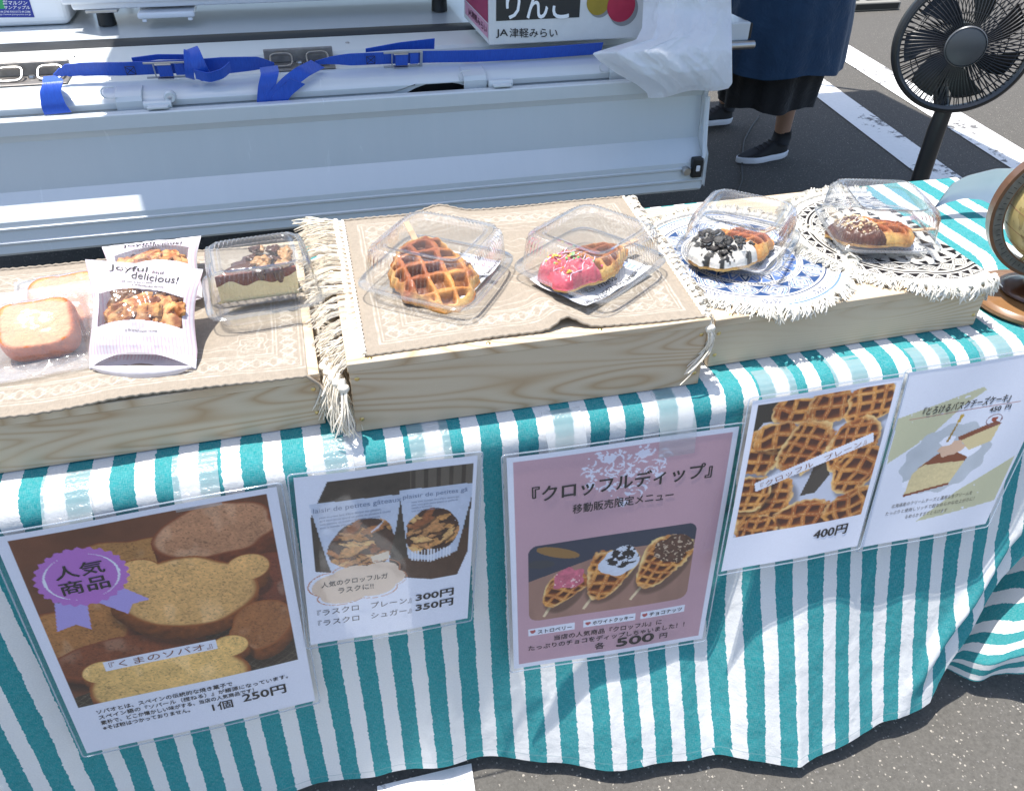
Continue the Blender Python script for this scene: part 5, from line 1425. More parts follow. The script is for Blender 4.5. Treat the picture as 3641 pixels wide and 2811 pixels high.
def place(o, loc, rot=0, tilt=(0, 0)):
    o.location = loc; o.rotation_euler = (tilt[0], tilt[1], rot); return o
def croffle(label, loc, rot, L=.075, W=.055, H=.026, cell=.019, seed=0, tilt=(0, 0), tone=1.0, topping=None, pw=1.9, tp=.34, xo=0.0):
    """waffle pressed croissant: rounded wedge with deep square pockets. local +y points to its tip"""
    na, nr = 220, 70
    t = thing('waffle', label, 'waffle', loc, 'waffles in clear packs', world_children=False); t.rotation_euler = (tilt[0], tilt[1], rot)
    th = np.linspace(0, 2 * math.pi, na, endpoint=False)
    s, c = np.sin(th), np.cos(th)
    R = 1 / ((np.abs(c) / (W * (1 - tp * s))) ** pw + (np.abs(s) / L) ** pw) ** (1 / pw)
    R = R * (1 + .11 * vnoise(np.cos(th) * 2.4 + seed, np.sin(th) * 2.4, seed) + .045 * vnoise(np.cos(th) * 9, np.sin(th) * 9 + seed, seed + 1))
    rr = np.concatenate([np.linspace(0.002, .93, nr), np.linspace(.95, 1, 9)])
    r, T = np.meshgrid(rr, th, indexing='ij'); Rg = np.broadcast_to(R, r.shape)
    x = r * Rg * np.cos(T); y = r * Rg * np.sin(T)
    dome = (1 - np.clip(r, 0, 1) ** 7) ** .6
    z = H * dome * (.88 + .12 * np.cos(y / L * 2)) + .0025 * fbm(x * 60 + seed, y * 60, seed)
    u = x + (0 if not xo else xo) + .0045 * vnoise(x * 32, y * 32, seed + 5); v = y + .0045 * vnoise(x * 40, y * 40, seed + 6)
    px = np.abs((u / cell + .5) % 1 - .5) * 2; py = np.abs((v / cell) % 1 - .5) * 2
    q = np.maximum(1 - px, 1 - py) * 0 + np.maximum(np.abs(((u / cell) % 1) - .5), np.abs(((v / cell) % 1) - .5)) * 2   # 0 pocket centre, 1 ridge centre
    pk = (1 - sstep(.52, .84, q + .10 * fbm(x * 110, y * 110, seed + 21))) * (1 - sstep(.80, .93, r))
    z = z - pk * H * .50 + .0035 * fbm(x * 26, y * 26, seed + 22, 2) * (1 - pk)
    n = fbm(x * 90 + seed, y * 90, seed + 2, 4); lay = fbm(x * 40, y * 260, seed + 8, 3)
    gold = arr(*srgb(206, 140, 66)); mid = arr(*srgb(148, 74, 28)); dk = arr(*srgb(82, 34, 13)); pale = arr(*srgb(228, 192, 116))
    patch = sstep(-.35, .45, fbm(x * 22 + seed * 3, y * 22, seed + 4))[..., None]
    col = mid + (gold - mid) * patch; col = col * (1 + .25 * n[..., None] + .12 * lay[..., None])
    edge = (sstep(.80, .97, r) * sstep(-.7, .3, fbm(np.cos(T) * 2 + seed, np.sin(T) * 2, seed + 9)))[..., None]
    col = col + (pale - col) * edge * .75
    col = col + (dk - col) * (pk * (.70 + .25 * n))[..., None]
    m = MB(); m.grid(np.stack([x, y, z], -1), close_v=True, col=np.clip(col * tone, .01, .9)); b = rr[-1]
    base = np.stack([R * c * .97, R * s * .97, np.full(na, 0.0)], -1); low = np.stack([R * c * 1.01, R * s * 1.01, np.full(na, H * .25)], -1)
    zc = z[-1]
    sidecol = np.clip(np.broadcast_to((gold * .8 + pale * .2), (2, na, 3)) * (1 + .3 * vnoise(th * 60, th * 0, seed))[None, :, None], .01, .9)
    m.grid(np.stack([low, base], 0), close_v=True, col=sidecol)
    e = np.stack([np.stack([x[-1], y[-1], z[-1]], -1), low], 0); m.grid(e, close_v=True, col=np.stack([col[-1], sidecol[0]], 0))
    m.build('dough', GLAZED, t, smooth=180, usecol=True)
    # wooden stick
    m = MB(); m.box(-.0045, .0045, L * .6, L + .034, H * .35, H * .35 + .003); m.build('wooden_stick', bpy.data.materials.get('stick_wood') or plain('stick_wood', (.66, .42, .25), .6, var=.1), t, bevel=.001)
    if topping:
        def crust(name, y1, col_fn, thick, mat, sd):
            """glaze hugging the waffle from its wide end up to y1"""
            mask_r = np.clip((y1 + .010 * np.sin(x[0] * 0 + T[0] * 3) - y) / .01, -1, 3)
            zz = z + thick * sstep(-.2, .8, (y1 - y + .010 * vnoise(x * 70, y * 0, sd)) / .008) * (1 + .8 * fbm(x * 95, y * 95, sd)) + pk * H * .34
            X = x * 1.012; Y = y * 1.012
            keep = (y < y1 + .010 * vnoise(x * 70, y * 0, sd))
            F = []; idx = lambda i, j: i * na + j % na
            for i in range(len(rr) - 1):
                for j in range(na):
                    if keep[i, j] and keep[i + 1, j] and keep[i, (j + 1) % na] and keep[i + 1, (j + 1) % na]: F.append((idx(i, j), idx(i + 1, j), idx(i + 1, j + 1), idx(i, j + 1)))
            mm = MB(); mm.add(np.stack([X, Y, zz + .0012], -1).reshape(-1, 3), F, col_fn(x, y).reshape(-1, 3))
            skirt = np.stack([np.stack([X[-1], Y[-1], zz[-1] + .0012], -1), np.stack([X[-1] * 1.01, Y[-1] * 1.01, np.full(na, H * .18)], -1)], 0)
            k0 = mm.n; Fs = [(k0 + j, k0 + na + j, k0 + na + (j + 1) % na, k0 + (j + 1) % na) for j in range(na) if keep[-1, j] and keep[-1, (j + 1) % na]]
            cc = col_fn(x[-1:], y[-1:]); mm.v.append(skirt.reshape(-1, 3)); mm.f += Fs; mm.c.append(np.concatenate([cc, cc], 0).reshape(-1, 3)); mm.a.append(np.zeros((2 * na, 3))); mm.n += 2 * na
            return mm.build(name, mat, t, smooth=180, usecol=True), zz
        rn = random.Random(seed)
        def drizzle(parent, zz, k, mat, y1, name='drizzle', wd=.0008):
            for q in range(k):
                x0 = rn.uniform(-W * .8, W * .8); a = rn.uniform(-.5, .5); pts = []
                for s_ in np.linspace(-1, 1, 24):
                    X_ = x0 * .8 + s_ * .03 * math.sin(a) + .003 * math.sin(s_ * 7 + q); Y_ = -L * .45 + s_ * (y1 + L) * .45
                    rad = math.hypot(X_, Y_); tt = math.atan2(Y_, X_) % (2 * math.pi); j = int(tt / (2 * math.pi) * na) % na; i = int(np.searchsorted(rr, min(.985, rad / R[j])))
                    if rad / R[j] > .98: continue
                    pts.append((X_, Y_, zz[min(i, len(rr) - 1), j] + .002))
                if len(pts) > 4: m = MB(); m.tube(pts, wd, 5); m.build(name, mat, parent, smooth=180)
        def scatter(parent, zz, k, y1, fn, ymin=-1):
            for q in range(k):
                for _ in range(30):
                    X_ = rn.uniform(-W, W); Y_ = rn.uniform(-L, y1); rad = math.hypot(X_, Y_); tt = math.atan2(Y_, X_) % (2 * math.pi); j = int(tt / (2 * math.pi) * na) % na
                    if rad / R[j] < .86 and Y_ > ymin: break
                i = int(np.searchsorted(rr, rad / R[j])); fn(parent, (X_, Y_, zz[i, j] + .0025), q)
        def nugget(parent, p, size, mat, sd, name, flat=1.0):
            bm = bmesh.new(); bmesh.ops.create_icosphere(bm, subdivisions=2, radius=size); r_ = random.Random(sd)
            for v_ in bm.verts: v_.co *= 1 + r_.uniform(-.22, .22); v_.co.z *= flat
            me = bpy.data.meshes.new(name); bm.to_mesh(me); bm.free(); me.materials.append(mat); o = bpy.data.objects.new(name, me); o.location = p; o.rotation_euler = (r_.uniform(-.5, .5), r_.uniform(-.5, .5), r_.uniform(0, 6)); link(o); o.parent = parent
        if topping == 'pink':
            f = lambda X, Y: np.clip(arr(*srgb(192, 86, 98)) * (1 + .16 * fbm(X * 80, Y * 80, 3)[..., None]), 0, .9)
            g, zz = crust('strawberry_glaze', -.020, f, .0045, PINKG, 3); drizzle(g, zz, 5, plain('pink_icing', (.82, .55, .66), .3), .0)
            cm = [plain('sprinkle_%s' % n_, c_, .3) for n_, c_ in (('yellow', (.80, .60, .08)), ('green', (.22, .60, .18)), ('hot_pink', (.85, .10, .30)), ('orange', (.85, .32, .06)))]
            scatter(g, zz, 34, -.008, lambda p_, q_, i_: nugget(p_, q_, rn.uniform(.0012, .0020), cm[i_ % 4], i_, 'sugar_bead'))
            scatter(g, zz, 3, -.006, lambda p_, q_, i_: nugget(p_, q_, .0042, cm[i_ % 2], i_ + 50, 'sugar_heart', .4))
        elif topping == 'white':
            f = lambda X, Y: np.clip(arr(*srgb(206, 202, 194)) * (1 + .06 * fbm(X * 80, Y * 80, 3)[..., None]) * np.where(fbm(X * 55, Y * 75, 13) > .12, .05, 1.0)[..., None], 0, .9)
            g, zz = crust('white_glaze', -.014, f, .0060, WHITEG, 5)
            def cookie(p_, q_, i_):
                M4 = Matrix.Translation(q_) @ Euler((rn.uniform(-.6, .6), rn.uniform(-.6, .6), rn.uniform(0, 3))).to_matrix().to_4x4(); big = .0075 if i_ < 6 else .0038
                m = MB(); m.prism([(big * math.cos(a_) * rn.uniform(.8, 1.15), big * math.sin(a_) * rn.uniform(.7, 1.1)) for a_ in np.linspace(0, 5.6, 8)], .001, .0042, M4); ck = m.build('cookie_piece', COOKIE, p_, bevel=.0005)
                if i_ < 5: m = MB(); m.prism([(big * .9 * math.cos(a_), big * .8 * math.sin(a_)) for a_ in np.linspace(0, 5.6, 8)], .0043, .0056, M4); m.build('cream_filling', WHITEG2, ck); m = MB(); m.prism([(big * .95 * math.cos(a_), big * .9 * math.sin(a_)) for a_ in np.linspace(0.3, 5.9, 8)], .0058, .0085, M4); m.build('cookie_half', COOKIE, ck, bevel=.0005)
            scatter(g, zz, 90, -.006, cookie); drizzle(g, zz, 4, WHITEG2, 0, wd=.0009)
        elif topping == 'choc':
            f = lambda X, Y: np.clip(arr(*srgb(86, 46, 28)) * (1 + .4 * fbm(X * 80, Y * 80, 3)[..., None]), 0, .9)
            g, zz = crust('chocolate_glaze', -.016, f, .0045, PINKG, 7)
            nut = plain('chopped_nut', (.66, .48, .28), .5, var=.15)
            scatter(g, zz, 80, -.014, lambda p_, q_, i_: nugget(p_, q_, rn.uniform(.0014, .0026), nut, i_, 'nut_piece')); drizzle(g, zz, 4, plain('white_icing', (.8, .78, .74), .3), -.01)
    return t
PINKG = vcol('glossy_glaze', .34, .6, 220, .45, .05, .002, .2); WHITEG = vcol('white_glaze', .4, .6, 220, .4, .1, .002, .1); WHITEG2 = plain('vanilla_cream', (.80, .78, .74), .4)
COOKIE = plain('black_cookie', (.016, .013, .012), .55, var=.4, scale=200, bump=.5, bscale=500)
def paper(label, loc, rot, w, h, words, tilt=(0, 0), seed=0, cut=None, curl=.012):
    t = thing('printed_wrap_paper', label, 'paper', loc, 'sheets of scripted wrapping paper under the waffles', world_children=False); t.rotation_euler = (tilt[0], tilt[1], rot)
    r = random.Random(seed)
    def f(x, y, d=0.0):
        x = np.asarray(x, float); y = np.asarray(y, float); z = .0012 + curl * (np.clip(np.abs(x) / (w / 2) - .45, 0, 2)) ** 1.5 + curl * .7 * (np.clip(np.abs(y) / (h / 2) - .55, 0, 2)) ** 1.5 + .0008 * np.sin(x * 120 + seed) + .0008 * np.sin(y * 90 + x * 50)
        return np.stack([x, y, z + d], -1)
    X, Y = np.meshgrid(np.linspace(-w / 2, w / 2, 28), np.linspace(-h / 2, h / 2, 28), indexing='ij'); m = MB(); m.grid(f(X, Y)); m.build('sheet', WRAP, t, smooth=180)
    for i, (s, x0, y0, x1, y1, ro) in enumerate(words):
        V, F = text_mesh(s, .0, .25)
        mn, mx = V.min(0), V.max(0); sc = min((x1 - x0) / (mx - mn)[0], (y1 - y0) / (mx - mn)[1]); X_ = (V[:, 0] - mn[0]) * sc; Y_ = (V[:, 1] - mn[1]) * sc
        a = math.radians(ro); m = MB(); m.add(f(x0 + X_ * math.cos(a) - Y_ * math.sin(a), y0 + X_ * math.sin(a) + Y_ * math.cos(a), .0005), F); m.build('script_print', INK, t)
    return t
def stripe_tab(label, loc, rot, c1, c2, n=6, w=.034, h=.012):
    t = thing('washi_tape', label, 'paper tape', loc, None, world_children=False); t.rotation_euler = (0, 0, rot)
    m = MB(); m.box(-w / 2, w / 2, -h / 2, h / 2, 0, .0006); m.build('strip', c1, t)
    for k in range(n):
        x = -w / 2 + w * (k + .25) / n; m = MB(); m.box(x, x + w / n * .5, -h / 2, h / 2, .0007, .0009); m.build('stripe', c2, t)
    return t
WT = plain('washi_white', (.75, .76, .82), .6); WB = plain('washi_blue', (.25, .36, .70), .6); WP = plain('washi_pink', (.75, .50, .55), .6)
G1 = 'clear hinged packs on the display boxes'
script = ["I'm in", "Thank you", "love You", "universe", "happy", "you are", "morning", "sunny day", "to me", "kiss", "today"]
def words(w, h, seed, n=9):
    r = random.Random(seed); o = []
    rows = int(n ** .5 + .9); k = 0
    for i in range(rows):
        for j in range(rows):
            x = -w * .47 + w * .94 * j / rows; y = -h * .46 + h * .92 * i / rows; o.append((script[(k + seed) % len(script)], x, y, x + w * .30, y + h * .13, r.uniform(-12, 14))); k += 1
    return o
# pack A: plain waffle
zA = B2 + .003
cA = at_z(1560, 925, zA + .03)
clamshell('clear pack holding the plain waffle, on the left half of the middle mat', G1, (cA[0] - .004, cA[1] - .012, zA), math.radians(54), .086, .086, .048, .020)
paper('script-printed paper under the plain waffle in the middle', (cA[0] + .010, cA[1] + .005, zA + .003), math.radians(50), .118, .118, words(.118, .118, 0, 16), seed=1)
w0 = at_z(1545, 960, zA + .03)
croffle('plain golden waffle in the pack at the left of the middle mat', (w0[0] - .002, w0[1] + .020, zA + .010), math.radians(8), .084, .060, .026, .0285, 3, (math.radians(10), 0), pw=1.6, tp=.14, xo=.0142)
stripe_tab('pink and blue paper tape strip beside the plain waffle', tuple(at_z(1700, 935, zA + .026)), math.radians(-38), WT, WP, 5, .046, .010)
# pack B: pink glaze
cB = at_z(2112, 905, zA + .03)
clamshell('clear pack holding the pink glazed waffle, on the right half of the middle mat', G1, (cB[0] - .006, cB[1] - .006, zA), math.radians(36), .088, .080, .048, .020)
paper('script-printed paper sticking out in front of the pink glazed waffle', (cB[0] - .010, cB[1] - .022, zA + .004), math.radians(33), .150, .100, words(.15, .10, 3, 16), seed=2, curl=.016)
w0 = at_z(2080, 935, zA + .03)
croffle('waffle with pink glaze, sprinkles and drizzle in the right middle pack', (w0[0] + .004, w0[1] + .010, zA + .012), math.radians(-62), .080, .050, .026, .0235, 8, (0, math.radians(-10)), .85, 'pink', 2.0, .10)
stripe_tab('blue striped paper tape on the pink waffle wrap', tuple(at_z(2222, 940, zA + .018)), math.radians(-50), WT, WB, 5, .034, .013)
# pack C: white with cookies, on the blue round mat
zC = B3 + .004
cC = at_z(2632, 838, zC + .03)
clamshell('clear pack holding the cookie-topped waffle, on the blue round mat', G1, (cC[0], cC[1], zC), math.radians(47), .086, .080, .048, .020)
paper('script-printed paper under the cookie-topped waffle', (cC[0], cC[1], zC + .003), math.radians(40), .128, .118, words(.128, .118, 5, 16), seed=3, curl=.014)
w0 = at_z(2605, 858, zC + .03)
croffle('waffle topped with white glaze and black cookie chunks on the blue mat', (w0[0], w0[1], zC + .011), math.radians(-66), .074, .053, .026, .0245, 12, (0, math.radians(-8)), 1.0, 'white', 2.0, .08)
stripe_tab('blue striped paper tape inside the cookie waffle pack', tuple(at_z(2772, 848, zC + .018)), math.radians(-50), WT, WB, 5, .034, .013)
# pack D: chocolate and nuts, on the black round mat
zD = B3 + .006
cD = at_z(3118, 792, zD + .03)
clamshell('clear pack holding the chocolate and nut waffle, on the black round mat', G1, (cD[0], cD[1], zD), math.radians(74), .084, .080, .052, .020, tilt=(0, 0))
paper('script-printed paper under the chocolate nut waffle', (cD[0] - .002, cD[1] - .004, zD + .003), math.radians(-10), .120, .110, words(.12, .11, 7, 16), seed=4)
w0 = at_z(3105, 818, zD + .03)
croffle('waffle with chocolate glaze and chopped nuts on the black mat', (w0[0] + .008, w0[1] + .004, zD + .012), math.radians(-96), .070, .054, .026, .0245, 17, (0, math.radians(-12)), 1.0, 'choc', 2.0, .05)
stripe_tab('pink dotted paper tape in the chocolate waffle pack', tuple(at_z(3248, 775, zD + .018)), math.radians(0), WT, WP, 5, .036, .014)

# cheesecake and its small pack
zK = B1 + .0035
cK = at_z(930, 1005, zK + .025)
clamshell('small clear pack holding the wedge of cheesecake near the left tassels', G1, (cK[0] + .002, cK[1] - .014, zK), math.radians(6), .077, .066, .052, .022)
def cheesecake():
    t = thing('cheesecake_wedge', 'wedge of cheesecake with dark chocolate and walnuts in a small pack', 'cake', (cK[0] - .004, cK[1] - .006, zK + .006), None, world_children=False); t.rotation_euler = (0, 0, math.radians(14))
    # plan of the wedge: tip on the left, broad end on the right
    tip, b0, b1 = arr(-.055, -.008), arr(.048, -.028), arr(.052, .034); H = .048
    def prism(z0, z1, name, mat, colf, grow=0, n=26, par=t):
        P = []
        ring = [tip + (b0 - tip) * s for s in np.linspace(0, 1, n)] + [b0 + (b1 - b0) * s for s in np.linspace(0.05, 1, n)] + [b1 + (tip - b1) * s for s in np.linspace(.05, .97, n)]
        ring = np.array(ring); cen = ring.mean(0)
        L_ = []
        for z_ in np.linspace(z0, z1, 12):
            q = cen + (ring - cen) * (1 + grow); nz = .0007 * vnoise(q[:, 0] * 210 + q[:, 1] * 180, np.full(len(q), z_ * 240), 5)
            q = q * (1 + nz[:, None] * 10); zr_ = np.full(len(q), z_)
            if name == 'browned_top': zr_ = zr_ - (z1 - z_) / (z1 - z0) * (.004 + .008 * vnoise(np.arange(len(q)) * .23, q[:, 0] * 0, 7))
            L_.append(np.c_[q, zr_])
        for s in np.linspace(.93, .02, 8):
            q = cen + (L_[11][:, :2] - cen) * s; L_.append(np.c_[q, z1 + .0008 * vnoise(q[:, 0] * 200, q[:, 1] * 200, 3)])
        L_ = np.array(L_); m = MB(); m.grid(L_, close_v=True, flip=True, col=colf(L_)); return m.build(name, mat, par, smooth=60, usecol=True)
    cream = arr(*srgb(232, 214, 166))
    body = prism(.004, H, 'cake_body', CREAMY, lambda P: np.clip(cream * (1 + .06 * fbm(P[..., 0] * 160, P[..., 2] * 160, 2)[..., None]) * (1 - .12 * sstep(.012, .004, P[..., 2]))[..., None], 0, .92))
    br = arr(*srgb(112, 52, 28)); top = prism(H - .007, H + .0015, 'browned_top', GLAZED, lambda P: np.clip(br * (1 + .5 * fbm(P[..., 0] * 120, P[..., 1] * 120, 8)[..., None]), .01, .6), grow=.012)
    # melted chocolate, ragged, at the broad end
    n = 60; th = np.linspace(0, 2 * math.pi, n, endpoint=False); rad = (1 + .30 * vnoise(np.cos(th) * 3, np.sin(th) * 3, 4) + .16 * vnoise(th * 6, th * 0, 9))
    L_ = []
    for s, z_ in ((1, H + .0005), (1.0, H + .003), (.85, H + .005), (.5, H + .006), (.1, H + .006)): L_.append(np.stack([.012 + .040 * s * rad * np.cos(th), .002 + .026 * s * rad * np.sin(th), z_ + .0012 * vnoise(th * 9, th * 0 + s * 5, 2)], -1))
    m = MB(); m.grid(L_, close_v=True, flip=True); m.build('melted_chocolate', CHOC, top, smooth=180)
    for (x, y, l) in ((.024, -.0262, .016), (.002, -.020, .010)):
        m = MB(); m.tube([(x, y, H + .004), (x + .001, y - .002, H - l * .5), (x + .002, y - .0015, H - l)], [.008, .0065, .0030], 8); m.build('chocolate_drip', CHOC, top, smooth=180)
    nut = plain('walnut_piece', (.50, .27, .11), .42, var=.3, scale=120, bump=.6, bscale=260); r = random.Random(5)
    for k in range(16):
        x = r.uniform(.0, .048); y = r.uniform(-.02, .028); bm = bmesh.new(); bmesh.ops.create_icosphere(bm, subdivisions=3, radius=r.uniform(.005, .0095))
        for v in bm.verts:
            q = np.array(v.co) * 260; v.co *= 1 + .45 * float(vnoise(q[0] + k * 9, q[1], k)) + .2 * float(vnoise(q[1] * 2, q[2] * 2 + k, k + 2)); v.co.z *= .62
        me = bpy.data.meshes.new('walnut'); bm.to_mesh(me); bm.free(); me.materials.append(nut if k % 3 else CHOC); o = bpy.data.objects.new('walnut', me); o.location = (x, y, H + r.uniform(.006, .012)); link(o); o.parent = top
    # foil tray beneath
    q = np.array([tip, b0, b1]); c0 = q.mean(0); P = c0 + (q - c0) * 1.10; L_ = []
    ring = []
    for i in range(3):
        for s in np.linspace(0, .96, 22): ring.append(P[i] + (P[(i + 1) % 3] - P[i]) * s)
    ring = np.array(ring)
    for sc, z_, am in ((.93, .0, 0), (1.0, .004, .0012), (1.05, .010, .0022)): L_.append(np.c_[c0 + (ring - c0) * sc * (1 + am * np.array([(-1) ** k for k in range(len(ring))]) * 12)[:, None], np.full(len(ring), z_)])
    m = MB(); m.grid(L_, close_v=True, flip=True); m.build('foil_tray', FOIL, t, smooth=None)
CREAMY = vcol('cake_cream', .5, .9, 240, .4, .2, .0025); FOIL = plain('foil', (.75, .75, .76), .22, 1, var=.1, bump=.8, bscale=160)
cheesecake()

# ---- bagged bread slices
def bread_bag(label, glabel, c, ex, ez, w, h, th, bag, seed):
    """slab in the plane of ex (across) and ez (up its face); th thick behind"""
    ex = Vector(ex).normalized(); ez = Vector(ez); ez = (ez - ex * ez.dot(ex)).normalized(); ey = ez.cross(ex)
    M4 = Matrix(((ex.x, ey.x, ez.x, c[0]), (ex.y, ey.y, ez.y, c[1]), (ex.z, ey.z, ez.z, c[2]), (0, 0, 0, 1)))
    A = np.array(M4)
    loc = lambda P: np.asarray(P) @ A[:3, :3].T + A[:3, 3]
    t = thing('bread_slice', label, 'bread', tuple(c), None)
    n = 140; a = np.linspace(0, 2 * math.pi, n, endpoint=False); R = rsq(a, 1, 3.6)
    R = R * (1 + .10 * np.exp(-((a - math.radians(52)) / .35) ** 2) + .10 * np.exp(-((a - math.radians(128)) / .35) ** 2) + .02 * vnoise(np.cos(a) * 3, np.sin(a) * 3, seed))
    L_ = []; Cc = []
    face = arr(*srgb(216, 160, 116)); crust = arr(*srgb(188, 94, 32))
    for s, d, k in [(0.01, -.5, 0), (.3, -.5, 0), (.6, -.5, 0), (.85, -.5, 0), (.90, -.5, .5), (.95, -.49, .9), (1.0, -.40, 1), (1.03, -.25, 1), (1.04, 0, 1), (1.02, .34, 1), (.96, .48, 1), (.5, .5, .5), (.01, .5, .5)]:
        x = np.cos(a) * R * w / 2 * s; z = np.sin(a) * R * h / 2 * s; y = d * th + .0012 * fbm(x * 90, z * 90, seed)
        L_.append(np.stack([x, y + 0 * x, z], -1)); nn = fbm(x * 220, z * 220 + d * 30, seed + 1)
        Cc.append(np.clip((face * (1 - k) + crust * k) * (1 + (.22 if k < .5 else .4) * nn[:, None]), .02, .92))
    m = MB(); m.grid(loc(L_), close_v=True, col=np.array(Cc)); m.build('slice', SPONGE, t, smooth=180, usecol=True)
    # cellophane bag
    b = thing('cellophane_bag', glabel, 'clear bag', tuple(c + arr(0, 0, .02)), 'cellophane bags round the sliced bread')
    nu, nv = 60, 60; U, V = np.meshgrid(np.linspace(-1, 1, nu), np.linspace(-1, 1, nv), indexing='ij')
    x = np.interp(U, [-1, 1], bag[:2]); z = np.interp(V, [-1, 1], bag[2:4])
    x = x * (1 + .04 * np.sin(V * 3 + seed)); bul = (np.clip(1 - np.abs(x / (w * .66)) ** 3, 0, 1) * np.clip(1 - np.abs(z / (h * .66)) ** 3, 0, 1)) ** .5
    wr = .0020 * fbm(U * 3 + seed, V * 3, seed, 4) + .0024 * np.abs(vnoise(U * 4 + V * 3, V * 3 - U * 2, seed + 3)) * (1 - bul * .6)
    for sgn in (-1, 1):
        y = sgn * (th * .56 * bul + .0012) + wr * sgn + (.010 * (V ** 3) * (1 - bul) if True else 0)
        m = MB(); m.grid(loc(np.stack([x, y, z], -1)), flip=sgn > 0); m.build('film_front' if sgn < 0 else 'film_back', BAGFILM, b, smooth=180)
    return t
SPONGE = vcol('sponge_bread', .65, .9, 300, .3, .1, .0025)
cb = at_z(150, 1150, B1 + .035)
bread_bag('thick slice of orange-brown sweet bread standing frontmost at the left edge', 'crinkled cellophane bag round the front bread slice', arr(cb[0] - .002, cb[1] - .010, cb[2] - .004), (1, .10, .0), (.04, .85, .46), .086, .068, .036, (-.072, .086, -.070, .070), 3)
cb2 = at_z(200, 1128, B1 + .026)
bread_bag('second slice of sweet bread, mostly hidden behind the front slice', 'cellophane bag round the rear bread slice, touching the pouch', arr(cb2[0] + .012, cb2[1] + .025, cb2[2]), (1, .15, 0), (.0, .9, .36), .090, .082, .036, (-.066, .068, -.060, .066), 9)

# ---- rusk pouches
def m_pouch():
    t = NT('striped_pouch_film'); a = t.attr('fab'); sp = t.node('SeparateXYZ'); t.set(sp.inputs[0], a)
    fr = t.math('FRACT', t.math('DIVIDE', sp.outputs[0], .0042)); mk = t.math('LESS_THAN', fr, .38)
    msk = sp.outputs[2]
    c = t.mix(t.math('MULTIPLY', t.math('MULTIPLY', mk, msk), .9), (.70, .67, .70), (.66, .50, .55))
    t.P(Base_Color=c, Roughness=.28); t.b.inputs['Coat Weight'].default_value = .3
    tl = t.node('BsdfTranslucent'); t.set(tl.inputs['Color'], c); mx = t.node('MixShader'); mx.inputs[0].default_value = .25
    t.t.links.new(t.b.outputs[0], mx.inputs[1]); t.t.links.new(tl.outputs[0], mx.inputs[2]); t.t.links.new(mx.outputs[0], t.out.inputs[0])
    t.bump(t.noise(t.coord(), 34, 4, .55, dist=.5), .35, .004)
    return t.m
POUCHM = m_pouch(); WINDOW = film('pouch_window', (.985, .985, .985), .03, (.9, .9, .9), .07, 1.5, .4, 40, .6)
def rusk(name, p, rot, size, parent, seed, dark=0.0):
    bm = bmesh.new(); bmesh.ops.create_cube(bm, size=2); bmesh.ops.subdivide_edges(bm, edges=bm.edges[:], cuts=7, use_grid_fill=True)
    co = np.array([v.co for v in bm.verts]); q = co * np.array(size) * 100
    n = fbm(q[:, 0] * 1.3 + seed * 7, q[:, 1] * 1.3 + q[:, 2], seed, 4); n2 = fbm(q[:, 0] * 3.5 + seed, q[:, 1] * 9 + q[:, 2] * 3, seed + 4, 3)
    rnd_ = np.clip((np.abs(co) ** 6).sum(1) ** (1 / 6.), 1, 2)
    P = co / rnd_[:, None] ** .8 * np.array(size) * (1 + .16 * n + .12 * n2)[:, None]
    P[:, 2] += size[2] * .5 * np.sin(co[:, 0] * 2 + seed)
    gold = arr(*srgb(236, 184, 118)); br = arr(*srgb(168, 100, 54)); dk = arr(*srgb(78, 34, 20))
    k = sstep(-.3, .4, n)[:, None]; c = br + (gold - br) * k; c = c * (1 + .3 * n2[:, None]); c = c * (1 - dark) + dk * dark * (1 + .5 * n2[:, None])
    R_ = np.array(Euler(rot).to_matrix()); P = P @ R_.T + np.array(p)
    F = [[v.index for v in f.verts] for f in bm.faces]; bm.free()
    m = MB(); m.add(P, F, np.clip(c, .01, .9)); return m.build(name, DRYBAKE, parent, smooth=180, usecol=True)
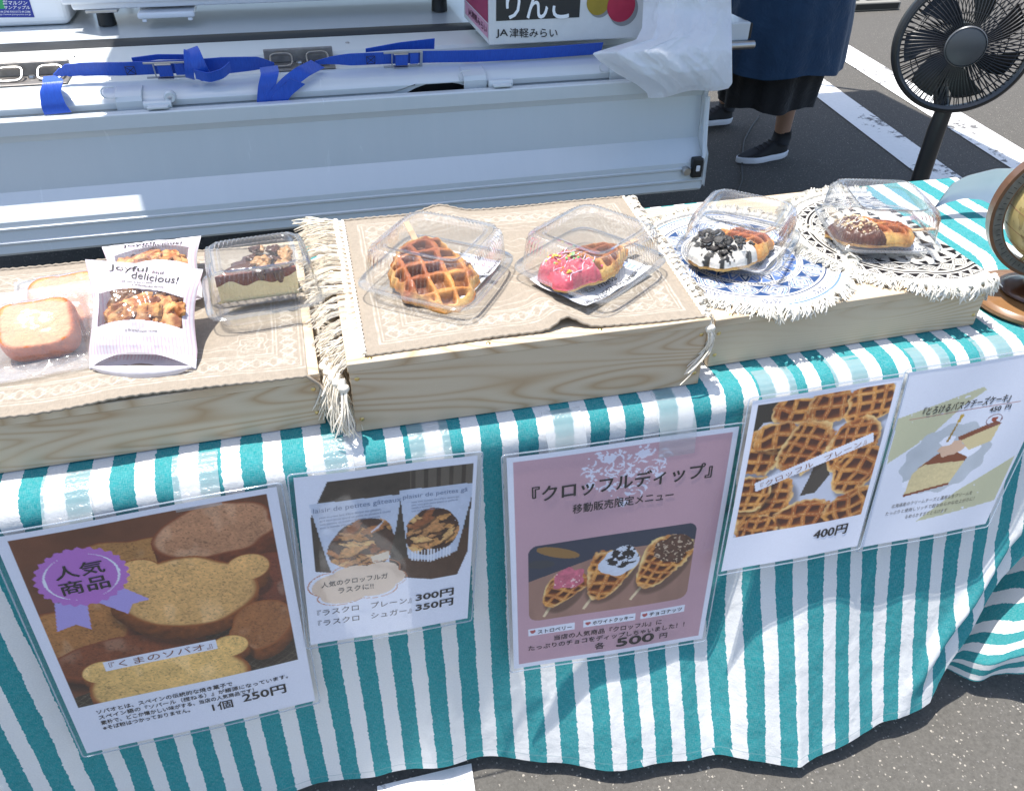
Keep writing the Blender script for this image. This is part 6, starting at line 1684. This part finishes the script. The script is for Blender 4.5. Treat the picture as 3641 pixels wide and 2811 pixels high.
def pouch(label, rlabel, BL, BR, TR, TL, depth, seed, texts=True, nr=72, ws=0.0):
    BL, BR, TR, TL = [np.array(q, float) for q in (BL, BR, TR, TL)]
    t = thing('rusk_pouch', label, 'pouch', tuple((BL + BR) / 2), 'stand-up pouches of rusks')
    W = np.linalg.norm(BR - BL); Hh = np.linalg.norm(TL - BL)
    n = np.cross(BR - BL, TL - BL); n /= np.linalg.norm(n)
    if n[1] > 0: n = -n
    def S_(u, v, side=1, d=0.0):
        """u 0..1 across, v 0..1 up"""
        u = np.asarray(u, float); v = np.asarray(v, float)
        pin = .050 * np.sin(np.clip((v - .16) / .84, 0, 1) * math.pi) ** 1.2
        uu = .5 + (u - .5) * (1 - 2 * pin)
        P = (BL * (1 - uu[..., None]) + BR * uu[..., None]) * (1 - v[..., None]) + (TL * (1 - uu[..., None]) + TR * uu[..., None]) * v[..., None]
        e = np.clip(1 - np.abs(2 * u - 1) ** 2.6, 0, 1) ** .7
        f = np.interp(v, [0, .07, .2, .45, .7, .9, .97, 1], [.10, .28, .72, 1, .80, .22, .03, 0])
        wr = .0022 * fbm(u * 4, v * 5, seed + side, 4) + .0015 * np.abs(vnoise(u * 9 + v * 4, v * 7, seed + 7))
        b = depth * e * f + wr * (.3 + .7 * e)
        arch = -.020 * np.clip(1 - v / .18, 0, 1) ** 1 * (1 - (2 * u - 1) ** 2) * 0
        return P + n * ((side * b + d)[..., None] if np.ndim(b) else side * b + d)
    win = lambda u, v: (v > ws + .365 + .060 * np.clip(1 - ((u - .5) / .40) ** 2, 0, 1)) & (v < ws + .675 + .055 * np.clip(1 - ((u - .5) / .38) ** 2, 0, 1)) & (np.abs(u - .5) < .405)
    nu, nv = 120, 170; U, V = np.meshgrid(np.linspace(0, 1, nu), np.linspace(0, 1, nv), indexing='ij')
    # front with a scooped foot
    P = S_(U, V, 1)
    foot = np.clip((.12 - V) / .12, 0, 1); sc = foot * (1 - (2 * U - 1) ** 2)
    P = P + (TL - BL) / Hh * (.018 * sc)[..., None] * 1.0 + n * (.014 * sc)[..., None]
    w = win((U[:-1, :-1] + U[1:, 1:]) / 2, (V[:-1, :-1] + V[1:, 1:]) / 2)
    i, j = np.meshgrid(np.arange(nu - 1), np.arange(nv - 1), indexing='ij'); f = np.stack([i * nv + j, (i + 1) * nv + j, (i + 1) * nv + j + 1, i * nv + j + 1], -1)
    mask = ((V > .66) | (V < .26)).astype(float) * ((V < .94) & (V > .10)) + .0
    stripe_on = np.where((np.abs(U - .5) > .40) | (V < .28) | (V > .90), 1.0, .45) * (V < .955) * (V > .10)
    att = np.stack([U * W, V, stripe_on], -1)
    m = MB(); m.add(P.reshape(-1, 3), f[~w].reshape(-1, 4), None, att.reshape(-1, 3)); front = m.build('printed_front', POUCHM, t, smooth=180, useatt=True)
    m = MB(); m.add(P.reshape(-1, 3), f[w].reshape(-1, 4)); m.build('window', WINDOW, t, smooth=180)
    Pb = S_(U[::3, ::3], V[::3, ::3], -1); m = MB(); m.grid(Pb, flip=True, att=att[::3, ::3]); m.build('back', POUCHM, t, smooth=180, useatt=True)
    # gusset foot, spreading forward
    GU, GV = np.meshgrid(np.linspace(0.03, .97, 50), np.linspace(0, 1, 16), indexing='ij')
    base = S_(GU, np.full_like(GU, .02), 1); archy = (1 - (2 * GU - 1) ** 2)
    G = base + (BL - TL) / Hh * (.020 * GV * archy)[..., None] + n * (.010 * np.sin(GV * math.pi) * archy + .004)[..., None]
    m = MB(); m.grid(G, att=np.stack([GU, GV, GU * 0], -1)); m.build('gusset', POUCHM, t, smooth=180, useatt=True)
    r = random.Random(seed)
    rk = thing('rusk', rlabel, 'rusks', tuple((BL + TR) / 2), None)
    ex_ = Vector(BR - BL).normalized(); ez_ = Vector(n); ey_ = ez_.cross(ex_)
    Rw = Matrix((ex_, ey_, ez_)).transposed()
    for k in range(nr):
        u = r.uniform(.21, .79); v = r.uniform(.425, .665) + ws; p = S_(u, v, 1) - n * max(0, (v - ws - .52) * .05)
        p = p - n * (r.uniform(.010, .015) if k > nr * .6 else r.uniform(.014, .024))
        rot_ = (Rw @ Euler((r.uniform(-.35, .35), r.uniform(-.35, .35), r.uniform(-1.0, 1.2))).to_matrix()).to_euler()
        rusk('rusk_piece', p, tuple(rot_), (r.uniform(.012, .021), r.uniform(.007, .011), r.uniform(.004, .006)), rk, seed * 50 + k, r.choice([.1, .35, .6, .9]))
    for (u, v, ang, L_, W_) in ((.42, .575, .40, .026, .011), (.62, .53, .55, .021, .008), (.40, .50, .30, .025, .008), (.68, .61, .25, .014, .008)):
        p = S_(u, v + ws, 1) - n * .0125; rusk('rusk_piece', p, tuple((Rw @ Euler((.08, -.05, ang)).to_matrix()).to_euler()), (L_, W_, .0042), rk, seed * 70 + int(u * 100), 0)
    if texts:
        tf = lambda x, y: S_(x, y, 1, .0010)
        def wr_(s, u0, u1, v0, v1, rot=0, sh=0, bold=.0):
            V_, F_ = text_mesh(s, bold, sh); mn, mx = V_.min(0), V_.max(0); X = (V_[:, 0] - mn[0]) / (mx[0] - mn[0]); Y = (V_[:, 1] - mn[1]) / (mx[1] - mn[1])
            uu = u0 + X * (u1 - u0); vv = v0 + Y * (v1 - v0) + rot * (X - .5) + .004 * np.sin(X * 9)
            m = MB(); m.add(tf(uu, vv), F_); m.build('lettering', INK, front)
        wr_('Joyful', .20, .53, .895, .970, 0, 0, .004); wr_('and', .57, .67, .905, .938, -.005, 0, 0); wr_('delicious!', .40, .82, .822, .897, -.022, 0, .004)
        wr_('our aim is to create', .30, .60, .790, .812, 0); wr_('a wonderful flavor.', .42, .72, .752, .776, -.008)
        wr_('a brand-new taste', .38, .68, .318, .340, -.004, .35)
    return t
z0 = B1 + .004
pBL = at_z(318, 1312, z0); pBR = at_z(698, 1312, z0)
yTop = .118
pouch('front pouch of rusks with pink stripes reading Joyful and delicious!', 'golden and brown rusk pieces behind the window of the front pouch', pBL, pBR, at_y(722, 957, yTop), at_y(303, 922, yTop), .020, 4)
q0 = at_z(385, 1110, z0 + .012); q1 = at_z(720, 1060, z0 + .012)
pouch('rear pouch of rusks, half hidden behind the front pouch', 'brown rusk pieces in the rear pouch, topmost pieces', q0, q1, at_z(715, 838, .128), at_z(362, 878, .128), .018, 11, True, ws=.10)
# =================================================================== GLOBE
gx, gy = 1.376, -.004
gl = thing('desk_globe', 'antique style desk globe on a turned wooden stand at the right end of the table', 'globe', (gx, gy, .002))
def m_wood(name, a, b, rough=.28):
    t = NT(name); v = t.coord('Object', (14, 14, 40)); n = t.noise(v, 1.2, 5, .65, dist=.5); t.P(Base_Color=t.mix(n, a, b), Roughness=rough); t.b.inputs['Coat Weight'].default_value = .4; t.b.inputs['Coat Roughness'].default_value = .15; return t.m
WOOD = m_wood('polished_brown_wood', (.085, .038, .018), (.20, .10, .045)); WOODL = m_wood('orange_brown_wood', (.17, .082, .032), (.29, .148, .058)); WOODD = m_wood('dark_turned_wood', (.035, .012, .006), (.10, .035, .014))
T0 = Matrix.Translation((gx, gy, .003))
m = MB(); m.lathe([(0, 0), (.086, 0), (.090, .004), (.090, .009), (.085, .014), (.081, .0165), (.0, .0175)], 72, T0); m.build('base', WOODL, gl, smooth=40)
m = MB(); m.lathe([(.0, .0180), (.046, .0180), (.049, .021), (.047, .025), (.038, .029), (.026, .032), (.019, .036), (.018, .044), (.022, .046), (.018, .050), (.0, .050)], 56, T0); m.build('turned_column', WOODD, gl, smooth=40)
cz_ = .003 + .048 + .113; RB = .086; tilt = math.radians(23)
face = math.radians(-22)        # plane of the meridian ring
Rm = Matrix.Translation((gx, gy, cz_)) @ Matrix.Rotation(face, 4, 'Z')
def m_map():
    t = NT('antique_map'); v = t.coord('Generated'); o = t.coord()
    land = t.noise(o, 13, 6, .6, dist=.4); sea = t.mix(t.noise(o, 40, 4), (.40, .31, .12), (.52, .43, .20)); ld = t.mix(t.noise(o, 30, 4), (.20, .20, .07), (.42, .30, .10))
    k = t.ramp(land, [(.52, (0, 0, 0)), (.53, (1, 1, 1))]); c = t.mix(k, sea, ld)
    co = t.ramp(land, [(.515, (0, 0, 0)), (.525, (1, 1, 1)), (.535, (0, 0, 0))]); c = t.mix(t.math('MULTIPLY', co, .7), c, (.12, .07, .03))
    fine = t.ramp(t.noise(o, 95, 5, .7, dist=1), [(.62, (0, 0, 0)), (.65, (1, 1, 1))]); c = t.mix(t.math('MULTIPLY', fine, .5), c, (.13, .09, .04))
    t.P(Base_Color=c, Roughness=.35); return t.m
m = MB(); n = 40; m.lathe([(max(.0003, RB * math.sin(a)), -RB * math.cos(a)) for a in np.linspace(0, math.pi, n)], 72, Rm @ Matrix.Rotation(tilt, 4, 'Y')); m.build('ball', m_map(), gl, smooth=180)
for la in range(-60, 61, 20):
    a = math.radians(la); m = MB(); m.tube([(Rm @ Matrix.Rotation(tilt, 4, 'Y')) @ Vector(((RB + .0001) * math.cos(a) * math.cos(t_), (RB + .0001) * math.cos(a) * math.sin(t_), (RB + .0001) * math.sin(a))) for t_ in np.linspace(0, 2 * math.pi, 60, endpoint=False)], .00035, 4, closed=True); m.build('parallel_line', INK_BROWN, gl)
def ringm(name, r0, r1, hw, mat, par):
    a = np.linspace(0, 2 * math.pi, 90, endpoint=False); G = []
    for (r, y) in ((r0, -hw), (r1, -hw), (r1, hw), (r0, hw)): G.append([Rm @ Vector((r * math.cos(t_), y, r * math.sin(t_))) for t_ in a])
    G.append(G[0]); m = MB(); m.grid(np.array(G), close_v=True); return m.build(name, mat, par, smooth=30)
rg = ringm('meridian_ring', .093, .113, .009, WOOD, gl)
SCALE_MAT = plain('worn_brass_scale', (.13, .135, .12), .5, .2, var=.6, scale=90)
sc_ = ringm('graduated_face', .0955, .108, .0098, SCALE_MAT, rg)
for k in range(72):
    t_ = 2 * math.pi * k / 72; m = MB(); a = Rm @ Vector((.104 * math.cos(t_), -.0102, .104 * math.sin(t_)))
    m.tube([Rm @ Vector((.098 * math.cos(t_), -.0100, .098 * math.sin(t_))), Rm @ Vector(((.103 if k % 3 else .106) * math.cos(t_), -.0100, (.103 if k % 3 else .106) * math.sin(t_)))], .0005, 4); m.build('tick', INK, rg)
for s in (1, -1):
    d = Matrix.Rotation(tilt, 4, 'Y') @ Vector((0, 0, s)); m = MB(); m.tube([Rm @ (d * (RB - .002)), Rm @ (d * .096)], .003, 8); m.build('axle_pin', BRASS, gl, smooth=60)

# =================================================================== PALE SHEET BEHIND THE GLOBE
sh = thing('curled_plastic_sheet', 'pale curled plastic sheet lying behind the globe at the table corner', 'plastic sheet', tuple(at_y(3500, 700, .42)))
low = [(3322, 742, .305), (3375, 718, .318), (3430, 706, .322), (3490, 710, .318), (3545, 738, .30), (3700, 800, .27)]
up = [(3326, 736, .31), (3385, 655, .314), (3440, 626, .312), (3545, 600, .305), (3620, 600, .298), (3800, 612, .28)]
def rs(c, n):
    c = np.array(c, float); t = np.linspace(0, 1, len(c)); tt = np.linspace(0, 1, n); return np.stack([np.interp(tt, t, c[:, k]) for k in range(3)], 1)
n = 50; a = rs(low, n); b = rs(up, n)
for q in (a, b):
    for _ in range(3): q[1:-1] = (q[:-2] + 2 * q[1:-1] + q[2:]) / 4
G = np.array([[at_y(*(a[i] * (1 - v) + b[i] * v + arr(0, 0, .012 * math.sin(v * math.pi)))) for v in np.linspace(0, 1, 24)] for i in range(n)])
SHM = plain('pale_plastic', (.66, .70, .74), .3, var=.02)
m = MB(); m.grid(G); m.grid(G + arr(0, .0015, 0), flip=True); m.build('sheet', SHM, sh, smooth=180)
p = at_y(3630, 640, .46); m = MB(); m.lathe([(0, .012), (.010, .012), (.014, .006), (.014, 0), (0, 0)], 16, Matrix.Translation(p) @ Matrix.Rotation(1.2, 4, 'X')); m.build('black_clip', BLACK_RUBBER, sh, smooth=50)

# =================================================================== FAN
FANB = plain('fan_black_plastic', (.016, .0165, .018), .33, var=.1); FANG = plain('fan_grille_plastic', (.020, .0205, .022), .38, var=.1)
HUBM = plain('fan_hub_grey', (.045, .05, .056), .36, var=.03)
yfan = .66
hub = at_y(3434, 168, yfan)
fan = thing('standing_fan', 'black standing fan with a round grille behind the right end of the table', 'fan', (hub[0], yfan + .06, GZ))
R0 = .181
look = Vector((-.50, -.86, .04)).normalized()
qf = look.to_track_quat('Z', 'Y').to_matrix().to_4x4()
F4 = Matrix.Translation(hub) @ qf @ Matrix.Scale(.79, 4) @ Matrix.Translation((0, 0, -.028))
def fl(*p): return tuple(F4 @ Vector(p))
# outer ring (two bands)
a72 = np.linspace(0, 2 * math.pi, 80, endpoint=False)
head = fan
def band(name, prof, mat, par, n=96): m = MB(); m.lathe(prof + [prof[0]], n, F4); return m.build(name, mat, par, smooth=40)
rim = band('outer_ring', [(R0 - .010, -.030), (R0 + .002, -.034), (R0 + .005, -.020), (R0 + .005, .002), (R0, .010), (R0 - .006, .012), (R0 - .010, .004)], FANB, fan)
band('ring_lip', [(R0 - .016, .006), (R0 - .008, .013), (R0 - .006, .010), (R0 - .014, .003)], HUBM, rim)
hubo = band('hub', [(0.0005, .031), (.046, .031), (.0505, .028), (.0515, .020), (.050, .012), (.0005, .012)], HUBM, fan)
band('hub_trim', [(.0515, .0305), (.0540, .028), (.0540, .018), (.0515, .018)], plain('hub_trim_grey', (.16, .165, .17), .3, .5), hubo)
# front spokes: three rows of curved ribs
def spokes(n, z0, z1, tw, rad, name, r0=.050, r1=.176):
    for k in range(n):
        a = 2 * math.pi * k / n; pts = []
        for s in np.linspace(0, 1, 7):
            r = r0 + (r1 - r0) * s; t_ = a + tw * s; z = z0 + (z1 - z0) * s ** 3 * 1.0; pts.append(fl(r * math.cos(t_), r * math.sin(t_), z))
        m = MB(); m.tube(pts, rad, 4, caps=False); m.build(name, FANG, fan, smooth=60)
spokes(84, .022, -.002, .16, .0014, 'front_rib')
spokes(60, -.048, -.030, -.10, .0014, 'rear_rib', .030)
for r, z in ((.088, .0195), (.138, .012)):
    m = MB(); m.tube([fl(r * math.cos(t_), r * math.sin(t_), z) for t_ in a72], .0011, 5, closed=True); m.build('grille_hoop', FANG, fan, smooth=60)
m = MB(); m.tube([fl(.120 * math.cos(t_), .120 * math.sin(t_), -.045) for t_ in a72], .0013, 5, closed=True); m.build('grille_hoop', FANG, fan, smooth=60)
# blades
for k in range(7):
    a0 = 2 * math.pi * k / 7 + .2; G = []
    for s in np.linspace(0, 1, 14):
        r = .030 + .122 * s; wdt = .26 + .19 * math.sin(s * 2.4); row = []
        for v in np.linspace(-1, 1, 9): t_ = a0 + s * .42 + v * wdt * .62; row.append(fl(r * math.cos(t_), r * math.sin(t_), -.018 + .012 * v))
        G.append(row)
    m = MB(); m.grid(np.array(G)); m.grid(np.array(G) + np.array(F4.to_3x3() @ Vector((0, 0, -.0016))), flip=True); m.build('blade', FANB, fan, smooth=60)
mo = band('motor_housing', [(0.0005, -.11), (.034, -.108), (.046, -.09), (.048, -.055), (.030, -.050), (.0005, -.05)], FANB, fan)
# pole
top_ = arr(hub[0] - .002, yfan + .045, hub[2] - .02)
pb = at_y(3262, 655, yfan + .045); base_xy = (at_y(3310, 520, yfan + .045)[0], yfan + .045)
m = MB(); m.tube([(base_xy[0], base_xy[1], GZ + .02), (base_xy[0], base_xy[1], hub[2] - .20), (base_xy[0] + .003, base_xy[1], hub[2] - .155)], [.0215, .0205, .019], 24); m.build('pole', FANB, fan, smooth=60)
m = MB(); m.tube([(base_xy[0] + .003, base_xy[1], hub[2] - .165), (base_xy[0] + .006, base_xy[1] + .045, hub[2] - .10), tuple(F4 @ Vector((0, 0, -.085)))], [.017, .018, .022], 16); m.build('yoke', FANB, fan, smooth=60)
m = MB(); m.lathe([(0, .026), (.03, .026), (.12, .018), (.15, .010), (.152, 0), (0, 0)], 48, Matrix.Translation((base_xy[0], base_xy[1], GZ + .0005))); m.build('base', FANB, fan, smooth=40)

# =================================================================== PERSON
py_ = 2.10
X0 = at_y(2740, 480, py_)[0] - .10
pers = thing('person', 'person in a blue apron, black skirt and black sneakers standing behind the truck', 'person', (X0, py_, GZ))
def m_skin():
    t = NT('skin'); v = t.coord(); t.P(Base_Color=t.mix(t.noise(v, 30, 4), (.34, .19, .125), (.42, .245, .165)), Roughness=.5); t.b.inputs['Subsurface Weight'].default_value = .1; t.b.inputs['Subsurface Scale'].default_value = .01; return t.m
SKIN = m_skin()
hp = at_z(2812, 566, GZ); hp2 = at_z(2640, 430, GZ + .03); ox, oy = X0 + .10, py_ + .04
fx, fy = hp[0] - .055 - ox, hp[1] + .030 - oy; f2x, f2y = hp2[0] - .085 - ox, hp2[1] + .045 - oy
sk_v = [(0, 0, .93), (0, 0, 1.10), (0, 0, 1.27), (0, 0, 1.36), (0, -.005, 1.40), (-.01, 0, 1.46), (-.01, 0, 1.54),       # pelvis..head
        (0.02, .17, 1.32), (-.02, .21, 1.07), (-.20, .16, .98), (.02, -.17, 1.32), (-.02, -.21, 1.07), (-.20, -.16, .98),
        (0.0, .095, .90), ((f2x) * .5, (.1 + f2y) * .5, .48), (f2x, f2y, .13), (f2x, f2y, .10),
        (0.0, -.095, .90), (fx * .5, (fy - .1) * .5, .48), (fx, fy, .13), (fx, fy, .10),
        (-.28, .15, .97), (-.28, -.15, .97)]
sk_e = [(0, 1), (1, 2), (2, 3), (3, 4), (4, 5), (5, 6), (2, 7), (7, 8), (8, 9), (2, 10), (10, 11), (11, 12), (0, 13), (13, 14), (14, 15), (15, 16), (0, 17), (17, 18), (18, 19), (19, 20), (9, 21), (12, 22)]
sk_r = [.13, .11, .13, .06, .052, .085, .075, .05, .036, .026, .05, .036, .026, .085, .052, .036, .034, .085, .052, .036, .034, .024, .024]
me = bpy.data.meshes.new('body'); me.from_pydata([(X0 + .10 + x, py_ + y + .04, GZ + z) for x, y, z in sk_v], sk_e, [])
body = bpy.data.objects.new('body', me); link(body, pers)
me.materials.append(SKIN)
md = body.modifiers.new('skin', 'SKIN'); md.use_smooth_shade = True
lay = me.skin_vertices[0].data if len(me.skin_vertices) else None
if lay is None:
    bpy.context.view_layer.objects.active = body
    bm = bmesh.new(); bm.from_mesh(me); bm.verts.layers.skin.verify(); bm.to_mesh(me); bm.free(); lay = me.skin_vertices[0].data
for i, r in enumerate(sk_r): lay[i].radius = (r, r)
lay[0].use_root = True
md2 = body.modifiers.new('sub', 'SUBSURF'); md2.levels = 2; md2.render_levels = 2
def shell(name, prof, mat, fold=.01, nf=9, seed=0, cen=(0, 0)):
    """cloth tube: prof = (z, cx, cy, rx, ry)"""
    th = np.linspace(0, 2 * math.pi, 120, endpoint=False); G = []
    prof = np.array(prof, float); zz = np.linspace(0, 1, 40); t = np.linspace(0, 1, len(prof))
    for s in zz:
        z, cx, cy, rx, ry = [np.interp(s, t, prof[:, k]) for k in range(5)]
        f = 1 + fold * s * np.sin(th * nf + seed + s) + fold * .6 * s * np.sin(th * (nf * 2 + 1) + 2 * seed) + .02 * fbm(np.cos(th) * 3, np.sin(th) * 3 + s * 3, seed)
        G.append(np.stack([X0 + .10 + cx + rx * f * np.cos(th), py_ + .04 + cy + ry * f * np.sin(th), np.full(120, GZ + z) + (.008 * np.sin(th * 5 + seed) if s > .9 else 0)], -1))
    G = np.array(G); m = MB(); m.grid(G, close_v=True, flip=True); m.grid(G * 1.0 - arr(0, 0, 0) + 0, close_v=True) if False else None
    return m.build(name, mat, pers, smooth=180)
def fabric(name, a, b, sc=500):
    t = NT(name); v = t.coord(); t.P(Base_Color=t.mix(t.noise(v, 12, 5, .6), a, b), Roughness=.85); t.bump(t.noise(v, 9, 5, .6, dist=.5), .5, .03); t.b.inputs['Sheen Weight'].default_value = .2; return t.m
shell('black_skirt', [(1.02, 0, 0, .145, .12), (.8, -.02, 0, .19, .17), (.5, -.02, 0, .215, .18), (.29, -.03, 0, .20, .17)], fabric('black_fabric', (.004, .004, .005), (.009, .009, .010)), .05, 7, 1)
shell('blue_apron', [(1.40, 0, 0, .09, .14), (1.28, 0, 0, .155, .20), (1.02, 0, 0, .17, .15), (.8, -.01, 0, .235, .20), (.60, -.02, 0, .27, .22), (.44, -.03, 0, .285, .235)], fabric('navy_blue_fabric', (.003, .022, .058), (.008, .045, .105)), .022, 8, 3)
m = MB(); m.lathe([(.002, .10), (.06, .085), (.092, .04), (.098, 0), (.09, -.05), (.07, -.10), (.03, -.12)], 24, Matrix.Translation((X0 + .10, py_ + .04, GZ + 1.53))); m.build('hair', plain('dark_hair', (.012, .009, .008), .5), pers, smooth=180)
SHOE = plain('black_sneaker_mesh', (.012, .012, .014), .75, var=.3, scale=120, bump=.4, bscale=300); SOLE = plain('white_foam_sole', (.74, .75, .80), .55)
def shoe(hx, hy, ang, tip=0.0, up=0.0):
    """heel at (hx,hy), toe towards direction ang"""
    M4 = Matrix.Translation((hx, hy, GZ + up)) @ Matrix.Rotation(ang, 4, 'Z') @ Matrix.Rotation(-tip, 4, 'Y')
    def outline(z, grow, y=0): 
        P = []
        for a in np.linspace(0, 2 * math.pi, 40, endpoint=False):
            x = .125 + .135 * math.cos(a); w = np.interp(x, [-.01, .03, .10, .18, .24, .265], [.030, .037, .034, .047, .040, .02]) * grow
            P.append((.125 + (x - .125) * grow, w * math.sin(a) * (1.0 if abs(math.sin(a)) < 1 else 1), z))
        return P
    up_h = lambda x: 0
    G = [outline(.003, .96), outline(.008, 1.0), outline(.028, 1.01), outline(.030, .97)]
    m = MB(); m.grid(np.array(G), close_v=True, flip=True); b = 0; m.f.append(list(range(40)))
    P = np.concatenate(m.v); 
    def xf(mm): mm.v = [np.concatenate(mm.v) @ np.array(M4)[:3, :3].T + np.array(M4)[:3, 3]]
    xf(m); s = m.build('sole', SOLE, pers, smooth=50)
    G = []
    for k, t in enumerate(np.linspace(0, 1, 14)):
        row = []
        for a in np.linspace(0, 2 * math.pi, 40, endpoint=False):
            x = .125 + .130 * math.cos(a); h = np.interp(x, [-.01, .04, .09, .14, .20, .26], [.085, .088, .082, .060, .042, .026])
            w = np.interp(x, [-.01, .03, .10, .18, .24, .265], [.029, .036, .033, .046, .039, .019]); sh_ = math.cos(t * math.pi / 2) ** .55
            xx = .125 + (x - .125) * (1 - .10 * t); op = max(0, t - .6) * 0
            row.append((xx + (-.03 * t if x > .08 else 0) * 0, w * math.sin(a) * sh_, .030 + (h - .030) * math.sin(t * math.pi / 2)))
        G.append(row)
    m = MB(); m.grid(np.array(G), close_v=True, flip=True); xf(m); u = m.build('sneaker_upper', SHOE, pers, smooth=180)
    m = MB(); m.tube([(.045, 0, .07), (.040, 0, .10), (.040, 0, .125)], [.042, .040, .036], 16); xf(m); m.build('sock', SHOE, u, smooth=180)
    m = MB()
    for k in range(4): x = .095 + .022 * k; h = np.interp(x, [.09, .14, .20], [.084, .063, .046]); m.tube([(x, -.018, h - .002), (x + .004, 0, h + .004), (x, .018, h - .002)], .0022, 5)
    xf(m); m.build('lace', SHOE, u)
shoe(hp[0] - .01, hp[1] + .035, math.radians(186))
shoe(hp2[0] - .04, hp2[1] + .05, math.radians(190), .10, .004)
# thin cable by the person's shoe
cb_ = [at_z(x, y, GZ + .006) for x, y in ((2700, 412), (2672, 450), (2645, 500), (2640, 545), (2638, 590), (2640, 640), (2622, 690), (2600, 760))]
m = MB(); m.tube(smoothpts(cb_, 60), .003, 6); tag(m.build('cable', BLACK_RUBBER, None, smooth=180), 'thin black cable on the asphalt beside the sneaker', 'cable')
